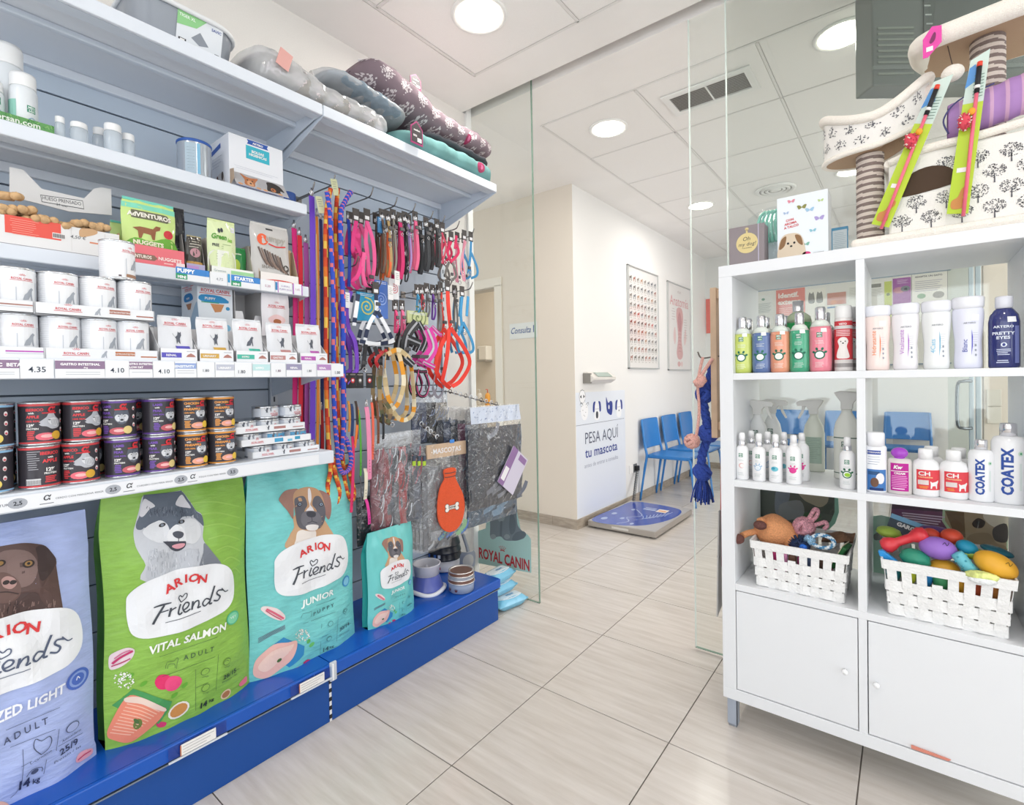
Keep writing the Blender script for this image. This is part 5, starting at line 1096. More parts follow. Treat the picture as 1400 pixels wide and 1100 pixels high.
m.build('cat_figure',t);m=MB();RD='#b02a34'
A,B_=Y(655,762,gy),Y(724,776,gy);A2=Y(655,749,gy);wd=B_.x-A.x;zA=A.z;mp=lambda a,b,l:(A.x+a,gy-l,zA+b+(B_.z-.002-zA)*a/wd*0)
W_=glyphs('ROYAL CANIN',.03)[2];s_=(Y(690,757,gy).z-Y(690,772,gy).z)*1.35;zc=Y(690,771,gy).z
m.text('ROYAL CANIN',0,zc-zA,s_,mat(RD),mp,.0008,align='l',bold=.03,wide=wd/(W_*s_));cx=Y(687,750,gy);mp2=lambda a,b,l:(cx.x+a,gy-l,cx.z+b)
def crown(m,mp,x,z,s,c):
 for k in range(5):a=(k-2)*.33;m.ribbon([(x+sin(a)*s*.5,z+cos(a)*s*.3-.3*s),(x+sin(a)*s,z+cos(a)*s*.75-.3*s)],s*.09,c,mp,.0008,k=1);m.oval(x+sin(a)*s*1.15,z+cos(a)*s*.9-.3*s,s*.09,s*.09,c,mp,.0008,n=8)
 m.ribbon([(x-s*.5,z-.22*s),(x,z-.1*s),(x+s*.5,z-.22*s)],s*.16,c,mp,.0008)
crown(m,mp2,0,-.005,.032,mat(RD));m.build('lettering',t)
t=thing('glass_sticker','dark green-edged sticker of a grey dog behind the left basket','sticker')
m=MB();gpoly(m,[(1020,662),(1138,668),(1146,680),(1147,700),(1142,715),(1132,725),(1020,735)],'#7fae9c',.0002,0);gpoly(m,[(1020,662),(1136,668),(1141,680),(1141,700),(1136,712),(1126,722),(1020,735)],'#4b524b',.0005);m.build('backing',t)
m=MB();gpoly(m,[(1062,668),(1080,672),(1072,700),(1060,700)],'#6e7480',.0008,1);gpoly(m,[(1092,670),(1128,672),(1132,685),(1122,693),(1108,688),(1098,682)],'#9a917e',.0008,1);gpoly(m,[(1080,690),(1100,700),(1120,700),(1118,712),(1085,712)],'#3a5a3a',.0008,1);gpoly(m,[(1066,690),(1094,684),(1098,705),(1070,710)],'#7c7f82',.001,1);m.build('dog_figure',t)
t=thing('glass_sticker','purple poster stuck on the glass behind the right basket','sticker');m=MB();gpoly(m,[(1220,684),(1298,690),(1298,740),(1214,735)],'#7c4f70',.0001);gpoly(m,[(1220,684),(1298,690),(1298,700),(1219,695)],'#59404f',.0003);m.build('backing',t);m=MB()
for k in range(6):gpoly(m,[(1233+k,700+k*3.2),(1292-k*3,706+k*3.2),(1292-k*3,707.6+k*3.2),(1233+k,701.6+k*3.2)],'#e0c9dc',.0006)
m.build('lettering',t)
t=thing('glass_sticker','pale-edged sticker of a bulldog face behind the right basket','sticker');m=MB()
gpoly(m,[(1185,706),(1205,704),(1222,708),(1240,722),(1250,760),(1240,785),(1186,785)],'#8fb3a2',.0004,0);gpoly(m,[(1289,695),(1375,700),(1378,705),(1378,775),(1330,775),(1300,730),(1288,712)],'#b9cfae',.0004);gpoly(m,[(1292,698),(1376,702),(1376,775),(1334,775),(1304,728),(1292,712)],'#b09a7e',.0006);m.build('backing',t)
m=MB();gpoly(m,[(1292,698),(1318,700),(1320,735),(1304,728)],'#7a6148',.0009);gpoly(m,[(1345,702),(1376,703),(1376,725),(1352,716)],'#d9cdbb',.0009,1);gpoly(m,[(1358,722),(1376,716),(1377,740),(1360,738)],'#4d4543',.0012,1);gpoly(m,[(1329,715),(1337,708),(1347,713),(1343,721),(1333,721)],'#3a2e2a',.0012,1);gpoly(m,[(1335,713),(1339,712),(1340,716),(1336,717)],'#1c1c1e',.0014,1);gpoly(m,[(1322,735),(1350,728),(1362,742),(1376,748),(1376,772),(1338,772)],'#9c866c',.001,1);gpoly(m,[(1338,744),(1376,752),(1376,772),(1345,772)],'#6f5c4a',.0012,1);m.build('dog_face',t)
m=MB();gpoly(m,[(1195,730),(1204,728),(1206,736),(1196,738)],'#4a5550',.0008,1,mp=g);tag(m.build('sticker_spot'),'dark spot of the green sticker behind the right basket','sticker')
# wet wipe packs on the floor beyond the deck
def wipes(p,lab,rz,z):
 t=thing('wipes_pack',lab,'packet',(p[0],p[1],z),rz);B1=mat('#7fc6e6',.25,coat=.5,bump=.4,scale=40);B2=mat('#dfeaf0',.3,coat=.4)
 def sf(a,b,sgn):x=(a-.5)*.19;y=(b-.5)*.095;e=max(0,1-abs(2*a-1)**6);g_=max(0,1-abs(2*b-1)**4);return(x,y,.032+sgn*.032*e*g_**.5)
 m=MB().grid(lambda a,b:sf(a,b,1),16,10,B1).grid(lambda a,b:sf(a,b,-1),16,10,B1,flip=True);mpz=lambda a,b,l:(a,b,sf(a/.19+.5,b/.095+.5,1)[2]+l);mpz.cut=.02
 m.blob([(-.06,-.03),(.06,-.03),(.065,.03),(-.065,.03)],B2,mpz,.001);m.text('wipes',0,-.008,.022,mat('#2a86b8'),mpz,.0016,bold=.03);m.build('pack',t)
 MB().box(-.1,-.094,-.045,.045,.028,.036,B1,b=.001).box(.094,.1,-.045,.045,.028,.036,B1,b=.001).build('seal',t);return t
w0=Z(703,834,0);wipes((w0.x-.05,w0.y+.02),'light blue wipes pack lying on the floor by the deck end',radians(80),0);wipes((w0.x-.10,w0.y+.0),'light blue wipes pack stacked on top by the deck end',radians(86),.066)
wipes((w0.x-.10,w0.y-.005),'topmost wipes pack with a silvery face at the deck end',radians(92),.131)
# ================================================================ feed bags on the decks
def sheetbag(w,h,T,wr=.004,waist=.03,seed=0,pinch=.12,seal=.05,foot=.9):
 """front surface of a filled bag: (x, z) -> y; half width as a function of z"""
 rnd=random.Random(seed);ph=[rnd.uniform(0,6.28)for _ in range(8)]
 def hw(b):return w/2*(1-waist*sin(pi*min(1,max(0,b)))*.5+.015*sin(9*b+ph[0])*(b>.05)-.05*max(0,b-.85)/.15)
 def prof(b):
  if b<0:b=0
  if b>1:b=1
  return(foot+(1-foot)*min(1,b/.12))*(1 if b<1-pinch*2.6 else max(.03,1-((b-(1-pinch*2.6))/(pinch*2.6))**1.6))
 def y(x,b):
  q=min(1,abs(x)/hw(b));e=(1-q**3.2)
  wv=wr*(.9*sin(26*b*h+9*x/w+ph[1]+2*sin(7*x/w+ph[2]))+.7*sin(46*b*h-14*x/w+ph[3])+.5*sin(30*x/w+11*b+ph[4]))*(1-q**4)
  return-T*e*prof(b)*1.0-wv
 return hw,y
def bag(name,label,cat,xf,y0,y1,z0,h,T,side,back,deco,front,wr=.004,waist=.04,seed=0,group=None,gus=.75,pinch=.12,rz=FACE_L,seal=None,lean=0):
 w=y1-y0;hw,yy=sheetbag(w,h,T,wr,waist,seed,pinch)
 t=thing(name,label,cat,(xf,(y0+y1)/2,z0),rz,group)
 G=T*gus;FR=front
 def mp(x,z,l):
  b=z/h;return Vector((x,yy(x,b)-l+lean*z*0,z))
 mp.cut=max(.012,w*.045)
 m=MB();nu,nv=28,48
 m.grid(lambda a,b:((2*a-1)*hw(b),yy((2*a-1)*hw(b),b),b*h),nu,nv,FR)
 if deco:deco(m,mp)
 m.build('front_panel',t)
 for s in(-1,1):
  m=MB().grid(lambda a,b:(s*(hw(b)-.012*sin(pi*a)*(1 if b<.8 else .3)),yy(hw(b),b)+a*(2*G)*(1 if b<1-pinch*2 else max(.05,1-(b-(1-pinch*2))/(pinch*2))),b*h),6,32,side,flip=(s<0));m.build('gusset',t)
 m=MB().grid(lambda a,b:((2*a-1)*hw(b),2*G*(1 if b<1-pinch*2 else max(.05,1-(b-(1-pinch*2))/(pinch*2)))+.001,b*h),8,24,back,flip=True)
 m.add([(-hw(0),0,0),(hw(0),0,0),(hw(0),2*G,0),(-hw(0),2*G,0)],[(3,2,1,0)],back);m.build('back_panel',t)
 return t
class Art:
 """flat print helper: coordinates typed as they read on the plane of the bag front"""
 def __init__(s,m,mp,xf,yc,z0,ox=0,oy=0,sc=1,tx=0,tz=0,ts=1):
  s.m,s.mp,s.xf,s.yc,s.z0,s.ox,s.oy,s.sc=m,mp,xf,yc,z0,ox,oy,sc;s.tx,s.tz,s.ts=tx,tz,ts
 def L(s,p):
  q=X(s.ox+p[0]/s.sc,s.oy+p[1]/s.sc,s.xf);return(q.y-s.yc)*s.ts+s.tx,(q.z-s.z0)*s.ts+s.tz
 def b(s,pts,c,l=.001,r=.5,k=4):s.m.poly(fixccw(smooth2([s.L(p)for p in pts],k)),mat(c,r),s.mp,l*1.7);return s
 def p(s,pts,c,l=.001,r=.5):s.m.poly(fixccw([s.L(p)for p in pts]),mat(c,r),s.mp,l*1.7);return s
 def r(s,pts,w,c,l=.0022,k=5):s.m.ribbon([s.L(p)for p in pts],[q*s.ts for q in w]if isinstance(w,(list,tuple))else w*s.ts,mat(c,.5),s.mp,l*1.7,k);return s
 def o(s,p,a,b_,c,l=.0014,rot=0,n=14):q=s.L(p);s.m.oval(q[0],q[1],a*s.ts,b_*s.ts,mat(c,.5),s.mp,l*1.7,n=n,rot=rot);return s
 def t(s,tx,p0,p1,h,c,l=.0022,bold=0,shear=0,arc=0):
  a,b_=s.L(p0),s.L(p1);ln_=math.hypot(b_[0]-a[0],b_[1]-a[1]);rot=atan2(b_[1]-a[1],b_[0]-a[0]);W=glyphs(tx,bold)[2];hh=h*s.ts
  s.m.text(tx,(a[0]+b_[0])/2,(a[1]+b_[1])/2,hh,mat(c,.5),s.mp,l*1.7,'c',bold,shear,ln_/(W*hh),rot,arc=arc);return s
def fixccw(p):
 a=sum(p[i-1][0]*p[i][1]-p[i][0]*p[i-1][1]for i in range(len(p)));return p if a>0 else p[::-1]
XF=-1.725
GY=(X(143,1000,XF).y+X(340,930,XF).y)/2;GZ=.2105
def plate(A,dark='#474c55'):
 """white plaque with the brand lettering, as printed on every bag"""
 A.b([(680,740),(690,685),(760,622),(900,556),(1050,520),(1180,512),(1242,545),(1266,620),(1262,700),(1222,760),(1150,800),(950,880),(790,915),(712,902),(686,840)],'#eceef2',.0021)
 for ch,x,z,rt in(('A',905,655,.30),('R',955,626,.16),('I',993,610,.02),('O',1033,606,-.05),('N',1078,612,-.16)):
  q=A.L((x,z));A.m.text(ch,q[0],q[1],.034*A.ts,mat('#d8383c',.5),A.mp,.0056,'c',.03,.0,1.05,rt)
 W=.0052
 A.r([(818,748),(862,730),(908,716)],[.003,.006,.003],dark,.0032).r([(872,732),(848,780),(816,840)],[.005,.0065,.007],dark,.0032).r([(845,778),(872,768),(896,758)],.0035,dark,.0032)
 A.r([(908,745),(900,796)],W,dark,.0032).r([(900,785),(912,758),(936,742)],.004,dark,.0032)
 A.r([(960,725),(947,768),(954,780),(968,768)],.0045,dark,.0032)
 A.r([(972,760),(1000,742),(1008,722),(990,720),(972,745),(984,768),(1014,752)],.0042,dark,.0032)
 A.r([(1030,712),(1022,757)],W,dark,.0032).r([(1024,745),(1040,718),(1058,708),(1060,728),(1054,746),(1070,738)],.0042,dark,.0032)
 A.r([(1122,702),(1098,697),(1080,722),(1092,736),(1118,712)],.0042,dark,.0032).r([(1146,628),(1130,680),(1118,722),(1134,722)],W,dark,.0032)
 A.r([(1196,652),(1168,654),(1160,672),(1180,688),(1168,710),(1142,708)],.0046,dark,.0032).r([(1186,642),(1208,662),(1226,655)],.003,dark,.0032)
 A.r([(882,830),(1070,764)],.0018,dark,.0032);A.r([(964,716),(950,694),(958,680),(972,688),(988,672),(1000,674),(994,694),(964,716)],.0028,dark,.0032,k=4)
def husky(A):
 A.b([(722,350),(735,300),(752,245),(788,148),(850,192),(900,200),(948,182),(992,124),(1038,182),(1062,228),(1090,248),(1100,310),(1092,370),(1104,405),(1135,445),(1185,512),(1180,560),(780,610),(775,520),(752,470),(730,420)],'#c9ccd3',.0006)
 A.b([(740,330),(738,300),(760,250),(790,150),(806,172),(850,195),(900,200),(948,183),(993,126),(1040,190),(1064,232),(1092,255),(1100,310),(1076,290),(1040,262),(985,262),(962,290),(945,330),(930,356),(916,330),(905,290),(850,270),(800,290),(770,330)],'#5d6675',.0009)
 A.p([(764,232),(788,146),(850,194)],'#5d6675',.0007).p([(946,186),(994,122),(1042,190)],'#5d6675',.0007).b([(784,172),(757,250),(775,262),(812,222),(842,205),(812,178)],'#d8d6dc',.0012).b([(994,146),(956,192),(975,208),(1012,214),(1038,214),(1018,176)],'#d8d6dc',.0012)
 A.b([(840,290),(870,282),(900,300),(912,340),(905,380),(860,400),(800,380),(770,345),(800,310)],'#dfe1e6',.0012).b([(965,300),(1000,272),(1050,275),(1080,310),(1080,360),(1040,400),(985,390),(965,350)],'#dfe1e6',.0012)
 A.b([(912,330),(950,300),(985,330),(990,390),(960,420),(915,410),(895,370)],'#e6e7ea',.0014).b([(1096,400),(1135,445),(1190,520),(1120,530),(1060,525),(1085,450)],'#7b808b',.0012).b([(800,440),(900,450),(1050,430),(1060,520),(960,560),(790,600),(790,500)],'#bfc3cb',.0011)
 A.o((875,306),.0085,.0055,'#2e2a2c',.0018,.2).o((975,286),.0085,.0055,'#2e2a2c',.0018,.1).o((875,306),.004,.004,'#7d8490',.002).o((975,286),.004,.004,'#7d8490',.002)
 A.b([(925,345),(950,334),(978,342),(976,362),(955,374),(930,364)],'#4a4d58',.0018).b([(872,392),(915,415),(955,398),(990,388),(985,420),(950,444),(918,436),(898,416)],'#3f414c',.0017).b([(920,414),(950,402),(985,400),(978,418),(950,430),(925,424)],'#d99aa5',.002)
 A.r([(953,372),(952,398)],.002,'#4a4d58',.0019)
 rnd=random.Random(3)
 for k in range(90):u,v=rnd.uniform(785,1085),rnd.uniform(425,560);A.r([(u,v),(u+rnd.uniform(-6,6),v+rnd.uniform(14,30))],.0012,rnd.choice(['#9fa4ae','#dfe2e8','#aeb3bd']),.0015,1)
 for k in range(60):u,v=rnd.uniform(800,1070),rnd.uniform(205,250);A.r([(u,v),(u+rnd.uniform(-8,8),v+rnd.uniform(10,22))],.0014,rnd.choice(['#474f5e','#7a8290','#3c4452']),.0013,1)
def specs(A,n1,n2,w,ink='#3f5a3f'):
 A.r([(845,1010),(1160,905)],.0010,ink,k=1);A.t('A D U L T' if w=='a' else 'P U P P Y',(978,1032),(1140,978),.020,ink,bold=.01);A.r([(860,1120),(1150,1012)],.0010,ink,k=1)
 A.r([(880,1075),(890,1040),(930,1035),(945,1018),(952,1028),(945,1045),(940,1075)],.0012,ink,k=2).r([(892,1076),(896,1055),(930,1050),(932,1072)],.0012,ink,k=2)
 A.r([(1045,1080),(1042,1300)],.0010,ink,k=1).r([(1168,1000),(1160,1200)],.0010,ink,k=1).r([(1045,1180),(1300,1090)],.0010,ink,k=1)
 for x,z in((1100,1095),(1100,1180),(1218,1040)):
  A.o((x,z),.012,.010,ink,.0020,n=12);A.o((x,z),.0108,.0088,A.bg,.0022,n=12);A.r([(x-14,z),(x,z-8),(x+14,z)],.0012,ink,k=2);A.t('omega',(x-18,z+34),(x+18,z+26),.006,ink)
 A.t(n1,(1198,1140),(1280,1105),.019,'#2f4034',bold=.02);A.t('Protein / fat',(1195,1160),(1288,1122),.008,ink);A.t('14',(1068,1290),(1108,1275),.022,'#2f3a30',bold=.04);A.t('kg',(1122,1262),(1150,1252),.012,'#2f3a30',bold=.02)
def green(m,mp):
 A=Art(m,mp,-1.71,GY,GZ,0,640,4);A.bg='#8cb94e'
 for k in range(7):A.r([(1000+k*40,200+k*60),(1150+k*20,180+k*60),(1310,210+k*60)],.004,'#9ac45c',.0003)
 husky(A);plate(A);A.t('VITAL SALMON',(785,1000),(1212,868),.030,'#f1f3ee',bold=.03,shear=.1);A.o((1258,808),.021,.021,'#4fb58a',.0014,n=20).o((1258,808),.017,.017,'#7fcfa5',.0017,n=20);A.t('VET',(1240,815),(1276,803),.010,'#eaf6ee')
 specs(A,'26/15','','a');B=Art(m,mp,-1.71,GY,GZ,0,825,4)
 B.b([(596,300),(620,268),(680,235),(720,240),(715,275),(690,310),(640,350),(600,362)],'#e7d3da').r([(610,330),(650,290),(712,248)],.006,'#c2356a').r([(606,345),(660,315),(700,290)],.003,'#b52a60').r([(620,300),(660,265),(700,245)],.003,'#cf6a92')
 rnd=random.Random(1)
 for k in range(60):a=rnd.random()*6.28;r=sqrt(rnd.random());x,z=670+48*r*cos(a),412+46*r*sin(a);B.r([(x,z),(x+rnd.uniform(-9,9),z+rnd.uniform(-9,9))],.003,rnd.choice(['#f3f3ee','#dcdccf','#fafaf6']),.0015+.0006*r,1)
 B.b([(826,410),(850,372),(900,372),(905,410),(880,445),(842,445)],'#e0306a').b([(880,405),(910,375),(955,378),(968,405),(940,445),(900,455),(878,440)],'#ea4a80',.0013)
 B.p([(715,455),(918,515),(905,560),(850,640),(610,560)],'#4a9a5a',.0012).b([(590,735),(600,670),(680,505),(760,500),(870,545),(885,560),(850,620),(760,700),(690,750),(620,748)],'#e88a70',.0016)
 for k in range(11):B.r([(692-k*9,520+k*19),(770-k*9,535+k*17),(852-k*15,572+k*13)],.0022,'#f4c0a8',.0019,3)
 B.b([(680,505),(760,500),(880,550),(870,570),(760,535),(676,530)],'#ead2c4',.0020);B.o((735,640),.010,.014,'#6a7a3a',.0021).o((728,625),.004,.010,'#4a6a3a',.0022,.5)
 B.o((955,562),.027,.022,'#e9e4d8',.0014,.3).o((955,562),.022,.017,'#c98a4a',.0017,.3).o((1218,482),.016,.013,'#d8c0a0',.0014,.3).o((1218,482),.012,.009,'#a8704a',.0017,.3);B.b([(836,640),(862,628),(890,632),(880,652),(848,658)],'#c9356a').b([(1300,435),(1330,408),(1350,400),(1350,428),(1310,448)],'#ea7a90')
 for x,z in((770,425),(985,425),(930,480),(700,385)):B.o((x,z),.009,.006,'#6ab03a',.0012,.6)
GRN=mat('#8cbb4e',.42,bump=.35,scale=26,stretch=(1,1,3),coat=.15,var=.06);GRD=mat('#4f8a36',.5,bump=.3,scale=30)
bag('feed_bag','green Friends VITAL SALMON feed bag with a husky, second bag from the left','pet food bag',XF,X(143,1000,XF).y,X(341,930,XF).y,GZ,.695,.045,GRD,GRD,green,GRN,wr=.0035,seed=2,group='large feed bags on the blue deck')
# purple bag
PY0,PY1=X(130,1000,XF).y-.395,X(131,1000,XF).y;PYC=(PY0+PY1)/2
def purple(m,mp):
 A=Art(m,mp,-1.71,PYC,GZ,0,640,4);A.bg='#a9b6e0';H,H2,H3='#5a4440','#3f2f2e','#7d6560'
 A.b([(-330,560),(-300,450),(-180,420),(-60,430),(60,412),(130,405),(200,412),(250,425),(285,465),(304,505),(290,545),(240,590),(214,640),(225,700),(270,730),(305,800),(305,860),(-350,900)],H,.0006)
 A.b([(195,430),(245,425),(290,470),(302,505),(270,560),(215,600),(195,540),(200,480)],H2,.0009).b([(-20,470),(60,440),(150,450),(195,500),(190,560),(150,620),(60,640),(-60,600)],H3,.0009).b([(-60,590),(0,560),(60,575),(100,620),(95,680),(40,715),(-40,712),(-90,680)],'#6a504a',.0012)
 A.o((148,512),.011,.009,'#2a1e1c',.0016).o((148,510),.007,.006,'#94703e',.0018).o((148,510),.003,.003,'#1a1212',.002).o((-5,512),.010,.008,'#2a1e1c',.0016).o((-5,512),.006,.005,'#94703e',.0018)
 A.b([(0,600),(30,580),(70,590),(80,620),(50,645),(10,635)],'#b08a84',.0016).o((25,612),.006,.005,'#2a1e1c',.0019).o((62,610),.006,.005,'#2a1e1c',.0019).r([(-40,665),(30,660),(90,670)],.0025,'#3a2826',.0018)
 A.b([(80,690),(180,660),(215,710),(260,760),(250,830),(60,840)],'#4c3a38',.0010)
 rnd=random.Random(8)
 for k in range(80):u,v=rnd.uniform(-50,290),rnd.uniform(700,840);A.r([(u,v),(u+rnd.uniform(-10,4),v+rnd.uniform(14,34))],.0016,rnd.choice(['#7a615c','#33262a','#8d746e']),.0013,1)
 Pn=Art(m,mp,-1.71,GY,GZ,0,640,4);q1=Pn.L((1266,640));q2=A.L((446,858));q3=Pn.L((1240,545));q4=A.L((420,778));Pn.tx=q2[0]-q1[0];Pn.tz=q4[1]-q3[1];plate(Pn,'#566078')
 A.t('STERILIZED LIGHT',(-330,1480),(345,1205),.033,'#f2f4fb',bold=.03,shear=.1);A.o((422,1142),.025,.025,'#4a6ac0',.0014,n=24).o((422,1142),.019,.019,'#8aa2dc',.0017,n=20).o((422,1142),.014,.014,'#4a6ac0',.0019,n=16);A.r([(412,1150),(420,1130),(432,1140)],.002,'#e7ecf8',.0023)
 I='#4a5270';A.r([(-100,1440),(315,1285)],.001,I,k=1).r([(-100,1545),(290,1400)],.001,I,k=1);A.t('A D U L T',(5,1475),(250,1368),.024,I,bold=.01)
 A.r([(110,1500),(105,1690),(45,1770)],.001,I,k=2).r([(310,1400),(295,1520)],.001,I,k=1).r([(100,1590),(450,1440)],.001,I,k=1).r([(240,1560),(225,1640)],.001,I,k=1);A.r([(210,1530),(170,1495),(180,1450),(213,1458),(255,1435),(268,1460),(250,1500),(210,1530)],.0018,I,k=3)
 A.t('L-carnitine',(150,1580),(270,1518),.010,I);A.o((390,1398),.014,.013,I,.002,n=12).o((390,1398),.0125,.0115,A.bg,.0022,n=12);A.t('Antioxidants',(330,1480),(440,1425),.010,I);A.t('25/9',(320,1550),(425,1492),.022,'#3a4260',bold=.02);A.t('Protein / fat',(285,1590),(440,1515),.009,I);A.t('14',(90,1725),(150,1700),.030,'#2f3656',bold=.04);A.t('kg',(165,1695),(205,1678),.018,'#2f3656',bold=.02)
 A.r([(130,1650),(160,1610),(215,1600),(215,1625)],.0015,I,k=2).o((175,1622),.007,.006,I,.0021,n=10);A.b([(410,1580),(440,1545),(505,1535),(510,1562),(470,1585),(420,1600)],'#e7a8b8').r([(420,1585),(460,1560),(500,1545)],.003,'#c9406a');A.b([(-60,1850),(-20,1790),(30,1800),(35,1830),(-40,1880)],'#e7b8a8')
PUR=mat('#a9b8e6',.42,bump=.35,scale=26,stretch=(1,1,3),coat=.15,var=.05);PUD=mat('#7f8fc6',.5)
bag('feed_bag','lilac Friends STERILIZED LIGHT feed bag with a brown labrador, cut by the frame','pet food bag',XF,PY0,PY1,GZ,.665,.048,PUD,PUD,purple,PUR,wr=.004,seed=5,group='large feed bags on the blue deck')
# turquoise bags with the boxer puppy
def boxer(A):
 A.b([(355,590),(362,500),(392,440),(400,360),(560,340),(605,400),(640,450),(665,500),(660,560)],'#c9a27e',.0006).b([(415,470),(460,455),(530,460),(540,500),(520,560),(400,570),(402,520)],'#e6ded8',.0008)
 A.b([(306,252),(350,205),(410,188),(440,190),(420,240),(395,320),(385,385),(350,330),(318,285)],'#9a7468',.0008).b([(575,195),(620,210),(645,240),(645,320),(632,385),(608,370),(590,300),(570,240)],'#957068',.0008)
 A.b([(400,260),(420,205),(460,180),(510,172),(560,185),(590,225),(602,290),(600,370),(585,430),(540,462),(470,462),(425,440),(405,380)],'#b8906e',.0010)
 A.b([(405,270),(430,240),(470,235),(490,290),(470,330),(460,400),(480,450),(430,445),(408,390)],'#5c5a62',.0012).b([(540,240),(575,235),(600,290),(602,370),(585,430),(555,450),(545,400),(550,330),(525,290)],'#5c5a62',.0012)
 A.b([(500,190),(515,185),(520,250),(510,290),(530,320),(545,400),(510,430),(465,400),(480,330),(505,300),(496,250)],'#dcd6d8',.0014).b([(455,345),(510,330),(560,345),(580,400),(560,440),(510,425),(465,440),(440,400)],'#6d6b73',.0016).b([(470,430),(510,420),(555,428),(545,455),(510,462),(475,455)],'#e2dede',.0018)
 A.b([(482,342),(510,334),(540,342),(538,366),(512,374),(486,366)],'#3a3a44',.0019).r([(512,372),(511,398),(480,412)],.0022,'#3a3a44',.0020).r([(511,398),(545,410)],.0022,'#3a3a44',.0020)
 for x in(438,580):A.o((x,288),.0085,.0075,'#2a2a34',.0018).o((x,287),.0055,.005,'#8fa0b4',.002).o((x,287),.0025,.0025,'#14141a',.0022)
def junior(bx,yc,z0,big):
 def f(m,mp):
  A=Art(m,mp,-1.71,BYC,GZ,320,630,5);A.bg='#76c8c8'
  if not big:
   a,b_=A.L((265,700)),A.L((770,600));c1,c2=X(513.5,780,-1.70),X(555.5,765,-1.70);A.ts=(c2.y-c1.y)/(b_[0]-a[0]);a=A.L((510,720));A.tx=(c1.y+c2.y)/2-yc-a[0];q=X(536,785,-1.70);A.tz=q.z-z0-a[1]
  boxer(A)
  P_=Art(m,mp,-1.71,GY,GZ,0,640,4);a0,a1=P_.L((680,740)),P_.L((1266,640));b0,b1=A.L((258,745)),A.L((772,640));P_.ts=(b1[0]-b0[0])/(a1[0]-a0[0]);a0=P_.L((973,715));b0=A.L((515,700));P_.tx=b0[0]-a0[0];P_.tz=b0[1]-a0[1];plate(P_)
  I='#3a5f66' if big else '#3a6f74';A.t('JUNIOR',(435,975),(665,895),.030 if big else .03,'#ecf6f4',bold=.03,shear=.1);A.r([(440,1000),(680,925)],.001,I,k=1).r([(450,1090),(670,1010)],.001,I,k=1);A.t('P U P P Y',(515,1035),(665,975),.018,I,bold=.01)
  A.r([(435,1050),(445,1020),(480,1010),(500,1000),(495,1040)],.0012,I,k=2);A.o((765,812),.020,.020,'#3a8fc8',.0014,n=20).o((765,812),.015,.015,'#7ec0de',.0017,n=20)
  C1='#d9667e';A.b([(190,1000),(215,982),(280,990),(330,1030),(335,1060),(300,1072),(240,1050),(200,1020)],'#ead8d8').r([(220,1000),(270,1025),(325,1058)],.006,C1).r([(215,1010),(260,1040),(310,1066)],.003,'#c94a6a')
  B=Art(m,mp,-1.71,BYC,GZ,200,825,4);B.ts,B.tx,B.tz=A.ts,A.tx,A.tz
  for k in range(4):B.r([(620,210-k*8),(680,160-k*6),(745,118-k*6)],.002,'#6a7486',.0016,2)
  B.p([(735,165),(852,215),(845,260),(770,330),(650,250)],'#2f86bc',.0012).b([(600,350),(620,290),(690,210),(760,190),(808,185),(805,230),(770,300),(710,360),(650,400),(605,395)],'#eab8ae',.0016).b([(620,340),(680,250),(760,210),(790,205),(740,280),(660,360)],'#f1cfc2',.0018);B.o((722,295),.008,.006,'#4a6a3a',.0021,.5)
  rnd=random.Random(1)
  for k in range(50):a=rnd.random()*6.28;r=sqrt(rnd.random());x,z=840+36*r*cos(a),155+34*r*sin(a);B.r([(x,z),(x+rnd.uniform(-9,9),z+rnd.uniform(-9,9))],.0025,rnd.choice(['#f3e9de','#e8d0b8','#fafaf6']),.0016,1)
  B.o((888,205),.010,.007,'#6ac06a',.0014,.6).o((872,188),.008,.006,'#5ab05a',.0015,1.2);B.b([(842,305),(868,288),(888,292),(870,312)],'#c9356a').b([(790,340),(820,322),(826,340),(800,352)],'#c9356a')
  B.r([(940,90),(938,260)],.001,I,k=1).r([(1030,60),(1026,190)],.001,I,k=1).r([(940,165),(1125,100)],.001,I,k=1).r([(940,255),(1030,215)],.001,I,k=1)
  for x,z in((985,90),(985,175),(1080,30)):B.o((x,z),.010,.009,I,.002,n=12);B.o((x,z),.0088,.0078,A.bg,.0022,n=12)
  B.r([(1072,28),(1080,36),(1092,18)],.002,I,.0024,1);B.t('30/14',(1045,138),(1108,108),.018,I,bold=.02);B.t('14',(955,248),(985,236),.020,I,bold=.03);B.t('kg',(990,230),(1012,220),.012,I,bold=.02);B.t('Protein',(1045,165),(1110,138),.008,I)
 return f
BY0,BY1=X(345,930,XF).y,X(485,870,XF).y;BYC=(BY0+BY1)/2
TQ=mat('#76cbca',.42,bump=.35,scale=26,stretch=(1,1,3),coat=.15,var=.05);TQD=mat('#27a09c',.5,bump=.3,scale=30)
bag('feed_bag','tall turquoise Friends JUNIOR feed bag with a boxer puppy, third large bag','pet food bag',XF,BY0-.012,BY1,GZ,.690,.045,TQD,TQD,junior('b',BYC,GZ,True),TQ,wr=.0035,seed=9,group='large feed bags on the blue deck')
SY0,SY1=X(503,862,-1.70).y,X(566,832,-1.70).y;SYC=(SY0+SY1)/2+.0
XS=-1.70
bag('feed_bag','small turquoise Friends JUNIOR feed bag standing at the far deck beside the bowls','pet food bag',XS,SY0,SY1,GZ,.385,.024,TQD,TQD,junior('s',SYC,GZ,False),mat('#6cc8c6',.3,bump=.15,scale=18,coat=.4,var=.04),wr=.0018,seed=4)
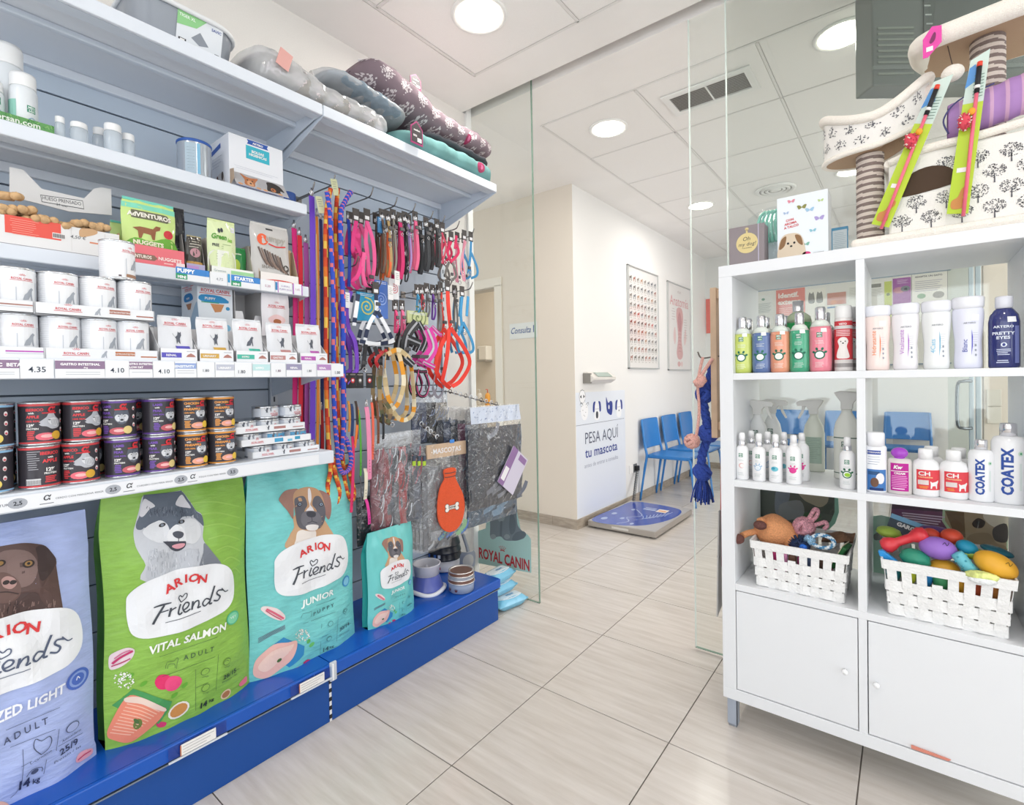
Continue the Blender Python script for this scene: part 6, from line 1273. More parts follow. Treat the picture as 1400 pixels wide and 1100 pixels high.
# ---- bowls and other goods at the far end of the deck
t_=Z(600,800,.211)
def bowl_slow(u,v,lab):
 p=Z(u,v,GZ);t=thing('slow_feeder',lab,'feeding bowl',(p.x,p.y,GZ));BL=mat('#5a66b4',.3,coat=.3);GW=mat('#cfcdd6',.35)
 MB().lathe([(.080,.012),(.078,.02),(.056,.075),(.052,.078)],BL,36).build('stand',t);m=MB()
 pts=[]
 for k in range(48):
  a=2*pi*k/48;pts.append((.083*cos(a),.083*sin(a),.010+.006*sin(3*a)))
 m.tube(pts,.010,mat('#e9eaf0',.3),8,closed=True);m.build('foot_ring',t)
 MB().lathe([(.040,.072),(.058,.078),(.064,.125),(.067,.128),(.064,.131),(.058,.126),(.052,.088),(.02,.084),(0,.084)],GW,40,cap=False).build('bowl',t)
 m=MB();
 for k in range(3):a=2.1*k+.4;m.ball((.026*cos(a),.026*sin(a),.094),.011,.011,.018,GW,14,8)
 m.build('studs',t);return t
bowl_slow(584,806,'blue and grey slow feeding bowl on a flared stand beside the small bag')
p=Z(631,806,GZ)
steel=None
for k in range(4):
 z=GZ+k*.0165;lb=['grey steel bowl with paw prints at the bottom of the stack','brown-rimmed steel bowl second in the stack','grey-rimmed steel bowl third in the stack','topmost shiny steel bowl of the stack'][k];r=(.062,.061,.060,.058)[k]
 t=thing('steel_bowl',lb,'feeding bowl',(p.x,p.y,z),0,'stacked steel bowls')
 m=MB().lathe([(r*.86,0),(r*.94,.004),(r,.045)],mat(('#8290ac','#6a4a42','#8a8f9c','#6b4a40')[k],.3),40)
 if k==0:
  f=round_(r*.97);f0=f
  for a in(-.03,.006):paw(m,(lambda a_:(lambda x,z_,l:f0(x+a_,z_,l+.002)))(a+.015),0,.018,.006,'#5a2f3a',None,'#5a2f3a',.0008)
 m.build('shell',t);MB().lathe([(r,.045),(r+.003,.047),(r+.001,.050),(r-.006,.047),(r*.8,.008),(0,.006)],mat('#e6e3e2',.22,.7),40,cap=False).build('lining',t)
 # black stacked bowls behind, white tub with red mark, grey scoop
p=Z(604,776,GZ)
BX_=p.x-.0
for k in range(3):
 r=.094-.004*k;t=thing('black_bowl',['lowest black plastic bowl behind the steel bowls','middle black plastic bowl with price stickers','top black plastic bowl with a blue sticker'][k],'feeding bowl',(p.x-.0,p.y+.02,GZ+.058+k*.034),0,'stacked black plastic bowls')
 m=MB().lathe([(r,0),(r*.99,.006),(r*.86,.046),(r*.90,.052),(r*.80,.052),(r*.7,.012),(0,.01)],mat('#2b2d33',.3,coat=.3),36)
 f=round_(r*.97)
 if k!=1:
  for a in(-.02,.018,.04):m.rect(a,a+.014,.018,.036,mat('#3a6ab8' if a<.02 else '#d8dee8'),f,.004)
 m.build('shell',t)
t=thing('white_basin','white plastic basin with a red label under the black bowls','feeding bowl',(p.x,p.y+.02,GZ));m=MB().lathe([(.085,0),(.100,.01),(.080,.058),(.074,.06)],mat('#e6e6ea',.3),40);m.rect(.02,.055,.016,.032,mat('#cf2a3a'),round_(.094),.002);m.build('shell',t)
pz=Y(655,770,1.86);t=thing('litter_scoop','grey slotted litter scoop leaning at the end of the deck','scoop',(-1.80,1.90,GZ),radians(60));GS=mat('#7f858e',.4)
m=MB().grid(lambda a,b:((a-.5)*.085*(1-.25*(2*b-1)**4),-.018*(1-(2*a-1)**2)-.02*b,.012+.10*b),12,12,GS);m.tube(smooth3([(0,-.022,.11),(-.005,-.015,.14),(-.03,0,.23)],4),.009,GS,8);m.build('scoop',t)
m=MB();fz=lambda x,z,l:(x,-.018*(1-(2*(x/.085))**2)-.02*((z-.012)/.10)-l,z)
for k in range(6):m.ribbon([(.03*cos(a)*(k+1)/6.5,.062+.04*sin(a)*(k+1)/6.5)for a in[i*pi/6 for i in range(13)]],.0022,mat('#d9d4c4',.5),fz,.001,1)
m.build('slots',t)
MB().lathe([(.04,0),(.05,.004),(.055,.04),(.05,.044),(.04,.01),(0,.008)],mat('#2f4a8a',.3),30,cap=False);m=MB().lathe([(.045,0),(.055,.004),(.062,.045),(.056,.047),(.045,.01),(0,.008)],mat('#2f4f9a',.3),30,cap=False)
q=Z(566,775,GZ);tag(m.build('blue_bowl',None,(q.x,q.y,GZ+.06)),'dark blue bowl half hidden behind the slow feeding bowl','feeding bowl');tag(MB().box(-.05,.05,-.05,.05,0,.0595,mat('#c9ccd4',.4),b=.003).build('stock_box',None,(q.x,q.y,GZ)),'pale stock box under the dark blue bowl','box')
# ================================================================ goods on the wall shelves
def fy_(u,x,v=500):return X(u,v,x).y
WCAN=mat('#e4e6ea',.35,.15);RIM=mat('#cfd2d6',.2,.9);RCR='#cf3b46'
def dogfig(m,mp,x,z,s,c='#a3a9b3',l=.0007):
 s*=.85
 C1=mat(c,.5)
 m.poly([(x-s*.75,z-s),(x-s*.5,z-s*.2),(x-s*.1,z+s*.25),(x+s*.15,z+s*.7),(x+s*.45,z+s),(x+s*.75,z+s*.75),(x+s*.55,z+s*.5),(x+s*.5,z+s*.1),(x+s*.6,z-s),(x+s*.4,z-s),(x+s*.25,z-s*.3),(x,z-s*.9),(x-s*.5,z-s)],C1,mp,l)
def catfig(m,mp,x,z,s,c='#5a5f6a',l=.0007):
 C1=mat(c,.5);m.poly([(x-s*.6,z+s*.5),(x-s*.3,z+s*.1),(x,z+s*.4),(x+s*.1,z+s),(x+s*.3,z+s*.8),(x+s*.5,z+s),(x+s*.55,z+s*.4),(x+s*.35,z-s*.1),(x+s*.4,z-s),(x+s*.1,z-s*.6),(x-s*.1,z-s),(x-s*.15,z-s*.2),(x-s*.7,z+s*.8)],C1,mp,l)
def rclogo(m,mp,x,z,w,l=.0007):
 c=mat(RCR,.5);W=glyphs('ROYAL CANIN',.02)[2];h=w/7.2
 m.text('ROYAL CANIN',x,z,h*1.25,c,mp,l,wide=w/(W*h*1.25),bold=.02);m.rect(x-w*.56,x+w*.56,z-h*.45,z-h*.28,c,mp,l)
 for k in range(5):a=(k-2)*.42;q=h*1.2;m.poly([(x+sin(a)*q*.6-.0003,z+h*1.3+cos(a)*q*.35),(x+sin(a)*q*.6+.0005,z+h*1.3+cos(a)*q*.35),(x+sin(a)*q*1.25+.0006,z+h*1.3+cos(a)*q*1.0),(x+sin(a)*q*1.25-.0006,z+h*1.3+cos(a)*q*1.0)],c,mp,l)
CANP=[(.0345,0),(.0375,.001),(.0375,.004),(.0368,.005),(.0368,.095),(.0375,.096),(.0375,.099),(.0345,.0995),(.0340,.097),(0,.097)]
def rc_can(u,x,z,v,lab,band,rot=0,h=1.0,label=True):
 y=X(u,v,x).y;t=thing('wet_food_can',lab,'food can',(x,y,z),FACE_L,'white ROYAL CANIN food cans')
 m=MB();P=CANP;rib=[(.0368,.005)]
 for k in range(18):rib+=[(.0368,.007+k*.0049),(.0362,.0082+k*.0049),(.0368,.0094+k*.0049)]
 m.lathe([p for p in rib]+[(.0368,.095)],WCAN,32,cap=False);f=round_(.0368,a0=rot)
 m.rect(-.028,.045,.006,.0945,mat('#e9ebef',.4),f,.0003);rclogo(m,f,.008,.072,.037,.0008);dogfig(m,f,.018,.042,.017,l=.0008);m.rect(-.004,-.0025,.015,.055,mat('#c3c8d2'),f,.0008)
 m.rect(-.004,.034,.008,.016,mat(band,.5),f,.0008);m.rect(-.020,-.014,.008,.012,mat('#5a4448'),f,.0008);m.rect(.036,.044,.03,.07,mat('#d3d7de'),f,.0006)
 m.build('label_wrap',t);MB().lathe([(.0345,0),(.0375,.001),(.0375,.005),(.0368,.006)],RIM,32).build('bottom_rim',t);MB().lathe([(.0368,.094),(.0376,.0955),(.0376,.099),(.0350,.0995),(.0340,.0965),(0,.0965)],RIM,32,cap=False).build('top_rim',t);return t
def tray(y0,y1,x0,x1,z,h,lab,deco,col='#e6e8ec',name='display_tray',cat='carton tray',group='low carton trays under the cans'):
 """open cardboard tray, front wall at x1"""
 t=thing(name,lab,cat,(x1,(y0+y1)/2,z),FACE_L,group);w=(y1-y0)/2;D=x1-x0;c=mat(col,.55)
 m=MB().box(-w,w,0,D,0,.0015,c);m.box(-w,w,0,.0015,0,h,c);m.build('tray_body',t)
 for s in(-1,1):MB().box(s*w-.0008,s*w+.0008,0,D,0,h,c).build('side_wall',t)
 m=MB();deco(m,flat(0),w);m.build('front_print',t);return t
def rctray(bc,bandtxt='GASTROINTESTINAL'):
 def d(m,f,w):
  rclogo(m,f,-w*.5,.012,.045);dogfig(m,f,-w*.02,.014,.010);m.rect(w*.18,w*.55,.011,.021,mat(bc,.5),f);m.text(bandtxt,w*.365,.0135,.0055,WHITE,f,.0009,bold=.02);m.rect(w*.66,w*.98,.008,.011,mat(bc,.5),f)
 return d
def stripe(c):
 return lambda m,f,w:(m.rect(-w*.2,w*.98,.015,.018,mat(c,.5),f),m.rect(-w*.2,w*.98,.011,.012,mat('#b9bcc4',.5),f))
xc=-1.572;xt=-1.528;zc=Z2+.0018
# lower tier
tray(fy_(-30,xt),fy_(61,xt),xt-.165,xt,Z2,.026,'lower left tray with a magenta stripe under the white cans',stripe('#b84ab0'))
tray(fy_(62.5,xt),fy_(216,xt),xt-.165,xt,Z2,.026,'lower right tray printed with a brown label under the white cans',rctray('#b5683a'))
P6=[(-28,0),(22,.0),(82,.05),(134.5,.12),(180,-.25)]
nm=['far left','left','second','third','fourth'];bands=['#c06ab8','#c06ab8','#7a5a5a','#8a6a62','#8a6a62']
for(u,r),n_,bc in zip(P6,nm,bands):rc_can(u,xc,zc,460,n_+' white can with a red logo in the lower tier on the price shelf',bc,r)
for(u,r),n_ in zip(P6,nm):rc_can(u+8,xc-.078,zc,460,'white can hidden behind the '+n_+' can of the lower tier','#8a6a62',r)
z2=zc+.1;xc2=xc-.004
tray(fy_(-45,xt),fy_(48,xt),xt-.165,xt,z2,.026,'upper left tray with a brown stripe resting on the white cans',stripe('#a87a70'))
tray(fy_(50.5,xt),fy_(212.5,xt),xt-.165,xt,z2,.026,'upper right tray with a brown label resting on the white cans',rctray('#a86a5a'))
z2c=z2+.0018
for(u,r),n_ in zip([(-30,0),(19,.05),(79.5,-.05),(133,.1),(183,.15)],nm):
 rc_can(u,xc2,z2c,400,n_+' white can with a red logo in the upper tier on the price shelf','#9a9aa2',r)
for(u,r),n_ in zip([(19,.05),(79.5,-.05),(133,.1)],nm[1:]):rc_can(u+6,xc2-.078,z2c,400,'white can standing behind the '+n_+' can of the upper tier','#9a9aa2',r)
rc_can(160,xc2-.01,z2c+.1,350,'single white can standing on top of the upper tier','#a07a62',.35)
# ---- dark wet food cans on the lowest shelf
def wolf(m,mp,x,z,s,l,dark=False,side=0):
 G1,G2,G3,W_=mat('#b9bcc4',.5),mat('#8d929c',.5),mat('#5a5f6c',.5),mat('#d9dbe0',.5)
 if side:
  m.poly(fixccw(smooth2([(x-s,z-s*.15),(x-s*.7,z+s*.15),(x-s*.3,z+s*.5),(x-s*.1,z+s*.9),(x+s*.1,z+s*.6),(x+s*.35,z+s),(x+s*.6,z+s*.5),(x+s*1.1,z),(x+s*1.0,z-s*.7),(x+s*.2,z-s*.9),(x-s*.3,z-s*.6),(x-s*.8,z-s*.5)],3)),G1,mp,l)
  m.poly(fixccw(smooth2([(x-s*.2,z+s*.1),(x+s*.4,z+s*.4),(x+s*.9,z),(x+s*.7,z-s*.6),(x+s*.1,z-s*.4)],3)),W_,mp,l+.0003);m.oval(x-s*.05,z+s*.15,s*.13,s*.05,mat('#22252c'),mp,l+.0006,n=8);m.oval(x-s*.95,z-s*.2,s*.12,s*.1,mat('#3a3d46'),mp,l+.0006,n=8)
  for k in range(6):m.ribbon([(x+s*(.1+.15*k),z+s*.2),(x+s*(.2+.15*k),z-s*.5)],s*.05,G2,mp,l+.0005,1)
  return
 m.poly(fixccw(smooth2([(x-s*.8,z),(x-s*.75,z+s*.5),(x-s*.6,z+s),(x-s*.3,z+s*.65),(x+s*.3,z+s*.65),(x+s*.6,z+s),(x+s*.75,z+s*.5),(x+s*.8,z),(x+s*.55,z-s*.6),(x,z-s*.95),(x-s*.55,z-s*.6)],3)),G2 if not dark else G3,mp,l)
 for q in(-1,1):m.poly(fixccw(smooth2([(x+q*s*.1,z+s*.2),(x+q*s*.5,z+s*.3),(x+q*s*.7,z-s*.05),(x+q*s*.45,z-s*.55),(x+q*s*.1,z-s*.4)],3)),W_,mp,l+.0003);m.oval(x+q*s*.3,z+s*.12,s*.09,s*.06,mat('#20232a'),mp,l+.0006,n=8)
 m.poly(fixccw(smooth2([(x-s*.25,z-s*.1),(x,z+s*.4),(x+s*.25,z-s*.1),(x+s*.2,z-s*.6),(x-s*.2,z-s*.6)],3)),G1,mp,l+.0004);m.oval(x,z-s*.35,s*.16,s*.12,mat('#1d2026'),mp,l+.0007,n=10)
DKC=mat('#3d3a41',.3,.1)
def alpha(u0,u1,v,z,lab,edge,words,wc,meat,side,rot=0,xo=0,back=False):
 x=-1.607+xo;y=X((u0+u1)/2,v,x).y;t=thing('dark_food_can',lab,'food can',(x,y,z),FACE_L,'dark wet food cans with a wolf head')
 f=round_(.0368,a0=rot);m=MB().lathe([(.0368,.004),(.0368,.096)],DKC,36,cap=False);E_=mat(edge,.35);m.rect(-.115,.115,.004,.0085,E_,f,.0003);m.rect(-.115,.115,.0905,.096,E_,f,.0003)
 if back:
  m.rect(-.028,-.002,.010,.024,mat('#d9d9dc'),f,.0006)
  for k in range(11):m.rect(-.027+k*.0024,-.0262+k*.0024,.011,.021,BLACK,f,.0009)
  lines(m,f,-.026,-.002,.085,9,.005,'#a9a9b0',h=.0016);m.text(words[0],.016,.078,.010,mat(wc),f,bold=.04);m.text('with',.016,.070,.006,WHITE,f,bold=.03);m.text(words[1],.016,.060,.011,mat(wc),f,bold=.04);m.text('12%',.016,.040,.011,WHITE,f,bold=.05);m.text('PROTEIN',.016,.033,.006,WHITE,f,bold=.04);lines(m,f,.004,.028,.026,4,.004,wc,h=.0024)
 else:
  wolf(m,f,.012,.055,.020,.0006,dark=(edge!='#d0474c'),side=side)
  m.text('\u03b1',.014,.077,.020,mat('#d8323c'),f,.0022,bold=.05,shear=.2);m.rect(-.002,.024,.073,.0755,mat('#d8323c'),f,.0018)
  X0=-.030
  m.text(words[0],X0,.079,.0085,mat(wc),f,align='l',bold=.04);m.text('with',X0+.004,.0725,.006,WHITE,f,align='l',bold=.03);m.text(words[1],X0,.063,.0085,mat(wc),f,align='l',bold=.04);m.text('100% REAL',X0,.054,.0055,mat(wc),f,align='l',bold=.03)
  m.text('12%',X0+.001,.043,.009,WHITE,f,align='l',bold=.05);m.text('PROTEIN',X0,.0365,.0055,WHITE,f,align='l',bold=.03);lines(m,f,X0,X0+.016,.031,5,.0042,wc,h=.0026)
  a,b_=meat;m.oval(.004,.020,.018,.009,mat(a),f,.0012,n=14);m.oval(.006,.021,.011,.004,mat('#f0b9b9'),f,.0015,n=10);m.oval(.024,.022,.010,.010,mat(b_),f,.0016,n=14)
  for k in range(3):m.oval(.040,.076-.021*k,.004,.0055,mat('#e9e3e3'),f,.0008,n=10);m.oval(.040,.0745-.021*k,.0028,.0025,mat('#d8616c'),f,.0011,n=8)
 m.build('label_wrap',t);MB().lathe([(.0345,0),(.0376,.001),(.0376,.004),(.0368,.005)],RIM,36).build('bottom_rim',t);MB().lathe([(.0368,.095),(.0377,.0965),(.0377,.0995),(.0350,.0998),(.0340,.0968),(0,.0968)],RIM,36,cap=False).build('top_rim',t);return t
RED_,PUR_,ORG,BLU_='#d0474c','#6a4a9c','#e0973f','#8fbde0'
za,zb=Z1+.0004,Z1+.1006
meatR,meatP,meatO=('#e7707f','#d9a93a'),('#c9606a','#e6cf8a'),('#eba58a','#f0c94a')
A_=alpha
A_(-43,17,650,za,'blue-edged dark can at the left frame edge, bottom layer',BLU_,('TUNA','PEAR'),'#8fbde0',('#e9b84a','#e7cf6a'),0,-.55);A_(-43,17,580,zb,'blue-edged dark can at the left frame edge, top layer',BLU_,('TUNA','PEAR'),'#8fbde0',('#e9b84a','#e7cf6a'),0,-.5)
A_(25,84,650,za,'red-edged dark can turned to its barcode side, bottom layer',RED_,('IBERICO','APPLE'),'#e2474d',meatR,1,-.05,back=True);A_(25,84,580,zb,'red-edged dark can with a white wolf, first in the top layer',RED_,('IBERICO','APPLE'),'#e2474d',meatR,1,.0)
A_(84,137,650,za,'red-edged dark can with a white wolf, bottom layer',RED_,('IBERICO','APPLE'),'#e2474d',meatR,1,-.35);A_(86,138,580,zb,'red-edged dark can with a white wolf, second in the top layer',RED_,('IBERICO','APPLE'),'#e2474d',meatR,1,.15)
A_(144,192,645,za,'purple-edged dark can, left of two in the bottom layer',PUR_,('LAMB','PEAR'),'#7a55b4',meatP,0,.1);A_(138,187,580,zb,'purple-edged dark can, left of two in the top layer',PUR_,('LAMB','PEAR'),'#7a55b4',meatP,0,-.4)
A_(194,242,640,za,'purple-edged dark can, right of two in the bottom layer',PUR_,('LAMB','PEAR'),'#7a55b4',meatP,0,-.1);A_(194,240,580,zb,'purple-edged dark can, right of two in the top layer',PUR_,('LAMB','PEAR'),'#7a55b4',meatP,0,.2)
A_(242.5,285,640,za,'orange-edged dark can, left of two in the bottom layer',ORG,('CHICKEN','PINEAPPLE'),'#eda04a',meatO,0,.0);A_(240.5,282,580,zb,'orange-edged dark can, left of two in the top layer',ORG,('CHICKEN','PINEAPPLE'),'#eda04a',meatO,0,.05)
A_(285.5,322,635,za,'orange-edged dark can, right of two in the bottom layer',ORG,('CHICKEN','PINEAPPLE'),'#eda04a',meatO,0,.0);A_(283,320,580,zb,'orange-edged dark can, right of two in the top layer',ORG,('CHICKEN','PINEAPPLE'),'#eda04a',meatO,0,.05)
for u,c,w_,n_ in((-8,BLU_,'TUNA','blue-edged'),(60,RED_,'IBERICO','first red-edged'),(118,RED_,'IBERICO','second red-edged'),(176,PUR_,'LAMB','left purple-edged'),(228,PUR_,'LAMB','right purple-edged'),(272,ORG,'CHICKEN','left orange-edged')):
 for zz,ly in((za,'bottom'),(zb,'top')):A_(u-2,u+2,600,zz,f'dark can in the rear row behind the {n_} can, {ly} layer',c,(w_,'APPLE'),c,meatP,0,.0,-.082)
 # ---- small flat cans in stepped trays (right end of the lowest shelf)
SC=[(.038,0),(.040,.001),(.040,.004),(.0392,.005),(.0392,.025),(.040,.026),(.040,.029),(.037,.0295),(0,.028)]
def smallcan(y,x,z,lab,kind,hs=1.0):
 t=thing('small_can',lab,'food can',(x,y,z),FACE_L,'small flat cans in stepped trays');f=round_(.0392);h=.0295*hs
 m=MB().lathe([(r,q*hs)for r,q in SC[3:6]],mat('#d3d9e4',.35),32,cap=False)
 if kind==1:m.rect(-.03,.035,.006*hs,.024*hs,mat('#5aa3cf',.4),f,.0004);m.rect(-.02,.02,.006*hs,.013*hs,mat('#cfe0ea',.4),f,.0007)
 else:m.rect(-.03,.035,.006*hs,.024*hs,mat('#dfe2e8',.4),f,.0004)
 rclogo(m,f,.012,.011*hs,.028,.001)
 if hs>1.1:catfig(m,f,-.014,.020*hs,.010,l=.001);catfig(m,f,-.002,.022*hs,.009,'#8a909a',l=.001);m.rect(.0,.026,.006*hs,.009*hs,mat('#b98a92'),f,.001)
 m.build('label_wrap',t);MB().lathe([(r,q*hs)for r,q in SC[:4]],RIM,32).build('bottom_rim',t);MB().lathe([(.0392,.024*hs),(.040,.026*hs),(.040,.029*hs),(.037,.0295*hs),(0,.0285*hs)],RIM,32,cap=False).build('top_rim',t)
def mtray(y0,y1,z,lab,kind,x1=-1.567):
 def d(m,f,w):
  rclogo(m,f,-w*.58,.010,.036);(m.rect(-w*.1,w*.15,.006,.018,mat('#4aa0cc'),f),m.rect(w*.5,w*.66,.008,.018,mat('#3a9ac0'),f),m.rect(w*.28,w*.42,.005,.012,mat('#7ac0dc'),f))if kind==1 else(m.rect(w*.05,w*.4,.008,.016,mat('#b0807c'),f),m.rect(w*.62,w*.95,.008,.011,mat('#b0807c'),f),catfig(m,f,-w*.12,.013,.008))
 tray(y0,y1,x1-.165,x1,z,.022,lab,d,'#eceef2',group='stepped trays of small cans')
ys=[(345,436,.9676),(330,425,1.0085),(323,417,1.0490)];lbs=['lowest of the three stepped trays','middle of the three stepped trays, with blue squares','top of the three stepped trays']
for k,((u0,u1,z),lb)in enumerate(zip(ys,lbs)):
 x1_=-1.590;y0,y1=fy_(u0,x1_,600),fy_(u1,x1_,600);mtray(y0,y1,z,lb,1 if k==1 else 0,x1_)
 for j in range(3):
  for r_ in range(2):
   yy=y0+(y1-y0)*(j+.5)/3
   smallcan(yy,x1_-.042-r_*.0805,z+.0017,f'small can in the {["front", "rear"][r_]} of the {["lowest", "middle", "top"][k]} stepped tray, {["left", "centre", "right"][j]}',1 if(k==1 and j)else 0,1.28)
ztop=1.0490+.0017+.0385
for u,n_ in((362,'left'),(394,'right')):smallcan(fy_(u,-1.645,540),-1.645,ztop,f'upright little can printed with two cats, {n_} of the two on top',0,1.38)
# ---- pouch display cartons on the price shelf
def pouch(name,lab,y0,y1,z0,h,x,T,col,deco,side=None,group=None,rough=.25,wr=.0012,seed=0,cat='food pouch',rz=FACE_L,seal='#d9dde3',tilt=0):
 w=y1-y0;hw,yy=sheetbag(w,h,T,wr,.03,seed,.10);t=thing(name,lab,cat,(x,(y0+y1)/2,z0),rz,group);FR=mat(col,rough,coat=.4,bump=.1,scale=30)
 mp=lambda a,b,l:Vector((a,yy(a,b/h)-l+tilt*b,b));mp.cut=max(.008,w*.09);m=MB()
 m.grid(lambda a,b:((2*a-1)*hw(b),yy((2*a-1)*hw(b),b)+tilt*b*h,b*h),14,18,FR);m.grid(lambda a,b:((2*a-1)*hw(b),-yy((2*a-1)*hw(b),b)*.5+.001+tilt*b*h,b*h),10,12,FR,flip=True)
 if deco:deco(m,mp)
 m.build('pouch_body',t);s=MB().box(-w*.47,w*.47,-.0015,.0015,h*.985,h*1.03,mat(seal,.3),b=.0005,T=Matrix.Translation((0,tilt*h,0)));s.build('top_seal',t);return t
def catpouch(c,kind):
 def d(m,mp):
  rclogo(m,mp,0,.098,.050,.001);(catfig if kind else dogfig)(m,mp,.002,.062,.017,'#565b66',.001);m.poly([(.0,.030),(.034,.030),(.030,.040),(-.004,.040)],mat(c),mp,.0012)
 return d
def carton(y0,y1,x1,D,z,hf,hb,lab,c,word):
 """display carton: low front, high sloping sides"""
 t=thing('display_carton',lab,'carton',(x1,(y0+y1)/2,z),FACE_L,'open display cartons on the price shelf');w=(y1-y0)/2;CT_=mat('#d3d3d6',.6);CW_=mat('#eaebee',.5)
 m=MB().box(-w,w,0,D,0,.0015,CW_).box(-w,w,D-.0015,D,0,hb,CT_);m.build('carton_body',t)
 for s in(-1,1):MB().prism([(0,0),(D,0),(D,hb),(D*.45,hb),(.006,hf),(0,hf)],.0014,CT_,'yz',s*(w-.0007)-.0007).build('side_wall',t)
 m=MB().box(-w,w,0,.0015,0,hf,CW_);f=flat(0);m.rect(-w*.92,w*.12,.010,.023,mat(c),f);m.text(word,-w*.42,.0135,.008,WHITE,f,.0009,bold=.03);m.poly([(w*.35,.012),(w*.9,.012),(w*.78,.018),(w*.62,.022),(w*.45,.018)],mat('#b07a70'),f);m.rect(w*.4,w*.85,.026,.028,mat('#b9bcc4'),f);m.build('front_flap',t);return t
xd=-1.530
for(a,b_,c,w_,vt,ut0,ut1,k_)in((219,270.5,'#5a55b8','RENAL',425,214,262,1),(272.5,320,'#cfa44a','URINARY',433,266,308,1),(322.5,367,'#4ab5a0','HYPO',435,317,355,0),(368.5,407,'#c08a88','GASTRO',440,362,400,1),(410,448,'#b85ab0','RENAL',443,407,443,1)):
 y0,y1=fy_(a,xd,490),fy_(b_,xd,490);carton(y0,y1,xd,.20,Z2,.034,.108,f'display carton with a {dict(zip(("#5a55b8", "#cfa44a", "#4ab5a0", "#c08a88", "#b85ab0"), ("violet-blue", "mustard", "turquoise", "dusty rose", "magenta")))[c]} label strip',c,w_)
 xp=xd-.016;q0=y0+.003;q1=q0+min(.086,(y1-y0)*.92);zt=X((ut0+ut1)/2,vt,xp-.01).z-Z2
 pouch('wet_food_pouch',f'white pouch with a red logo in the {dict(zip(("#5a55b8", "#cfa44a", "#4ab5a0", "#c08a88", "#b85ab0"), ("violet-blue", "mustard", "turquoise", "dusty rose", "magenta")))[c]} carton',q0,q1,Z2+.002,.130*(q1-q0)/.09,xp,.007,'#dddfe4',catpouch(c,k_),group='white ROYAL CANIN pouches',seed=int(a),tilt=.12)
 for n_ in range(2):pass
 # cartons in the rear tier standing on stock boxes
ST_=mat('#dfe2e8',.6)
xb=-1.76
def stock(u0,u1,lab,h,x1=-1.70,D=.2):y0,y1=fy_(u0,x1,450),fy_(u1,x1,450);tag(MB().box(x1-D,x1,y0,y1,Z2,Z2+h,ST_,b=.002).build('stock_carton'),lab,'carton','plain stock cartons behind the pouches')
zr=X(290,436,-1.74).z-Z2
stock(240,318,'plain stock carton under the light blue PUPPY carton',.10,-1.745,.16);stock(322,395,'plain stock carton under the rear pouch',.10,-1.745,.16)
zq=Z2+.1
y0,y1=fy_(270,-1.75,410),fy_(318,-1.75,410);zt=X(290,386,-1.75).z
t=thing('puppy_carton','white and sky blue PUPPY carton behind the pouch row','carton',(-1.75,(y0+y1)/2,zq),FACE_L);w=(y1-y0)/2;h=zt-zq
MB().box(-w,w,0,.13,0,h,mat('#e3e9f0',.5),b=.001).build('carton',t);m=MB();f=flat(0);rclogo(m,f,0,h-.032,w*1.6);m.blob([(-w*.8,h-.062),(-w*.8,h-.042),(w*.3,h-.042),(w*.75,h-.062)],mat('#2a8fc8'),f,k=3);m.text('PUPPY',-w*.3,h-.056,.011,WHITE,f,.0009,bold=.03);m.poly([(-w*.3,h-.068),(w*.5,h-.068),(w*.3,h-.092),(-w*.05,h-.095)],mat('#c98a5a'),f);m.rect(-w*.8,w*.2,h-.066,h-.063,mat('#3a9a6a'),f,.0006);m.oval(-w*.4,.012,w*.4,.009,mat('#8ac4e4'),f);m.oval(w*.6,.02,w*.25,.012,mat('#8ac4e4'),f);m.oval(w*.7,h-.08,w*.12,.006,mat('#3a8fc0'),f);m.build('front_print',t)
m=MB();f=side_left(-w);m.blob([(-.11,0),(-.11,.01),(-.06,.045),(-.02,.09),(-.0,.09),(-.0,0)],mat('#a9c4dc'),f);m.blob([(-.10,h-.058),(-.10,h-.036),(-.05,h-.034),(-.035,h-.055)],mat('#2a7fc0'),f,.0008);m.text('PUPPY',-.072,h-.052,.009,WHITE,f,.0012,bold=.03);m.poly([(-.09,h-.066),(-.045,h-.066),(-.055,h-.085),(-.075,h-.085)],mat('#b07a58'),f,.0008);rclogo(m,f,-.07,h-.022,.055);m.rect(-.12,-.01,h-.012,h-.010,REDP,f);m.build('side_print',t)
y0,y1=fy_(321,-1.75,410),fy_(357,-1.75,410);t=thing('display_carton','empty open carton with cut-out front behind the pouch row','carton',(-1.75,(y0+y1)/2,zq),FACE_L);w=(y1-y0)/2;h=X(330,395,-1.75).z-zq;CT_=mat('#c9c7c7',.6)
m=MB().box(-w,w,.12,.1215,0,h,CT_).box(-w,w,0,.12,0,.0015,CT_).prism([(-w,0),(w,0),(w,h*.45),(w*.5,h*.45),(w*.35,h*.28),(-w*.3,h*.28),(-w*.45,h*.52),(-w,h*.52)],.0015,mat('#e3e2e4',.5),'xz',0);m.build('carton_body',t)
for s in(-1,1):MB().box(s*w-.0008,s*w+.0008,0,.12,0,h,CT_).build('side_wall',t)
m=MB();m.rect(-w*.9,w*.3,.006,.012,mat('#a0706a'),flat(0));m.build('front_print',t)
y0,y1=fy_(357,-1.72,420),fy_(395,-1.72,420)
def pk(m,mp):rclogo(m,mp,0,.100,.056,.001);m.poly(fixccw(smooth2([(-.03,.06),(0,.075),(.03,.06),(.02,.045),(-.02,.045)],3)),mat('#e8c4c4'),mp,.001);m.oval(.0,.05,.014,.009,mat('#a5603a'),mp,.0014)
pouch('wet_food_pouch','white and pink pouch standing alone behind the pouch row',y0,y1,zq,X(375,398,-1.72).z-zq,-1.72,.010,'#e4e0e4',pk,seed=44)
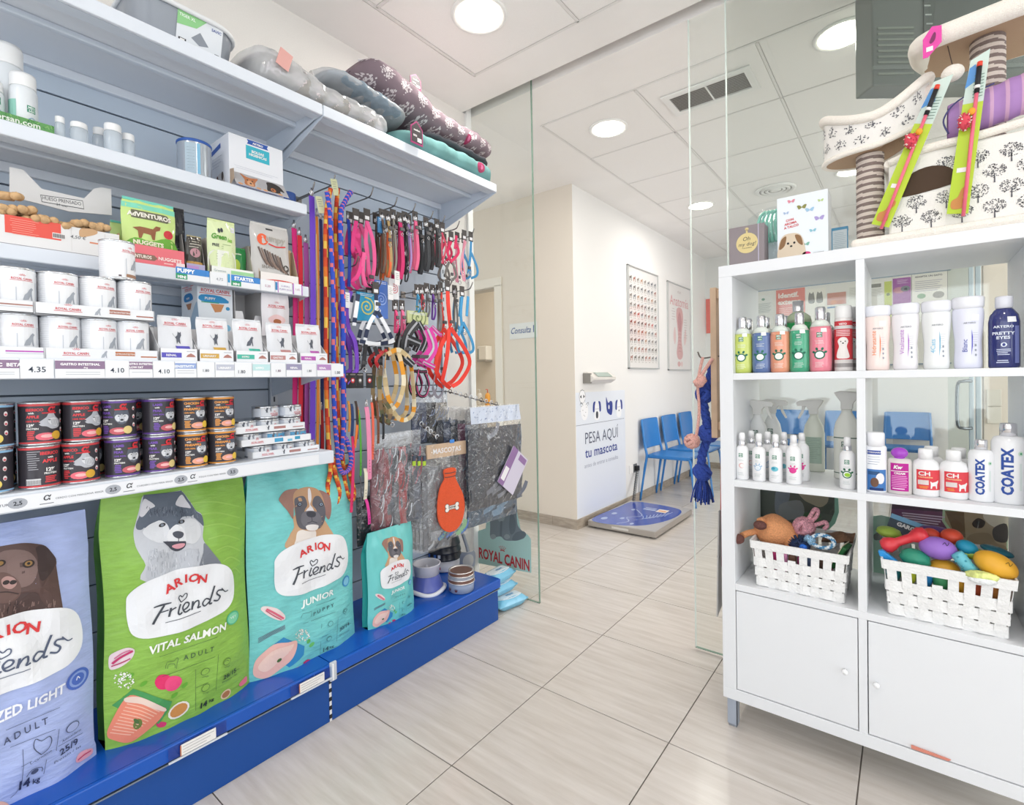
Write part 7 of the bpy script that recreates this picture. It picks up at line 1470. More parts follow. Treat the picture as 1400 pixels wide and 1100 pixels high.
# ---- third shelf: bone carton and treats
xf=-1.702;y0,y1=fy_(-60,xf,320),fy_(163,xf,330);zf=X(80,336,xf).z;t=thing('bone_carton','long open white carton of pressed bones with an orange label','carton',(xf,(y0+y1)/2,Z3),FACE_L);w=(y1-y0)/2;CWH=mat('#e2e1e1',.55);KR=mat('#a9835f',.7,var=.06,scale=20)
hF=X(60,303,xf).z-Z3
MB().box(-w,w,0,.0025,.004,hF,CWH).box(-w,w,0,.23,0,.004,mat('#8f8f94',.6)).build('front_wall',t)
for s in(-1,1):MB().box(s*w-.0013,s*w+.0013,0.001,.23,0.004,hF+.005,KR).build('side_wall',t)
MB().box(-w,w,.229,.2315,.004,hF+.03,KR).build('rear_wall',t)
def PL(u,v,x,t_):q=X(u,v,x);return(q.y-t_.location.y,q.z-t_.location.z)
m=MB();f=flat(0);P_=lambda u,v:PL(u,v,xf,t);a,b_=P_(6,295),P_(83,306);c_=P_(83,329)
m.rect(a[0],b_[0],c_[1],b_[1],mat('#e2574a',.5),f);m.rect(P_(62,0)[0],P_(79,0)[0],c_[1]+.004,c_[1]+.018,mat('#ece6e2'),f,.0007)
for k in range(9):q=P_(63+k*1.8,0)[0];m.rect(q,q+.0016,c_[1]+.006,c_[1]+.016,INK,f,.001)
lines(m,f,a[0]+.008,b_[0]-.04,b_[1]-.008,8,.0052,'#f0a89a',h=.001);m.text('4,50 \u20ac',P_(97,0)[0],P_(97,325)[1],.012,INK,f,shear=.2);m.blob([P_(108,318),P_(112,312),P_(130,314),P_(132,320),P_(112,324)],mat('#c9a27a'),f)
m.rect(P_(113,0)[0],P_(132,0)[0],P_(120,332)[1],P_(120,330)[1],mat('#d98a6a'),f);m.rect(P_(88,0)[0],P_(88.4,0)[0],.008,hF-.004,mat('#c9c5c2'),f);m.rect(P_(134,0)[0],P_(134.5,0)[0],.008,hF-.004,mat('#c9c5c2'),f);m.build('front_print',t)
xq=-1.80;zl=lambda u,v:PL(u,v,xq,t)
# the lid board standing up in the carton
t2=thing('lid_board','white cut-out lid board lettered HUESO PRENSADO 21cm behind the bones','carton board',(xq,t.location.y,Z3));t2.rotation_euler=(0,0,FACE_L)
pts=[PL(u,v,xq,t2)for u,v in((13,268),(13,228),(32,232),(57,258),(115,271),(128,258),(138,256),(152,258),(153,294),(95,289))]
MB().prism(pts,.003,CWH,'xz',0).build('board',t2);m=MB();f2=flat(0);a,b_=PL(55,266,xq,t2),PL(114,277,xq,t2);cc=PL(114,286,xq,t2)
m.poly([PL(55,266,xq,t2),PL(57,276,xq,t2),PL(115,286,xq,t2),PL(113,274,xq,t2)],INK,f2);m.poly([PL(55.8,267,xq,t2),PL(57.6,275.3,xq,t2),PL(114.3,285,xq,t2),PL(112.5,274.8,xq,t2)],mat('#e6e5e5'),f2,.0008)
q0,q1=PL(58,272.5,xq,t2),PL(111,281,xq,t2);W=glyphs('HUESO PRENSADO')[2];L_=math.hypot(q1[0]-q0[0],q1[1]-q0[1]);m.text('HUESO PRENSADO',(q0[0]+q1[0])/2,(q0[1]+q1[1])/2,.013,INK,f2,.0012,wide=L_/(W*.013),rot=atan2(q1[1]-q0[1],q1[0]-q0[0]));q0=PL(84,281.5,xq,t2);m.text('21 cm',q0[0],q0[1]-.001,.009,INK,f2,.0012,rot=-.05);m.build('lettering',t2)
t3=thing('tan_carton','open brown carton behind the lettered lid board','carton',(-1.945,t.location.y+.03,Z3));t3.rotation_euler=(0,0,FACE_L)
MB().box(-.17,.11,0,.0025,.0,.125,KR).build('front_wall',t3);MB().box(-.17,.11,-.05,-.0475,.0,.105,mat('#c49a72',.7)).build('flap',t3)
BN=mat('#c9a57a',.8,bump=.4,scale=90,var=.12)
def bone(u,v,r,lab):
 p=X(u,v+5,-1.735);t=thing('pressed_bone',lab,'dog chew',(p.x,p.y,p.z),r,'pressed hide bones');m=MB().tube([(-.022,0,0),(.022,0,0)],.011,BN,8);m.build('shaft',t)
 for s in(-1,1):m=MB().ball((s*.028,.009,.004),.012,.011,.010,BN,10,7).ball((s*.028,-.009,.0),.012,.011,.010,BN,10,7,fn=lambda d:1+.1*sin(9*d.x));m.build('knot',t)
for i,(u,v,r)in enumerate(((2,283,.3),(20,283,1.1),(30,285,.2),(12,290,-.3),(40,294,.9),(2,262,1.2),(60,300,.2),(101,303,.4),(113,305,-.4),(125,307,.2),(80,306,.6),(134,310,.1),(50,300,-.5))):
 bone(u,v,r,['pressed bone at the left end of the carton','largest pressed bone lump showing above the carton wall','pressed bone leaning right of the large lump','pressed bone just under the large lump','pressed bone end dipping behind the orange label','dark upper bone at the left frame edge','pressed bone low in the middle of the carton','pressed bone above the drawn bone picture, left','pressed bone above the drawn bone picture, middle','pressed bone above the drawn bone picture, right','pressed bone hidden low between the two heaps','last pressed bone at the right end of the carton','pressed bone lying flat beside the left heap'][i])
 # treat pouches
def advent(m,mp):
 m.rect(-.052,.052,.116,.128,mat('#7fd0b4'),mp,.0006);m.poly([(-.036,.094),(.034,.094),(.042,.103),(.034,.112),(-.036,.112)],mat('#6a6a56'),mp,.0010);m.text('AdVENTUROS',-.001,.098,.0135,mat('#ece8dc'),mp,.0024,bold=.04)
 m.poly(fixccw(smooth2([(-.052,.03),(-.03,.05),(0,.046),(.03,.058),(.052,.05),(.052,.01),(-.052,.01)],3)),mat('#6aa83a'),mp,.0006);m.poly(fixccw(smooth2([(-.052,.012),(-.02,.03),(.02,.022),(.052,.034),(.052,0),(-.052,0)],3)),mat('#4a8f2f'),mp,.0008)
 m.poly([(-.034,.072),(-.020,.076),(.004,.074),(.010,.082),(.020,.082),(.018,.074),(.010,.070),(.008,.050),(.003,.050),(.0,.060),(-.014,.062),(-.018,.050),(-.023,.050),(-.024,.066)],mat('#8f5a3a'),mp,.0012);m.oval(.036,.068,.010,.010,mat('#c8343c'),mp,.0012);m.text('NUGGETS',-.004,.036,.013,mat('#e9e2c8'),mp,.0014,bold=.05)
xa=-1.722
y0,y1=fy_(166,xa,330),fy_(240,xa,330);zt=X(200,277,xa).z
t=pouch('treat_pouch','green Adventuros nuggets pouch standing behind the red carton',y0,y1,Z3+.012,zt-Z3-.012,xa,.012,'#c4dd86',None,seed=3,seal='#6fc9b8');sc=(y1-y0)/.108;body=t.children[0]
def rep(t,deco,w,h,T,seed,tilt=0,s=1,name='print'):
 hw,yy=sheetbag(w,h,T,.0012,.03,seed,.10);mp=lambda a,b,l:Vector((a*s,yy(a*s,min(1,b*s/h))-l+tilt*b*s,b*s));mp.cut=.012;m=MB();deco(m,mp);return m.build(name,t)
rep(t,advent,y1-y0,zt-Z3-.012,.012,3,s=(y1-y0)/.106)
y2,y3=fy_(150,-1.80,330),fy_(205,-1.80,330);t=pouch('treat_pouch','second green pouch peeping out left behind the nuggets pouch',y2,y3,Z3,.13,-1.80,.010,'#bcd884',None,seed=5,seal='#6fc9b8')
t=thing('nuggets_carton','coral red low carton lettered NUGGETS in front of the green pouch','carton',(-1.698,(fy_(165,-1.698,345)+fy_(253,-1.698,350))/2,Z3),FACE_L);w=(fy_(253,-1.698,350)-fy_(165,-1.698,345))/2;hN=X(215,338,-1.698).z-Z3
MB().box(-w,w,0,.002,.001,hN,mat('#e2707a',.45)).box(-w,w,0,.10,0,.002,mat('#c04a5c')).box(w-.002,w,0,.10,0,hN,mat('#e9c9c6',.5)).box(-w,-w+.002,0,.10,0,hN,mat('#c9a59a',.5)).build('carton_body',t)
m=MB();f=flat(0);m.poly([(-w*.95,.012),(0,.012),(.008,.020),(0,.028),(-w*.95,.028)],mat('#8a6a5c'),f);m.text('ADVENTUROS',-w*.5,.016,.0125,mat('#efe6da'),f,.0009,bold=.03,wide=.8);m.text('NUGGETS',w*.5,.017,.013,mat('#f4dcd8'),f,.0009,bold=.04);m.rect(w*.7,w*.98,.004,.016,mat('#ecd9da'),f,.0009);m.rect(w*.3,w*.6,.008,.011,mat('#f0c4c0'),f);m.build('front_print',t)
y0,y1=fy_(237,-1.76,330),fy_(253,-1.76,330)
def dkp(m,mp):lines(m,mp,-.02,.02,.07,6,.008,'#7a8a90',h=.002);m.oval(0,.045,.012,.02,mat('#5a6a6a'),mp,.001)
pouch('treat_pouch','black shiny pouch standing right of the green nuggets pouch',y0-.025,y1,Z3,X(246,288,-1.76).z-Z3,-1.76,.010,'#24262c',dkp,seed=7,seal='#1c1e24')
# grey-sided display with dark packet
def slanted(u0,u1,x1,D,hb_,hf_,lab,cs,cf):
 y0,y1=fy_(u0,x1,350),fy_(u1,x1,360);t=thing('display_carton',lab,'carton',(x1,(y0+y1)/2,Z3),FACE_L);w=(y1-y0)/2
 MB().box(-w,w,0,D,0,.0015,mat(cs,.6)).box(-w,w,D-.0015,D,0,hb_,mat(cs,.6)).build('carton_body',t);MB().box(-w,w,0,.0015,0,hf_,mat(cf,.5)).build('front_flap',t)
 for s in(-1,1):MB().prism([(0,0),(D,0),(D,hb_),(D*.25,hb_*.98),(.006,hf_),(0,hf_)],.0016,mat(cs,.6),'yz',s*(w-.0008)-.0008).build('side_wall',t)
 return t,w
t,w=slanted(254,281,-1.700,.12,.115,.022,'grey display carton holding a dark packet beside the red carton','#8e8a88','#a9a3c2')
m=MB();f=flat(0);m.rect(-w*.9,w*.3,.006,.016,mat('#b48ac0'),f);m.build('front_print',t)
def dk2_(m,mp):lines(m,mp,-.018,.018,.085,4,.008,'#b9b4a8',h=.0026);m.oval(0,.045,.014,.014,mat('#b98a92'),mp,.001);m.rect(-.022,.022,.006,.018,mat('#b98f4a'),mp,.001)
pouch('treat_pouch','dark glossy treat packet with a gold foot in the grey carton',fy_(255,-1.712,350),fy_(276,-1.712,350),Z3+.012,.095,-1.712,.009,'#3a3530',dk2_,seed=9,seal='#a59a78')
def greens(m,mp):
 m.text('Green',-.012,.078,.017,mat('#5a9a3a'),mp,.0014,bold=.04,shear=.15);m.text('ies',.020,.074,.014,mat('#8ac04a'),mp,.0014,bold=.03,shear=.15);m.text('FREE',-.022,.060,.009,INK,mp,.0012,bold=.03);lines(m,mp,-.005,.032,.066,3,.005,'#9ab07a',h=.0014)
 m.poly(fixccw(smooth2([(-.035,.005),(-.038,.045),(.0,.052),(.038,.045),(.035,.005)],3)),mat('#e6e9df'),mp,.0010);lines(m,mp,-.028,.028,.042,6,.006,'#b4c0a4',h=.0012);m.oval(-.012,.098,.004,.006,INK,mp,.0014,n=8);m.oval(-.004,.1,.004,.006,INK,mp,.0014,n=8);m.rect(.026,.037,.1,.112,mat('#d9d4ee'),mp,.0012)
t,w=slanted(288,347,-1.700,.13,.120,.026,'white display carton with a pale green band holding the dental chews','#b5aca2','#e9ebe6')
m=MB();f=flat(0);m.rect(-w*.1,w*.98,.008,.019,mat('#9ccf9a'),f);m.text('Greenies',-w*.6,.010,.010,mat('#8a9aa0'),f);m.build('front_print',t)
y0,y1=fy_(283,-1.716,340),fy_(322,-1.716,340);hG=X(300,303,-1.716).z-Z3-.01;pouch('treat_pouch','cream and green dental chew pouch in the middle of the third shelf',y0,y1,Z3+.01,hG,-1.716,.014,'#d7e3b2',lambda m,mp:greens(m,lambda a,b,l:mp(a*(y1-y0)/.086,b*hG/.122,l)),seed=12,seal='#cfdca0')
y0_,y1_=fy_(316,-1.735,345),fy_(338,-1.735,345)
def gr2(m,mp):m.text('Greenies',0,.078,.009,mat('#e4f0d8'),mp,.0012,bold=.03);m.poly(fixccw(smooth2([(-.008,.02),(-.012,.05),(0,.062),(.012,.05),(.008,.02)],3)),mat('#b9cf4a'),mp,.001)
pouch('treat_pouch','dark green pouch tucked right of the cream dental chew pouch',y0_-.02,y1_,Z3+.004,.10,-1.745,.010,'#2f8a4a',gr2,seed=13,seal='#3a9a56')
def jumpy(m,mp):
 m.oval(-.02,.088,.012,.013,mat('#e2603a'),mp,.001);m.text('umpy',.010,.086,.021,mat('#a9a49c'),mp,.0014,bold=.03,shear=.1);m.ribbon([(-.008,.080),(.01,.076),(.034,.080)],.003,REDP,mp,.0016,3);m.text('SNACKS',-.006,.024,.010,mat('#8a8580'),mp,.0012,bold=.02)
 for k in range(9):m.ribbon([(-.030+k*.006,.070-k*.002),(-.022+k*.006,.046-k*.002),(-.012+k*.0065,.032-k*.002)],.004,mat(('#6a5a54','#8a7468','#574a46')[k%3]),mp,.0012+.0001*k,3)
 m.oval(.034,.030,.008,.008,mat('#4a4642'),mp,.001);m.rect(-.010,.006,.112,.116,mat('#3a3a3c'),mp,.001)
t,w=slanted(355,408,-1.700,.14,.128,.032,'white display carton with a red arc at the right end of the third shelf','#b9a48c','#ebe6e3')
m=MB();f=flat(0);m.poly(fixccw(smooth2([(-w*.98,.0),(-w*.4,.010),(w*.4,.010),(w*.98,.0)],3)),mat('#d0524a'),f);m.text('www.snacks.es',w*.2,.003,.007,mat('#f0e6e2'),f,.0009,bold=.02);m.build('front_print',t)
MB().box(-w-.004,w,.05,.052,.0,.134,mat('#c9a983',.6)).build('divider_card',t)
y0,y1=fy_(343,-1.716,340),fy_(396,-1.716,350);hG=X(365,308,-1.716).z-Z3-.01;pouch('treat_pouch','silver-grey pouch with dark meat sticks at the right of the third shelf',y0,y1,Z3+.01,hG,-1.716,.012,'#c3c1bf',lambda m,mp:jumpy(m,lambda a,b,l:mp(a*(y1-y0)/.09,b*hG/.122,l)),seed=15,seal='#c9c7c4',rough=.18,tilt=.05)
# ---- fourth shelf
def jar(u,v,x,r,h,lab,col,deco=None,ridged=True,group=None,cap='#eeeff0',name='supplement_jar'):
 y=X(u,v,x).y;t=thing(name,lab,'jar',(x,y,Z4),FACE_L,group);P=[(r*.95,0),(r,.003),(r,h*.70),(r*.9,h*.76),(r*.84,h*.78)]
 m=MB().lathe(P,col,32);
 if deco:deco(m,round_(r))
 m.build('body',t);q=[];MB().lathe([(r*.92,h*.77),(r*.93,h*.79),(r*.93,h*.96),(r*.88,h),(0,h)],mat(cap,.35,bump=.25 if ridged else 0,scale=4),40).build('lid',t);return t
def jd(s):
 def d(m,f):sanlogo(m,f,.012*s,.065*s,.010*s,'#2f8f6e',.0008);m.rect(-.065*s,-.020*s,.02*s,.085*s,mat('#8fc6b8',.5),f,.0006);m.ribbon([(0,.03*s),(.014*s,.042*s),(.028*s,.03*s)],.0015,mat('#6a9ac0'),f,.0009)
 return d
def fitjar(u0,u1,vt,x,lab,**k):a,b_=fy_(u0,x,130),fy_(u1,x,150);h=X((u0+u1)/2,vt,x).z-Z4;return jar((u0+u1)/2,140,x,(b_-a)/2*.93,h,lab,**k)
JW=mat('#dfe4e8',.35,coat=.2)
fitjar(-18,38,65,-1.80,'tall white supplement jar at the rear left of the fourth shelf',col=JW,deco=jd(1.1));fitjar(10,54,104,-1.755,'shorter white supplement jar in front of the tall one',col=JW,deco=jd(.9));fitjar(-40,9,110,-1.755,'white supplement jar cut by the left frame edge',col=JW,deco=jd(.9))
y0,y1=fy_(-30,-1.722,160),fy_(73,-1.722,170);t=thing('green_carton','long low green printed carton on the fourth shelf in front of the jars','carton',(-1.712,(y0+y1)/2,Z4),FACE_L);w=(y1-y0)/2
MB().box(-w,w,0,.10,0,.027,mat('#5f9a58',.5),b=.001).build('carton',t);m=MB();f=flat(0);m.rect(-w,w,.0,.005,mat('#8fd05a'),f);m.text('menforsan.com',w*.60,.0085,.019,mat('#e6ece2'),f,.0009,align='r',bold=.02)
rnd=random.Random(5)
for k in range(60):x_,z_=rnd.uniform(-w,w),rnd.uniform(.006,.022);m.ribbon([(x_,z_),(x_+rnd.uniform(-.006,.006),z_+.005)],.0016,mat(rnd.choice(['#3f7a3f','#86b86a','#4f8f5a'])),f,.0006,1)
m.build('front_print',t)
CLR=mat('#dbe5ee',.15,alpha=.55,coat=.5)
for u0,u1,vt,x,lb in((73,89,160,-1.75,'small clear jar with a white lid just right of the green carton'),(93,121,169,-1.745,'clear jar with a white lid, second in the row'),(124,146,176,-1.80,'clear jar with a white lid standing further back'),(139,167,171,-1.745,'taller clear jar with a white lid in the middle of the row'),(163,184,184,-1.76,'last clear jar with a white lid in the row')):
 fitjar(u0,u1,vt,x,lb,col=CLR,group='small clear jars with white lids',name='clear_jar')
x=-1.76;a,b_=fy_(241,x,220),fy_(290,x,230);h=X(265,197,x).z-Z4;r=(b_-a)/2*.92
t=thing('milk_tin','silver and pale blue tin with a dark blue lid on the fourth shelf','tin',(x,(a+b_)/2,Z4),FACE_L);f=round_(r);m=MB().lathe([(r,.003),(r,h*.94)],mat('#b4bcc6',.25,.5),40,cap=False);m.rect(-r*.9,-r*.25,.01,h*.88,mat('#a9bcc9',.4),f,.0006);m.rect(-r*.2,-r*.02,.01,h*.88,mat('#7fb8d8',.4),f,.0006);lines(m,f,-r*.8,-r*.3,h*.75,8,.009,'#7a8a98');m.build('body',t);MB().lathe([(r,0),(r*1.02,.002),(r,.005)],RIM,40).lathe([(r*1.0,h*.92),(r*1.04,h*.93),(r*1.04,h*.98),(r,h),(0,h)],mat('#2f5aa8',.35),40).build('lid',t)
xf=-1.715;q0,q1,q2=X(314,250,xf),X(388,278,xf),X(313,180,xf);h=q2.z-Z4
t=thing('waste_bag_carton','white carton lettered BOLSAS HIGIENICAS with an open flap and two puppies','carton',(xf,(q0.y+q1.y)/2,Z4),FACE_L);w=(q1.y-q0.y)/2
MB().box(-w,w,0,.16,0,h,mat('#e4e6ec',.45),b=.001).build('carton',t);m=MB();f=flat(0);P_=lambda u,v:PL(u,v,xf,t)
a,b_,c_=P_(336,198),P_(368,207),P_(336,214);m.rect(a[0],b_[0],c_[1]-.004,a[1]+.001,mat('#3ab0c4',.5),f);m.text('BOLSAS',(a[0]+b_[0])/2,(a[1]+c_[1])/2+.0,.012,WHITE,f,.0009,bold=.04);m.text('HIGIENICAS',(a[0]+b_[0])/2,(a[1]+c_[1])/2-.011,.011,WHITE,f,.0009,bold=.04)
a,b_=P_(339,192),P_(365,205);m.poly([(a[0]-.004,a[1]+.004),(b_[0]+.004,a[1]+.004),(b_[0],a[1]-.004),(b_[0]+.004,a[1]-.011),(a[0]-.004,a[1]-.011),(a[0],a[1]-.004)],mat('#2f56a8'),f);m.text('ARTERO',(a[0]+b_[0])/2,a[1]-.0075,.009,WHITE,f,.0009,bold=.04);lines(m,f,-w*.85,w*.85,h*.42,2,.006,'#b9bfca');m.build('front_print',t)
# open flap with puppies leaning out
FL=mat('#e6e4e6',.45);m=MB().add([(-w*.98,-.001,.052),(w*1.0,-.001,.052),(w*1.05,-.030,.002),(-w*.90,-.030,.002)],[(0,1,2,3),(3,2,1,0)],FL)
fl=lambda x_,z_,l:(x_*(1),-.001-.029*(1-z_/.052)-l*1.2,z_)
m.rect(-w*.9,w*.98,.0,.008,mat('#2f56b8'),lambda a,b,l:fl(a,b+.001,l),.0006);BRN,TAN_,DRK=mat('#b9744a'),mat('#d8a27a'),mat('#3a3432')
m.poly(fixccw(smooth2([(-w*.58,.010),(-w*.55,.030),(-w*.66,.050),(-w*.45,.042),(-w*.25,.042),(-w*.02,.046),(-w*.18,.026),(-w*.25,.010)],3)),BRN,fl,.0008);m.poly(fixccw(smooth2([(-w*.48,.012),(-w*.45,.028),(-w*.3,.028),(-w*.26,.012)],3)),TAN_,fl,.0010)
for q in(-.45,-.27):m.oval(w*q,.030,.0028,.0028,DRK,fl,.0014,n=8)
m.oval(-w*.36,.019,.0035,.003,DRK,fl,.0014,n=8);m.poly(fixccw(smooth2([(w*.25,.008),(w*.28,.030),(w*.30,.044),(w*.55,.048),(w*.80,.040),(w*.92,.020),(w*.76,.022),(w*.70,.008)],3)),DRK,fl,.0008);m.oval(w*.48,.018,.009,.008,BRN,fl,.0010);m.oval(w*.46,.018,.003,.003,DRK,fl,.0014,n=8)
for q in(-.75,-.1,.15,.72):m.oval(w*q,.008,.008,.004,TAN_,fl,.0012,n=8)
m.build('open_flap',t);MB().add([(-w*.99,-.001,.055),(-w*.99,-.030,.050),(-w*.97,-.028,.02),(-w*.99,0,0)],[(0,1,2,3),(3,2,1,0)],mat('#b09a86',.6)).build('flap_ear',t)
m=MB();f=side_left(-w);m.poly([(-.13,h-.030),(-.06,h-.018),(-.06,h-.034),(-.13,h-.046)],mat('#2f56a8'),f);lines(m,f,-.13,-.05,h-.06,4,.010,'#9aa2b4');m.poly(fixccw(smooth2([(-.09,.0),(-.10,.035),(-.08,.055),(-.05,.055),(-.035,.03),(-.04,0)],3)),mat('#d9d4d2'),f,.0006);m.oval(-.088,.035,.008,.018,mat('#6a4638'),f,.001);m.oval(-.05,.045,.008,.014,mat('#4a3630'),f,.001);m.oval(-.066,.025,.004,.004,DRK,f,.0012,n=8);m.build('side_print',t)
MB().box(-w*.99,w*.99,.001,.158,h,h+.0006,mat('#3a3c42',.7)).build('lid_gap',t)
p=X(397,262,-1.78);m=MB().lathe([(.026,0),(.028,.003),(.028,.05),(.026,.053),(0,.053)],mat('#34559a',.5),24);tag(m.build('bag_roll',None,(-1.775,.962,Z4)),'dark blue bag roll behind the right end of the waste bag carton','roll')
# ---- canopy: litter tray
xf=-1.60
p0,p1=X(182,14,xf),X(333,86,xf);yc=(p0.y+p1.y)/2;w=(p1.y-p0.y)/2;t=thing('litter_tray','grey plastic litter tray with a pale rim and green label on the top shelf','litter tray',(xf-.005,yc,Z5),FACE_L);TG=mat('#8c929b',.3,coat=.3);h=.110
def rr(hx,hy,r,z,cy):
 pts=[]
 for(sx,sy,a0)in((1,-1,-90),(1,1,0),(-1,1,90),(-1,-1,180)):
  for k in range(7):a=radians(a0+k*15);pts.append((sx*(hx-r)+r*cos(a),cy+sy*(hy-r)+r*sin(a),z))
 return pts
cy=.165;m=MB();r0,r1=rr(w*.90,.12,.06,0,cy),rr(w*1.0,.155,.075,h,cy);n=len(r0);m.add(r0+r1,[(k,(k+1)%n,n+(k+1)%n,n+k)for k in range(n)],TG,True);m.add(r0,[tuple(range(n))[::-1]],TG);m.build('tray',t)
MB().tube([Vector(p)for p in rr(w*1.01,.160,.078,h,cy)],.007,mat('#dfe1e3',.35),8,closed=True).build('rim',t)
m=MB();lp=lambda x_,z_,l:(x_,(.011+.034*(1-z_/h))-l-.0015,z_);a=(247-257)/151*2*w;b0=(299-257)/151*2*w
m.rect(-.03*1,.09,.02,.105,mat('#dfe3e8'),lp,.0012);m.poly([(-.03,.07),(-.03,.105),(.045,.105),(.02,.078)],mat('#8fca8a'),lp,.0016);m.text('TIGER XL',-.005,.092,.010,mat('#e9f4e8'),lp,.002,bold=.02);m.poly([(.008,.05),(.03,.072),(.055,.045),(.03,.038)],mat('#8a9099'),lp,.0016);m.rect(-.024,-.004,.026,.040,INK,lp,.0016);m.rect(-.020,-.008,.030,.038,WHITE,lp,.002);m.text('SAVIC',.072,.090,.010,mat('#4a5a9a'),lp,.002,bold=.02);m.rect(.072,.084,.024,.036,INK,lp,.0016);m.build('label',t)
# ---- pet beds on the canopy of the far bay
def cushion(name,lab,y0,y1,x0,x1,z,h,col,seed=0,deco=None,cat='pet bed',puff=1.0,yprof=None,bump=0):
 t=thing(name,lab,cat,((x0+x1)/2,(y0+y1)/2,z),FACE_L);hx,hy=(y1-y0)/2,(x1-x0)/2;rnd=random.Random(seed);ph=[rnd.uniform(0,6)for _ in range(6)];YP=yprof or(lambda u:(0,1))
 def S(a,b):
  th=2*pi*a;ct,st=cos(th),sin(th);q=(abs(ct)**3+abs(st)**3)**(-1/3);u=2*b-1;e=(1-abs(u)**5)**.35 if abs(u)<1 else 0;e=max(e,.03);zo,zs=YP(u)
  wv=1+.025*sin(14*u+ph[0]+3*ct)+.015*sin(31*u+ph[1])
  return Vector((u*hx,hy*ct*q*e*wv,(h/2+h/2*st*q*e*wv*puff)*zs+zo))
 def mp(x_,z_,l):
  a=(.5-.25+.5*z_)if False else(.75-z_*.5);p=S(a,x_/(2*hx)+.5);c0=Vector((p.x,0,h/2));d=(p-c0);d.x=0;d.normalize();return p+d*l
 m=MB().grid(S,40,50,col)
 if deco:deco(m,mp,hx)
 m.build('cushion',t);return t,mp,hx,hy
TEAL=mat('#6f9d9c',.95,bump=.4,scale=18,var=.05);MAU=mat('#85747c',.95,bump=.25,scale=16,var=.04);GRY=mat('#8f8e8c',.9,bump=.3,scale=30)
TP=mat('#d9d0d2',.9)
def trees(col,n=7,sc=.035):
 def d(m,mp,hx):
  rnd=random.Random(11);mp2=lambda a,b,l:mp(a,b,l);mp2.cut=.03
  for k in range(n*3):
   r_,c_=divmod(k,n);x_=-hx*.92+(c_+.5*(r_%2))*(hx*1.84/n);z_=.17+.30*r_;
   m.poly([(x_-sc*.04,z_-.16),(x_+sc*.04,z_-.16),(x_+sc*.03,z_),(x_-sc*.03,z_)],TP,mp,.0012)
   for q in range(64):
    rr_,an=sqrt(rnd.random()),rnd.random()*6.28;px,pz=x_+sc*.52*rr_*cos(an),z_+.12*rr_*sin(an);m.poly([(px-.0032,pz),(px,pz-.018),(px+.0032,pz),(px,pz+.018)],TP,mp,.0012)
 return d
xk0,xk1=XB+.04,-1.59
yb0=fy_(540,-1.60,180);yb1=fy_(680,-1.60,235)
t,mp,hx,hy=cushion('pet_bed','teal pet cushion at the far end of the top shelf under the tree-print bed',fy_(545,-1.60,180),fy_(682,-1.60,240),xk0,-1.575,Z5,.098,TEAL,3)
m=MB();m.oval(hx*.50,.50,.022,.16,mat('#9a2f58'),mp,.002,n=16);m.oval(hx*.50,.50,.010,.08,mat('#c9678f'),mp,.003,n=12);m.build('round_patch',t)
for k in(-.62,-.05):MB().ribbon([(hx*k,.1),(hx*k+.012,.5),(hx*k,.9)],.004,mat('#6fa5a6',.95),mp,.0015,4).build('seam',t)
def htag(t,y_,z_,lab_=None,T=None):
 m=MB();o=[(-.032,-.045),(.032,-.045),(.032,.022),(0,.050),(-.032,.022)];m.prism(o,.003,mat('#a32f6c',.5),'xz',y_);o2=[(p*.87,q*.87)for p,q in o];f=flat(y_);m.poly(o2,mat('#3a3438'),f,.0006);m.text('confort',0,.008,.011,WHITE,f,.0009,bold=.03);m.rect(-.02,.0,-.016,-.008,mat('#b9b4b6'),f,.0009);m.rect(.002,.024,-.034,-.018,WHITE,f,.0009);ob=m.build('hang_tag',t);ob.location=(z_[0],0,z_[1]);return ob
o=htag(t,-(hy+.012),(-hx*.80,.050))
# grey flat insert and the mauve tree-print bed on top
MB_=cushion('bed_insert','dark grey bed insert squeezed between the teal and tree-print beds',fy_(575,-1.62,150),fy_(675,-1.62,210),xk0+.02,-1.60,Z5+.099,.030,mat('#55545a',.95),7,cat='pet bed')
yp=lambda u:(.10*max(0,-u-.05)**1.2+.035*max(0,u-.6),.82+.32*max(0,-u)+.12*max(0,u-.7))
t,mp,hx,hy=cushion('pet_bed','mauve pet bed printed with white trees, topmost at the far end',fy_(508,-1.62,140),fy_(683,-1.60,200),xk0,-1.578,Z5+.130,.118,MAU,5,trees(TP,9,.05),yprof=yp)
m=MB();m.oval(hx*.35,.36,.016,.12,mat('#9a2f58'),mp,.003,n=16);m.oval(hx*.35,.36,.008,.06,mat('#c9678f'),mp,.004,n=12);m.build('round_patch',t);o=htag(t,-(hy-.02),(-hx*.45,.155));o.scale=(.9,1,.62)
MB().tube([mp(-hx*.97+hx*1.94*k/40,.86+.02*sin(k),.004)for k in range(41)],.005,mat('#e0dadb',.9),8).build('piping',t)
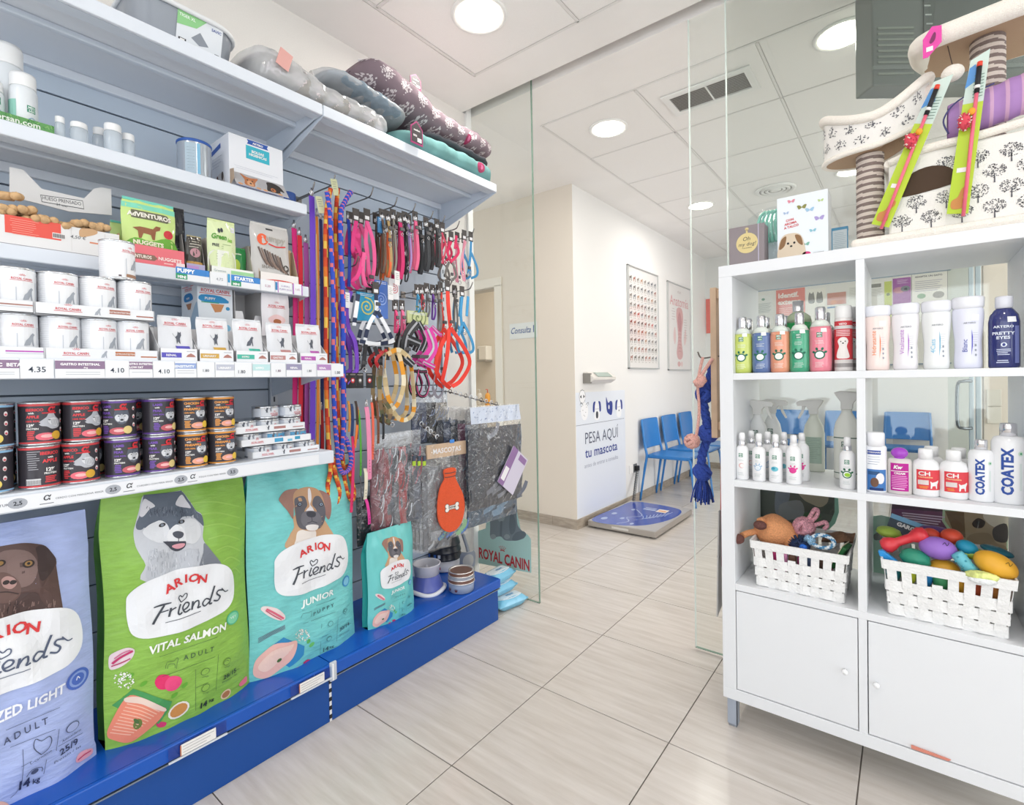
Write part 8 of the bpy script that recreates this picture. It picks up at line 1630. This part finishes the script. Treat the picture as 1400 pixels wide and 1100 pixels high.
# plastic-wrapped beds
WRAP=glassy('#f8f9fa',2.0,.12,.7,9,.30,'#eef0f3')
t,mp,hx,hy=cushion('pet_bed','grey patterned pet bed in clear plastic on the top shelf, left of the others',fy_(352,-1.60,95),fy_(540,-1.59,180),xk0,-1.582,Z5,.105,mat('#a5a29e',.9,bump=.15,scale=25,var=.10),9,trees(TP,7,.05),yprof=lambda u:(0,.8+.75*max(0,-u-.15)**.8*(1 if u<0 else 0)))
hh=.105
m=MB()
def shell(a,b):
 th=2*pi*a;u=2*b-1;ct,st=cos(th),sin(th);q=(abs(ct)**3+abs(st)**3)**(-1/3);e=max(.1,(1-abs(u)**6)**.3)if abs(u)<1 else .06;zs=.8+.75*max(0,-u-.15)**.8;wv=1.05+.04*sin(23*u+5*ct)+.03*sin(41*u-9*st)
 return Vector((u*hx*1.03,hy*ct*q*e*min(wv,1.04),max(.001,(hh/2+hh/2*st*q*e*wv*1.05)*zs+.006)))
m.grid(shell,36,60,WRAP);m.build('plastic_wrap',t)
o=MB().box(-.022,.022,-.002,0,-.03,.03,mat('#d9a39c',.6),b=.001).build('price_tag',t);o.location=(-hx*.72,-hy-.008,.085);o.rotation_euler=(0,.3,0)
t,mp,hx,hy=cushion('pet_blanket','folded blue-grey blanket in clear plastic lying on the grey bed',fy_(452,-1.62,120),fy_(562,-1.61,150),xk0+.06,-1.605,Z5+.112,.050,mat('#7e8c98',.9,bump=.3,scale=30,var=.08),13,cat='blanket',yprof=lambda u:(.020-.018*u,1))
hh2=.05
MB().grid(lambda a,b:Vector(((2*b-1)*hx*1.03,hy*1.02*cos(2*pi*a)*max(.15,(1-abs(2*b-1)**6)**.3 if abs(2*b-1)<1 else .1),.025+.029*sin(2*pi*a)*(1+.05*sin(50*b))+.020-.018*(2*b-1))),30,40,WRAP).build('plastic_wrap',t)
# ================================================================ hanging goods in the far bay
MTL=mat('#8d8a88',.25,.95);CARD=mat('#45403f',.5);TAGW=mat('#e4e3e6',.5)
def hook(u,v,x,lab,k=0):
 p=X(u,v,x);t=thing('display_hook',lab,'hook',(XB,p.y,p.z),0,'steel display hooks');L=x-XB
 MB().tube(smooth3([(0,0,0),(L*.6,0,0),(L-.02,0,0),(L,0,.012),(L+.012,0,.034)],4),.0028,MTL,6).build('rod',t);MB().box(.0005,.004,-.014,.014,-.02,.012,MTL).build('plate',t);return t
hooks=[(428,262,-1.73,'first, above the purple leash'),(456,252,-1.72,'second, above the rope leads'),(508,268,-1.74,'third, above the pink harnesses'),(541,281,-1.73,'fourth, above the brown collars'),(566,289,-1.73,'fifth, above the pink collar'),(590,299,-1.73,'sixth, above the black collars'),(606,305,-1.73,'seventh, above the second black collar'),(626,312,-1.73,'eighth, above the magenta harness'),(646,322,-1.73,'last of the top row, above the light blue harness'),(488,362,-1.72,'in the middle of the bay beside the white label'),(520,392,-1.72,'above the white and navy harness'),(600,393,-1.72,'above the grey collars in the second row'),(616,392,-1.72,'above the red harness'),(644,395,-1.72,'last of the second row'),(495,506,-1.72,'above the leather collars'),(540,470,-1.72,'above the fruit-print harness')]
for u,v,x,l in hooks:hook(u,v,x,'steel hook '+l)
def strap_item(u,v0,v1,w,x,c,lab,cat='leash',loop=.0,clip=True,card=None,name='webbing_leash',grp='webbing leashes',lean=0,c2=None,holes=0,y2=None):
 a=X(u,v0,x);b=X(u+lean,v1,x);t=thing(name,lab,cat,a,0,grp);L=a.z-b.z;dy=b.y-a.y;c_=mat(c,.55,bump=.25,scale=500);m=MB()
 pts=[(0,0,-.0)]+[(.006*sin(3*k/8)+.004,dy*k/8,-L*k/8)for k in range(1,9)]
 if loop:r=loop;pts=[(0,0,0),(r*.6,-.001,-L*.2),(r,.001,-L*.7),(r*.6,dy,-L*.96),(0,dy,-L),(-r*.7,dy+.003,-L*.93),(-r,.006,-L*.6),(-r*.5,.004,-L*.1),(0,.001,-.004)];pts=smooth3(pts,4)
 m.strap(pts,w,.0022,c_,(0,1,0))
 if c2:C2=mat(c2,.5);m.box(.006,.0125,dy*.5-w*.12,dy*.5+w*.12,-L*.9,-L*.08,C2)if not loop else None
 m.build('band',t)
 if holes:
  m=MB()
  for k in range(holes):m.lathe([(0,0),(.0018,0)],BLACK,8,T=Matrix.Translation((.0105,dy*.8,-L*.9+k*.012))@Matrix.Rotation(pi/2,4,'Y'),cap=False)
  m.build('hole_row',t)
 if clip:m=MB().tube([(.0,w*.3*cos(q),.012+.010*sin(q))for q in[i*pi/5 for i in range(10)]],.002,STEEL,6,closed=True).tube([(0,0,.0),(0,0,.03)],.0035,STEEL,8);m.build('snap_clip',t)
 if card:m=MB().box(-.004,-.002,-.016,.016,-.005,.045,CARD,b=.0005).box(-.0018,-.001,-.010,.010,.004,.018,TAGW);m.build('hang_card',t)
 return t
LS=[(402,312,565,.019,-1.765,'#df2a80','hot pink leash, leftmost of the webbing leashes'),(409.5,322,600,.017,-1.755,'#e22a3c','bright red leash between the pink and mauve ones'),(418,332,600,.019,-1.745,'#a8529c','mauve leash right of the red one'),(426,268,604,.021,-1.725,'#6b3fc2','broad purple leash hanging in front of the shelf ends'),(433,296,612,.010,-1.74,'#e8913a','thin orange leash right of the broad purple one'),(438.5,300,640,.013,-1.765,'#23306a','navy leash behind the orange rope lead'),(446,300,640,.013,-1.79,'#22242c','black leash behind the rope leads'),(414,520,600,.014,-1.775,'#8a2a62','plum leash glimpsed under the price shelf'),(439,560,640,.012,-1.75,'#b8262e','dark red leash end beside the rope leads'),(476,300,392,.014,-1.76,'#2748b8','cobalt blue leash right of the rope leads')]
for a in LS:strap_item(a[0],a[1],a[2],a[3],a[4],a[5],a[6],c2={'#e8913a':'#f3d9a0'}.get(a[5]))
def rope(pts,r,x,cs,lab,dx=0,steps=7):
 P=[X(u,v,x+(e[0]if e else 0))for(u,v,*e)in pts];t=thing('rope_lead',lab,'leash',P[0],0,'braided rope leads');C_=[mat(c,.8,bump=.5,scale=420)for c in cs];n=len(C_)
 MB().tube(smooth3([p-P[0]for p in P],steps),r*1.12,C_[0],8,mats=lambda i,k:C_[(i+(k*n)//8)%n if n>2 else(1 if(i*2+k)%8<2 else 0)]).build('rope',t);return t
OY=['#d8522e','#e27a2e','#efc75a','#c43a2c'];BR2=['#3355c8','#e87a86']
rope([(452,258,.0),(447,285),(445,330),(446,420),(446,520),(449,600),(452,640),(448,665),(450,688),(458,690),(464,672),(458,645),(455,625)],.0078,-1.70,OY,'orange and yellow rope lead with the lowest hanging loop, left')
rope([(462,258),(459,300),(459.5,380),(460,460),(462,560),(468,620),(470,645),(474,670),(481,684),(484,672),(479,650),(475,635)],.0075,-1.71,OY[::-1],'orange and yellow rope lead with the small end loop, right')
rope([(447,262),(451,290),(453,340),(456,420),(456,520),(458,575),(461,610),(463,635),(469,646),(477,641),(480,625),(474,602),(471,598)],.0080,-1.69,BR2,'blue rope lead with the deep hanging loop, left',steps=14)
rope([(480,262),(472,275),(466,292),(466,340),(469,420),(469,500),(470,570),(468,610),(465,628)],.0088,-1.69,BR2,'thicker blue rope lead on the right, rising to a loop end',steps=14)
for(u,v,lb)in((438,280,'grey-green label card on the left of the rope lead hook'),(458,256,'crumpled lime label card above the rope leads'),(474,410,'white label card between the rope leads and harnesses'),(543,380,'white header card above the red-dotted collars'),(534,400,'long white label with small print in the middle row')):
 p=X(u,v,-1.70);m=MB().box(-.001,.001,-.016,.016,-.03,.03,mat('#cdd0a8' if v<300 else '#e9e8ea',.4),b=.0005);lines(m,onx(.0012),-.012,.012,.018,4,.008,'#8a8f86',h=.0018);o=tag(m.build('label_card',None,p),lb,'label');o.rotation_euler=(.25 if v<300 else 0,0,.2)
 # collars: closed hanging loops with a dark hang card
CO=[(523,300,370,.008,'#6a5548','brown collar, first of the top row'),(531,302,376,.009,'#b89a68','sand-coloured collar beside the orange one'),(530,318,376,.008,'#ea6c3c','bright orange collar in the top row'),(538,300,372,.007,'#8d8880','grey collar right of the orange one'),(547,304,378,.013,'#d62f72','wide raspberry pink collar in the top row'),(554,303,372,.007,'#24252a','thin black collar behind the lilac one'),(558.5,306,368,.007,'#a58ac4','lilac collar between black and pink ones'),(568,302,366,.012,'#ec6a94','light pink padded collar in the top row'),(583,310,368,.014,'#33373d','black buckled collar, left of two'),(598,312,362,.012,'#3a3a3e','black buckled collar, right of two'),(555,350,382,.005,'#2c2d33','thin black collar hanging lowest in the top row'),(541,424,452,.008,'#e2477e','small pink collar with white rings, left'),(550,424,456,.009,'#ea6d98','small pink collar with white rings, right'),(571,402,424,.006,'#3f9ac8','small light blue collar in the second row'),(577,402,420,.005,'#c83a4a','small red collar in the second row'),(584,400,430,.007,'#6b6b6e','dark grey collar in the second row'),(592,402,434,.007,'#6a3a9a','purple collar in the second row'),(600,402,452,.009,'#86827f','taupe collar with steel rings'),(622,402,450,.008,'#77736f','taupe collar right of the red harness')]
for u,v0,v1,w,c,lb in CO:
 t=strap_item(u,v0,v1+3,w*1.45,-1.735 if v0<390 else-1.74,c,lb,'collar',loop=.013,clip=True,card=True,name='collar',grp='collars on hang cards');m=MB().box(.011,.017,-w*.95,w*.95,-.04,-.025,mat('#5c5a5c',.35),b=.002).tube([(.014+0*k,.006*cos(k),-.055+.007*sin(k))for k in[i*pi/5 for i in range(10)]],.0014,STEEL,5,closed=True);m.build('buckle',t)
 if v0<401:dup(t,t.location+Vector((-.05,.006,-.004)),None,'second one behind the '+lb.replace(',',''))
 # straight leather collars
for u,v0,v1,w,c,lb,ln_,h_ in((501,556,655,.020,'#eb8fb4','long pale pink leather collar',3,5),(508,550,628,.011,'#e8664e','coral leather collar with a steel buckle at the right',0,4),(499,640,682,.015,'#e3dcc8','cream leather collar end',-1,3),(500,682,716,.012,'#dc3f9a','magenta leather collar end, lowest of the collars',4,3),(482,596,700,.012,'#d82f68','raspberry leather collar behind the rope loops',-3,3),(490,560,650,.008,'#54a83a','green leather collar beside the orange one',2,3),(488,556,612,.010,'#ea7a34','orange leather collar curving behind the pink one',-4,0),(480,552,596,.012,'#203a6a','dark navy leather collar behind the label cards',0,0),(492,650,720,.004,'#54555a','thin grey cord beside the magenta collar',0,0),(514,548,606,.011,'#7a4a34','chestnut leather collar right of the coral one',2,4),(476,548,590,.009,'#c98a3a','amber leather collar behind the leftmost label card',0,0),(486,548,600,.010,'#3a2c28','dark brown leather collar between navy and orange ones',1,3),(521,552,600,.010,'#2a2c33','black leather collar under the camouflage harness',2,4)):
 strap_item(u,v0,v1,w,-1.70,c,lb,'collar',clip=h_>3,name='leather_collar',grp='straight leather collars',lean=ln_,holes=h_)
for k,(u,lb)in enumerate(((472,'far left'),(482,'left'),(492,'middle'),(505,'right, with a red emblem'))):
 p=X(u,520,-1.695);m=MB().box(-.001,.001,-.016,.016,-.030,.030,mat('#27272b',.4),b=.0005);f=onx(.0012);m.oval(0,.0,.009,.010,mat('#c9363e')if k in(0,1,3)else MTL,f,n=12);m.oval(0,.001,.005,.005,TAGW,f,.0009,n=10);m.rect(-.012,.012,.02,.026,MTL,f);tag(m.build('collar_card',None,p),'black collar card, '+lb,'label','black collar cards in a row')
 # harnesses
def harness(P,x,w,c,lab,ring=True,card=True,trim=None,wide=None,pat=None):
 """P: list of strap paths in photographed points on the hanging plane"""
 w*=1.4;wide=wide and[q*1.15 for q in wide];o=X(*P[0][0][:2],x);t=thing('harness',lab,'harness',o,0,'dog harnesses');c_=mat(c,.55,bump=.2,scale=400)
 for k,path in enumerate(P):
  q=smooth3([X(a,b,x+.006*k+.012*sin(1.3*i))-o for i,(a,b)in enumerate(path)],5);ms=None
  if pat:pm=[mat(z,.6)for z in pat];ms=lambda i:pm[(i//2)%len(pm)]
  m=MB().strap(q,(wide or[w]*9)[k],.0025,c_,(.25,1,0)if abs(q[0].z-q[-1].z)>abs(q[0].y-q[-1].y)else(.2,0,1),mats=ms);m.build('strap',t)
  if trim:tm=mat(trim,.5);MB().strap([p+Vector((.004,0,0))for p in q],(wide or[w]*9)[k]*.22,.001,tm,(.25,1,0)).build('trim',t)
 m=MB();e=X(*P[0][-1][:2],x)-o
 if ring:m.tube([(.012,e.y+.009*cos(a),e.z+.009*sin(a))for a in[i*pi/5 for i in range(10)]],.0018,STEEL,6,closed=True);m.box(.008,.014,e.y-w*.7,e.y+w*.7,e.z+.02,e.z+.035,mat('#4a4a4e',.4),b=.002);m.build('buckle',t)
 if card:MB().box(-.002,0,-.016,.016,-.0,.05,CARD,b=.0005).box(.0002,.001,-.010,.010,.006,.020,TAGW).build('hang_card',t)
 dup(t,t.location+Vector((-.06,.012,.004)),None,' '.join(('rear twin of the '+lab.replace(',','')).split()[:16]))
 return t
harness([[(487,302),(486,330),(496,352)],[(487,304),(483,325),(483,345),(490,338),(487,312)],[(482,322),(492,322)],[(496,352),(490,375),(482,385),(490,395)]],-1.73,.011,'#e23c86','bright pink harness at the left of the top row')
harness([[(502,302),(500,330),(503,356),(506,388)],[(502,304),(510,330),(512,360),(508,388)],[(498,345),(496,370),(500,390),(506,392)]],-1.725,.011,'#ea5c96','rose pink harness, right neighbour of the bright pink one')
harness([[(480,398),(474,420),(477,450),(488,485)],[(477,450),(486,470),(488,505),(484,512)],[(488,505),(475,522),(472,530)]],-1.72,.011,'#7a46c4','purple harness below the blue leash',card=False)
harness([[(514,402),(515,425)],[(490,402),(486,430),(484,445)],[(515,425),(504,445),(498,470)],[(516,425),(530,450),(538,468)],[(492,466),(515,470),(538,466)]],-1.70,.011,'#27324e','navy harness with white paw-print straps',pat=['#27324e','#e9ebf0','#e9ebf0'])
harness([[(612,398),(613,420),(616,448)],[(616,448),(600,480),(596,505),(608,524),(616,530)],[(616,448),(636,478),(642,498),(630,520),(618,528)],[(614,450),(612,480),(608,505),(604,522)]],-1.69,.014,'#e03a2c','big red harness hanging in front, right of the magenta one')
harness([[(632,405),(630,430),(633,455)],[(633,440),(625,465),(628,482)],[(633,440),(645,465),(646,480),(632,482)],[(640,405),(638,432)]],-1.71,.010,'#3f94c6','light blue harness at the right of the second row')
harness([[(584,450),(592,475),(578,496)],[(590,446),(600,456),(604,458)],[(578,494),(594,502)]],-1.68,.03,'#d83fa0','magenta mesh harness with grey edging',trim='#b9b9c0',wide=[.042,.014,.02],card=False)
harness([[(570,440),(556,460),(552,490)],[(572,440),(582,462),(576,480)],[(556,462),(575,470)],[(552,488),(565,500)]],-1.70,.02,'#26272b','black mesh harness with grey piping',trim='#9a9ca2',wide=[.034,.022,.03,.022],card=False)
harness([[(617,330),(612,345),(618,360)],[(622,330),(627,345),(616,358)],[(624,322),(622,340)]],-1.735,.009,'#de2f62','crimson small harness near the right of the top row')
harness([[(614,358),(609,375),(616,383)],[(618,358),(624,375),(618,383)]],-1.73,.008,'#6f6b68','grey small harness below the crimson one',card=False)
harness([[(635,328),(633,350),(636,385)],[(637,330),(630,360),(634,384)]],-1.735,.006,'#e79aae','pale pink small harness near the far end')
harness([[(644,330),(643,350),(640,374)],[(644,345),(652,365),(652,376),(644,380)]],-1.73,.009,'#3c8ec2','sky blue small harness, last of the top row')
harness([[(605,318),(604,345),(607,360)],[(604,318),(610,338),(604,360)]],-1.74,.006,'#d9506a','pinkish red thin harness behind the second black collar')
FP=['#d9c39a','#e39a2e','#e6dcc0','#c9b488']
harness([[(528,482),(526,510),(530,540),(540,566),(552,574),(564,566),(566,545),(562,500),(556,486)],[(530,484),(545,478),(560,490)],[(545,480),(552,520),(545,550),(535,560)]],-1.69,.014,'#d9c39a','cream harness printed with orange fruit',pat=FP,card=False)
harness([[(521,500),(519,540),(524,570),(534,580)],[(524,545),(534,562),(530,578)]],-1.70,.012,'#7a6248','brown camouflage harness left of the fruit-print one',pat=['#7a6248','#5a5a3e','#a08a64'],card=False)
harness([[(572,505),(569,525),(573,540),(582,540),(586,525),(580,508)],[(574,508),(584,508)]],-1.69,.010,'#2a2a30','small black harness with a pink clasp',card=False,trim='#d8458a')
harness([[(595,512),(592,530),(599,543),(607,530),(602,512)]],-1.69,.009,'#8a8792','grey small harness under the red one',card=False)
harness([[(500,470),(498,490),(496,505)],[(512,474),(520,495),(520,505)],[(528,474),(530,492)]],-1.72,.012,'#2b2c31','black harness straps behind the fruit-print harness',card=False)
harness([[(524,480),(514,492),(518,502)],[(526,478),(534,486)]],-1.71,.010,'#b8282e','dark red neckerchief harness above the camouflage one',card=False)
# flat toys packs in the middle row
for u0,u1,v0,v1,c,c2,lb in((487,514,398,440,'#2d9cc8','#d8cf6a','turquoise pack with a yellow spiral'),(511,530,382,436,'#4a74c4','#9ab4e8','blue pack with pale print behind the navy harness'),(531,545,380,410,'#dfe0e4','#c85a66','white pack with red dots'),(556,585,424,444,'#c6cf9a','#7a8a5a','pale green small pack under the second row'),(516,526,296,320,'#4a86b8','#2a5a8a','blue card pack beside the brown collar')):
 a,b=X(u0,v0,-1.74),X(u1,v1,-1.74);m=MB().box(-.004,.004,a.y,b.y,b.z,a.z,mat(c,.4),b=.001,T=Matrix.Translation((-1.74,0,0)));f=onx(-1.7355);cy_,cz_=(a.y+b.y)/2,(a.z+b.z)/2;R_=(b.y-a.y)*.42
 m.ribbon([(cy_+R_*(k/18)*cos(k*.8),cz_+R_*(k/18)*sin(k*.8))for k in range(19)],R_*.14,mat(c2,.4),f,k=2);lines(m,f,a.y+.004,b.y-.004,a.z-.008,2,.006,'#e8eaf0',h=.002);tag(m.build('toy_pack'),lb,'packet')
 # bagged garments: crinkled clear sleeves with folded cloth inside
SLV=glassy('#fdfdfd',2.0,.10,.9,16,.035,'#f2f5f8')
def sleeve(u0,u1,v0,v1,x,c,lab,inner=(.02,.98,.0,.84),hd=None,deco=None,ang=.15,pat=None,seed=0,name='bagged_garment',T=.009):
 a,b=X(u0,v0,x),X(u1,v1,x);w,h=(b.y-a.y),(a.z-b.z);t=thing(name,lab,'packet',(x,(a.y+b.y)/2,b.z),FACE_L-ang,'clear bagged goods');rnd=random.Random(seed);ph=[rnd.uniform(0,6)for _ in range(4)]
 def S(x_,z_,k):q=max(0,1-abs(2*x_/w)**4);r=min(1,(z_/h+.02)*6,max(.05,(1-z_/h)*3));return-k*T*q**.5*r-.0025*sin(60*x_+30*z_+ph[0])-.002*sin(90*x_-40*z_+ph[1])
 i0,i1,j0,j1=inner;cl=mat(c,.85,bump=.5,scale=50,var=.25)
 m=MB().grid(lambda p,q:((i0+(i1-i0)*p-.5)*w,S((i0+(i1-i0)*p-.5)*w,(j0+(j1-j0)*q)*h,.75)-.002*sin(14*p+5*q),(j0+(j1-j0)*q)*h),14,18,cl);m.grid(lambda p,q:((i0+(i1-i0)*p-.5)*w,-S((i0+(i1-i0)*p-.5)*w,(j0+(j1-j0)*q)*h,.75)*.6,(j0+(j1-j0)*q)*h),8,8,cl,flip=True)
 if pat:
  for k in range(10):q=rnd.uniform(j0,j1-.1)*h;y_=rnd.uniform(i0-.4,i1-.6)*w;m.ribbon([(y_,q),(y_+w*.15,q+h*.05),(y_+w*.22,q+h*.14)],w*.06,mat(rnd.choice(pat),.8),lambda a_,b_,l:(a_,S(a_,b_,.8)-l-.003,b_),.001,3)
 m.build('garment',t)
 MB().grid(lambda p,q:((p-.5)*w,S((p-.5)*w,q*h,1.0)-.003,q*h),16,24,SLV).grid(lambda p,q:((p-.5)*w,.006+.3*T,q*h),6,6,SLV).build('clear_sleeve',t)
 if hd:m=MB().box(-w*.5,w*.5,-.006,.004,h*.86,h*1.0,mat(hd,.5),b=.001);m.text('MASCOTAS',0,h*.905,w*.14,TAGW,flat(-.0062),bold=.02);m.build('header_card',t)
 if deco:deco(t,w,h,S)
 return t
for k in range(6):
 u=506+k*10;sleeve(u,u+19,596-k*1.5,722-k*3,-1.74+.012*k,['#7d4450','#8c3a44','#4a4f5a','#9a3038','#39404c','#555a66'][k],'bagged garment, '+['leftmost, dull red','second, wine red with a knotted tie','third, slate grey','fourth, deep red','fifth, dark blue-grey','sixth, smoky grey'][k],seed=k,ang=.5,pat=['#a05560','#39404a','#c9ced6'])
for k,c in enumerate(('#23252d','#6a1f2a','#2a2f3a')):sleeve(488+k*22,522+k*22,668,738-k*3,-1.80,c,['black','blood red','charcoal'][k]+' bagged garment low behind the wine red row',seed=k+120,ang=.2,pat=['#8a2a34','#4a4f5a'])
for k in range(4):
 u=558+k*5.5;sleeve(u,u+40,612,742+k,-1.70+.012*k,['#5d6168','#70757c','#83888f','#6c6f76'][k],'bagged grooming glove, '+['backmost','second from the back','third from the back','fourth from the back'][k],seed=k+9,ang=.15,pat=['#a9adb3','#4f545c'],inner=(.08,.92,.02,.8))
for k in range(3):q=X(566+7*k,630,-1.655);tag(MB().box(-.002,.002,-.008,.008,-.02,.02,mat('#a8c83a',.5)).box(-.002,.0024,-.008,.008,.0,.022,mat('#3f4a5c',.5)).build('lime_card',None,q),f'lime and navy header card, {["left", "middle", "right"][k]} of three behind the beige header','label')
def glove(t,w,h,S):
 OG=mat('#ea5f38',.9,bump=.8,scale=260,var=.08);m=MB();o=[(-.14,.80),(-.13,.70),(-.24,.60),(-.30,.42),(-.28,.24),(-.14,.12),(.06,.09),(.24,.16),(.33,.32),(.30,.48),(.18,.62),(.12,.70),(.13,.80)]
 m.prism([(a*w*1.1,b*h*.92)for a,b in smooth2(o,3)],.010,OG,'xz',-.026,b=.003);m.build('orange_glove',t);f=flat(-.0265);m=MB();WH,K_=mat('#efeae4'),mat('#4a4340');bx,bz=.02*w,.34*h
 for s_,C_ in((1.25,K_),(1,WH)):
  m.rect(bx-w*.12*s_,bx+w*.12*s_,bz-h*.018*s_,bz+h*.018*s_,C_,f,.0006 if s_>1 else .0009)
  for q in(-1,1):
   for r in(-1,1):m.oval(bx+q*w*.13,bz+r*h*.02,w*.045*s_,h*.020*s_,C_,f,.0006 if s_>1 else .0009,n=12)
 m.text('bone',bx,bz-h*.010,w*.09,K_,f,.0012,bold=.03)
 for z_ in(.66,.70):m.ribbon([(-w*.15,z_*h),(0,(z_-.006)*h),(w*.13,z_*h)],h*.008,K_,f,.0006)
 m.build('bone_patch',t)
sleeve(585,636,609,728,-1.650,'#9ba0a7','clear bag with a beige header showing an orange grooming glove',hd='#c9ae93',deco=glove,ang=.1,seed=31,inner=(.05,.95,.03,.12),T=.008,pat=['#5a78b8','#8ab08a'])
for k in range(5):
 u=598+k*10;sleeve(u,u+27,556+k,668+k*4,-1.74+.022*k,['#2a3140','#33405a','#222a38','#5a2f4a','#2c4664'][k],'bagged coat behind the front one, '+['farthest left, navy','second, steel blue','third, near black','fourth, plum edge','fifth, check blue'][k],seed=k+50,ang=.25,pat=['#5a6a86','#232a36','#7a8aa0'])
def lab2(t,w,h,S):
 m=MB().box(-w*.18,w*.18,-.002,0,-w*.26,w*.26,mat('#c9c4d6',.4),b=.0005);f=flat(-.0021);m.rect(-w*.18,-w*.06,-w*.26,w*.26,mat('#8a6a9a'),f);m.rect(-w*.16,-w*.08,-w*.2,-w*.02,TAGW,f,.0009);m.rect(.0,w*.16,w*.16,w*.24,mat('#8a6a9a'),f);o=m.build('swing_tag',t);o.location=(w*.22,-.034,h*.32);o.rotation_euler=(0,radians(38),0)
 m=MB();f=lambda a,b,l:(a,S(a,b,1)-.004-l,b);m.rect(-w*.46,w*.46,h*.83,h*.99,mat('#c3ccdc',.4),f,.001,cut=.02);rnd=random.Random(2)
 for k in range(70):a,b=rnd.uniform(-w*.44,w*.42),rnd.uniform(h*.84,h*.97);m.ribbon([(a,b),(a+.006,b+.005)],.003,mat(rnd.choice(['#6a7fa8','#e9ecf2','#8f9cb8'])),f,.0018,1)
 m.build('printed_band',t)
sleeve(640,712,556,678,-1.60,'#363a44','large front bag with a dark grey coat and a tilted lilac tag',seed=77,ang=.05,pat=['#6a6f7c','#33363f','#7f8592'],inner=(.02,.99,.0,.78),deco=lab2,T=.018)
sleeve(640,705,672,700,-1.63,'#3f5468','blue checked garment bag peeping out under the large front bag',seed=78,ang=.05,pat=['#6a8aa4','#2a3440'],inner=(.0,1,.0,1))
for k,(u,v,c,lb)in enumerate(((572,560,'#3a4560','navy rolled garment bag above the glove packs'),(584,556,'#22242a','black garment bag above the glove packs'),(600,558,'#8a857c','taupe garment bag above the glove packs'))):sleeve(u-9,u+10,540,604,-1.76,c,lb,seed=k+90,ang=.3,pat=['#7a88a8','#15161a'])
# coiled rail ends above the bags
for a,b,n,lb in(((566,572),(600,600),8,'steel rail with plastic size rings above the glove bags'),((612,535),(682,554),10,'steel rail with plastic size rings above the coat bags')):
 A,B_=X(*a,-1.80),X(*b,-1.62);t=thing('size_rail',lb,'rail',A);D_=B_-A;MB().tube([(XB-A.x+.002,0,0),(0,0,0),D_],.003,MTL,6).build('rod',t)
 for k in range(n):q=D_*(k+.5)/n;MB().tube([q+Vector((0,.010*cos(w_),.010*sin(w_)+.004))for w_ in[i*pi/5 for i in range(10)]],.0022,mat('#cfd3da',.3)if k%3 else MTL,5,closed=True).build('ring',t)
q=X(602,601,-1.615);t=thing('round_cap','black round cap on the end of the rail above the beige header','cap',q);MB().lathe([(0,-.003),(.016,-.003),(.016,.003),(.010,.005),(0,.005)],BLACK,20,T=Matrix.Rotation(pi/2,4,'Y')).build('disc',t);q=X(618,603,-1.62);tag(MB().box(-.003,.003,-.014,.014,-.008,.008,mat('#3f86d8',.4),b=.003).build('blue_clip',None,q),'small blue plastic clip beside the black hook cap','clip')
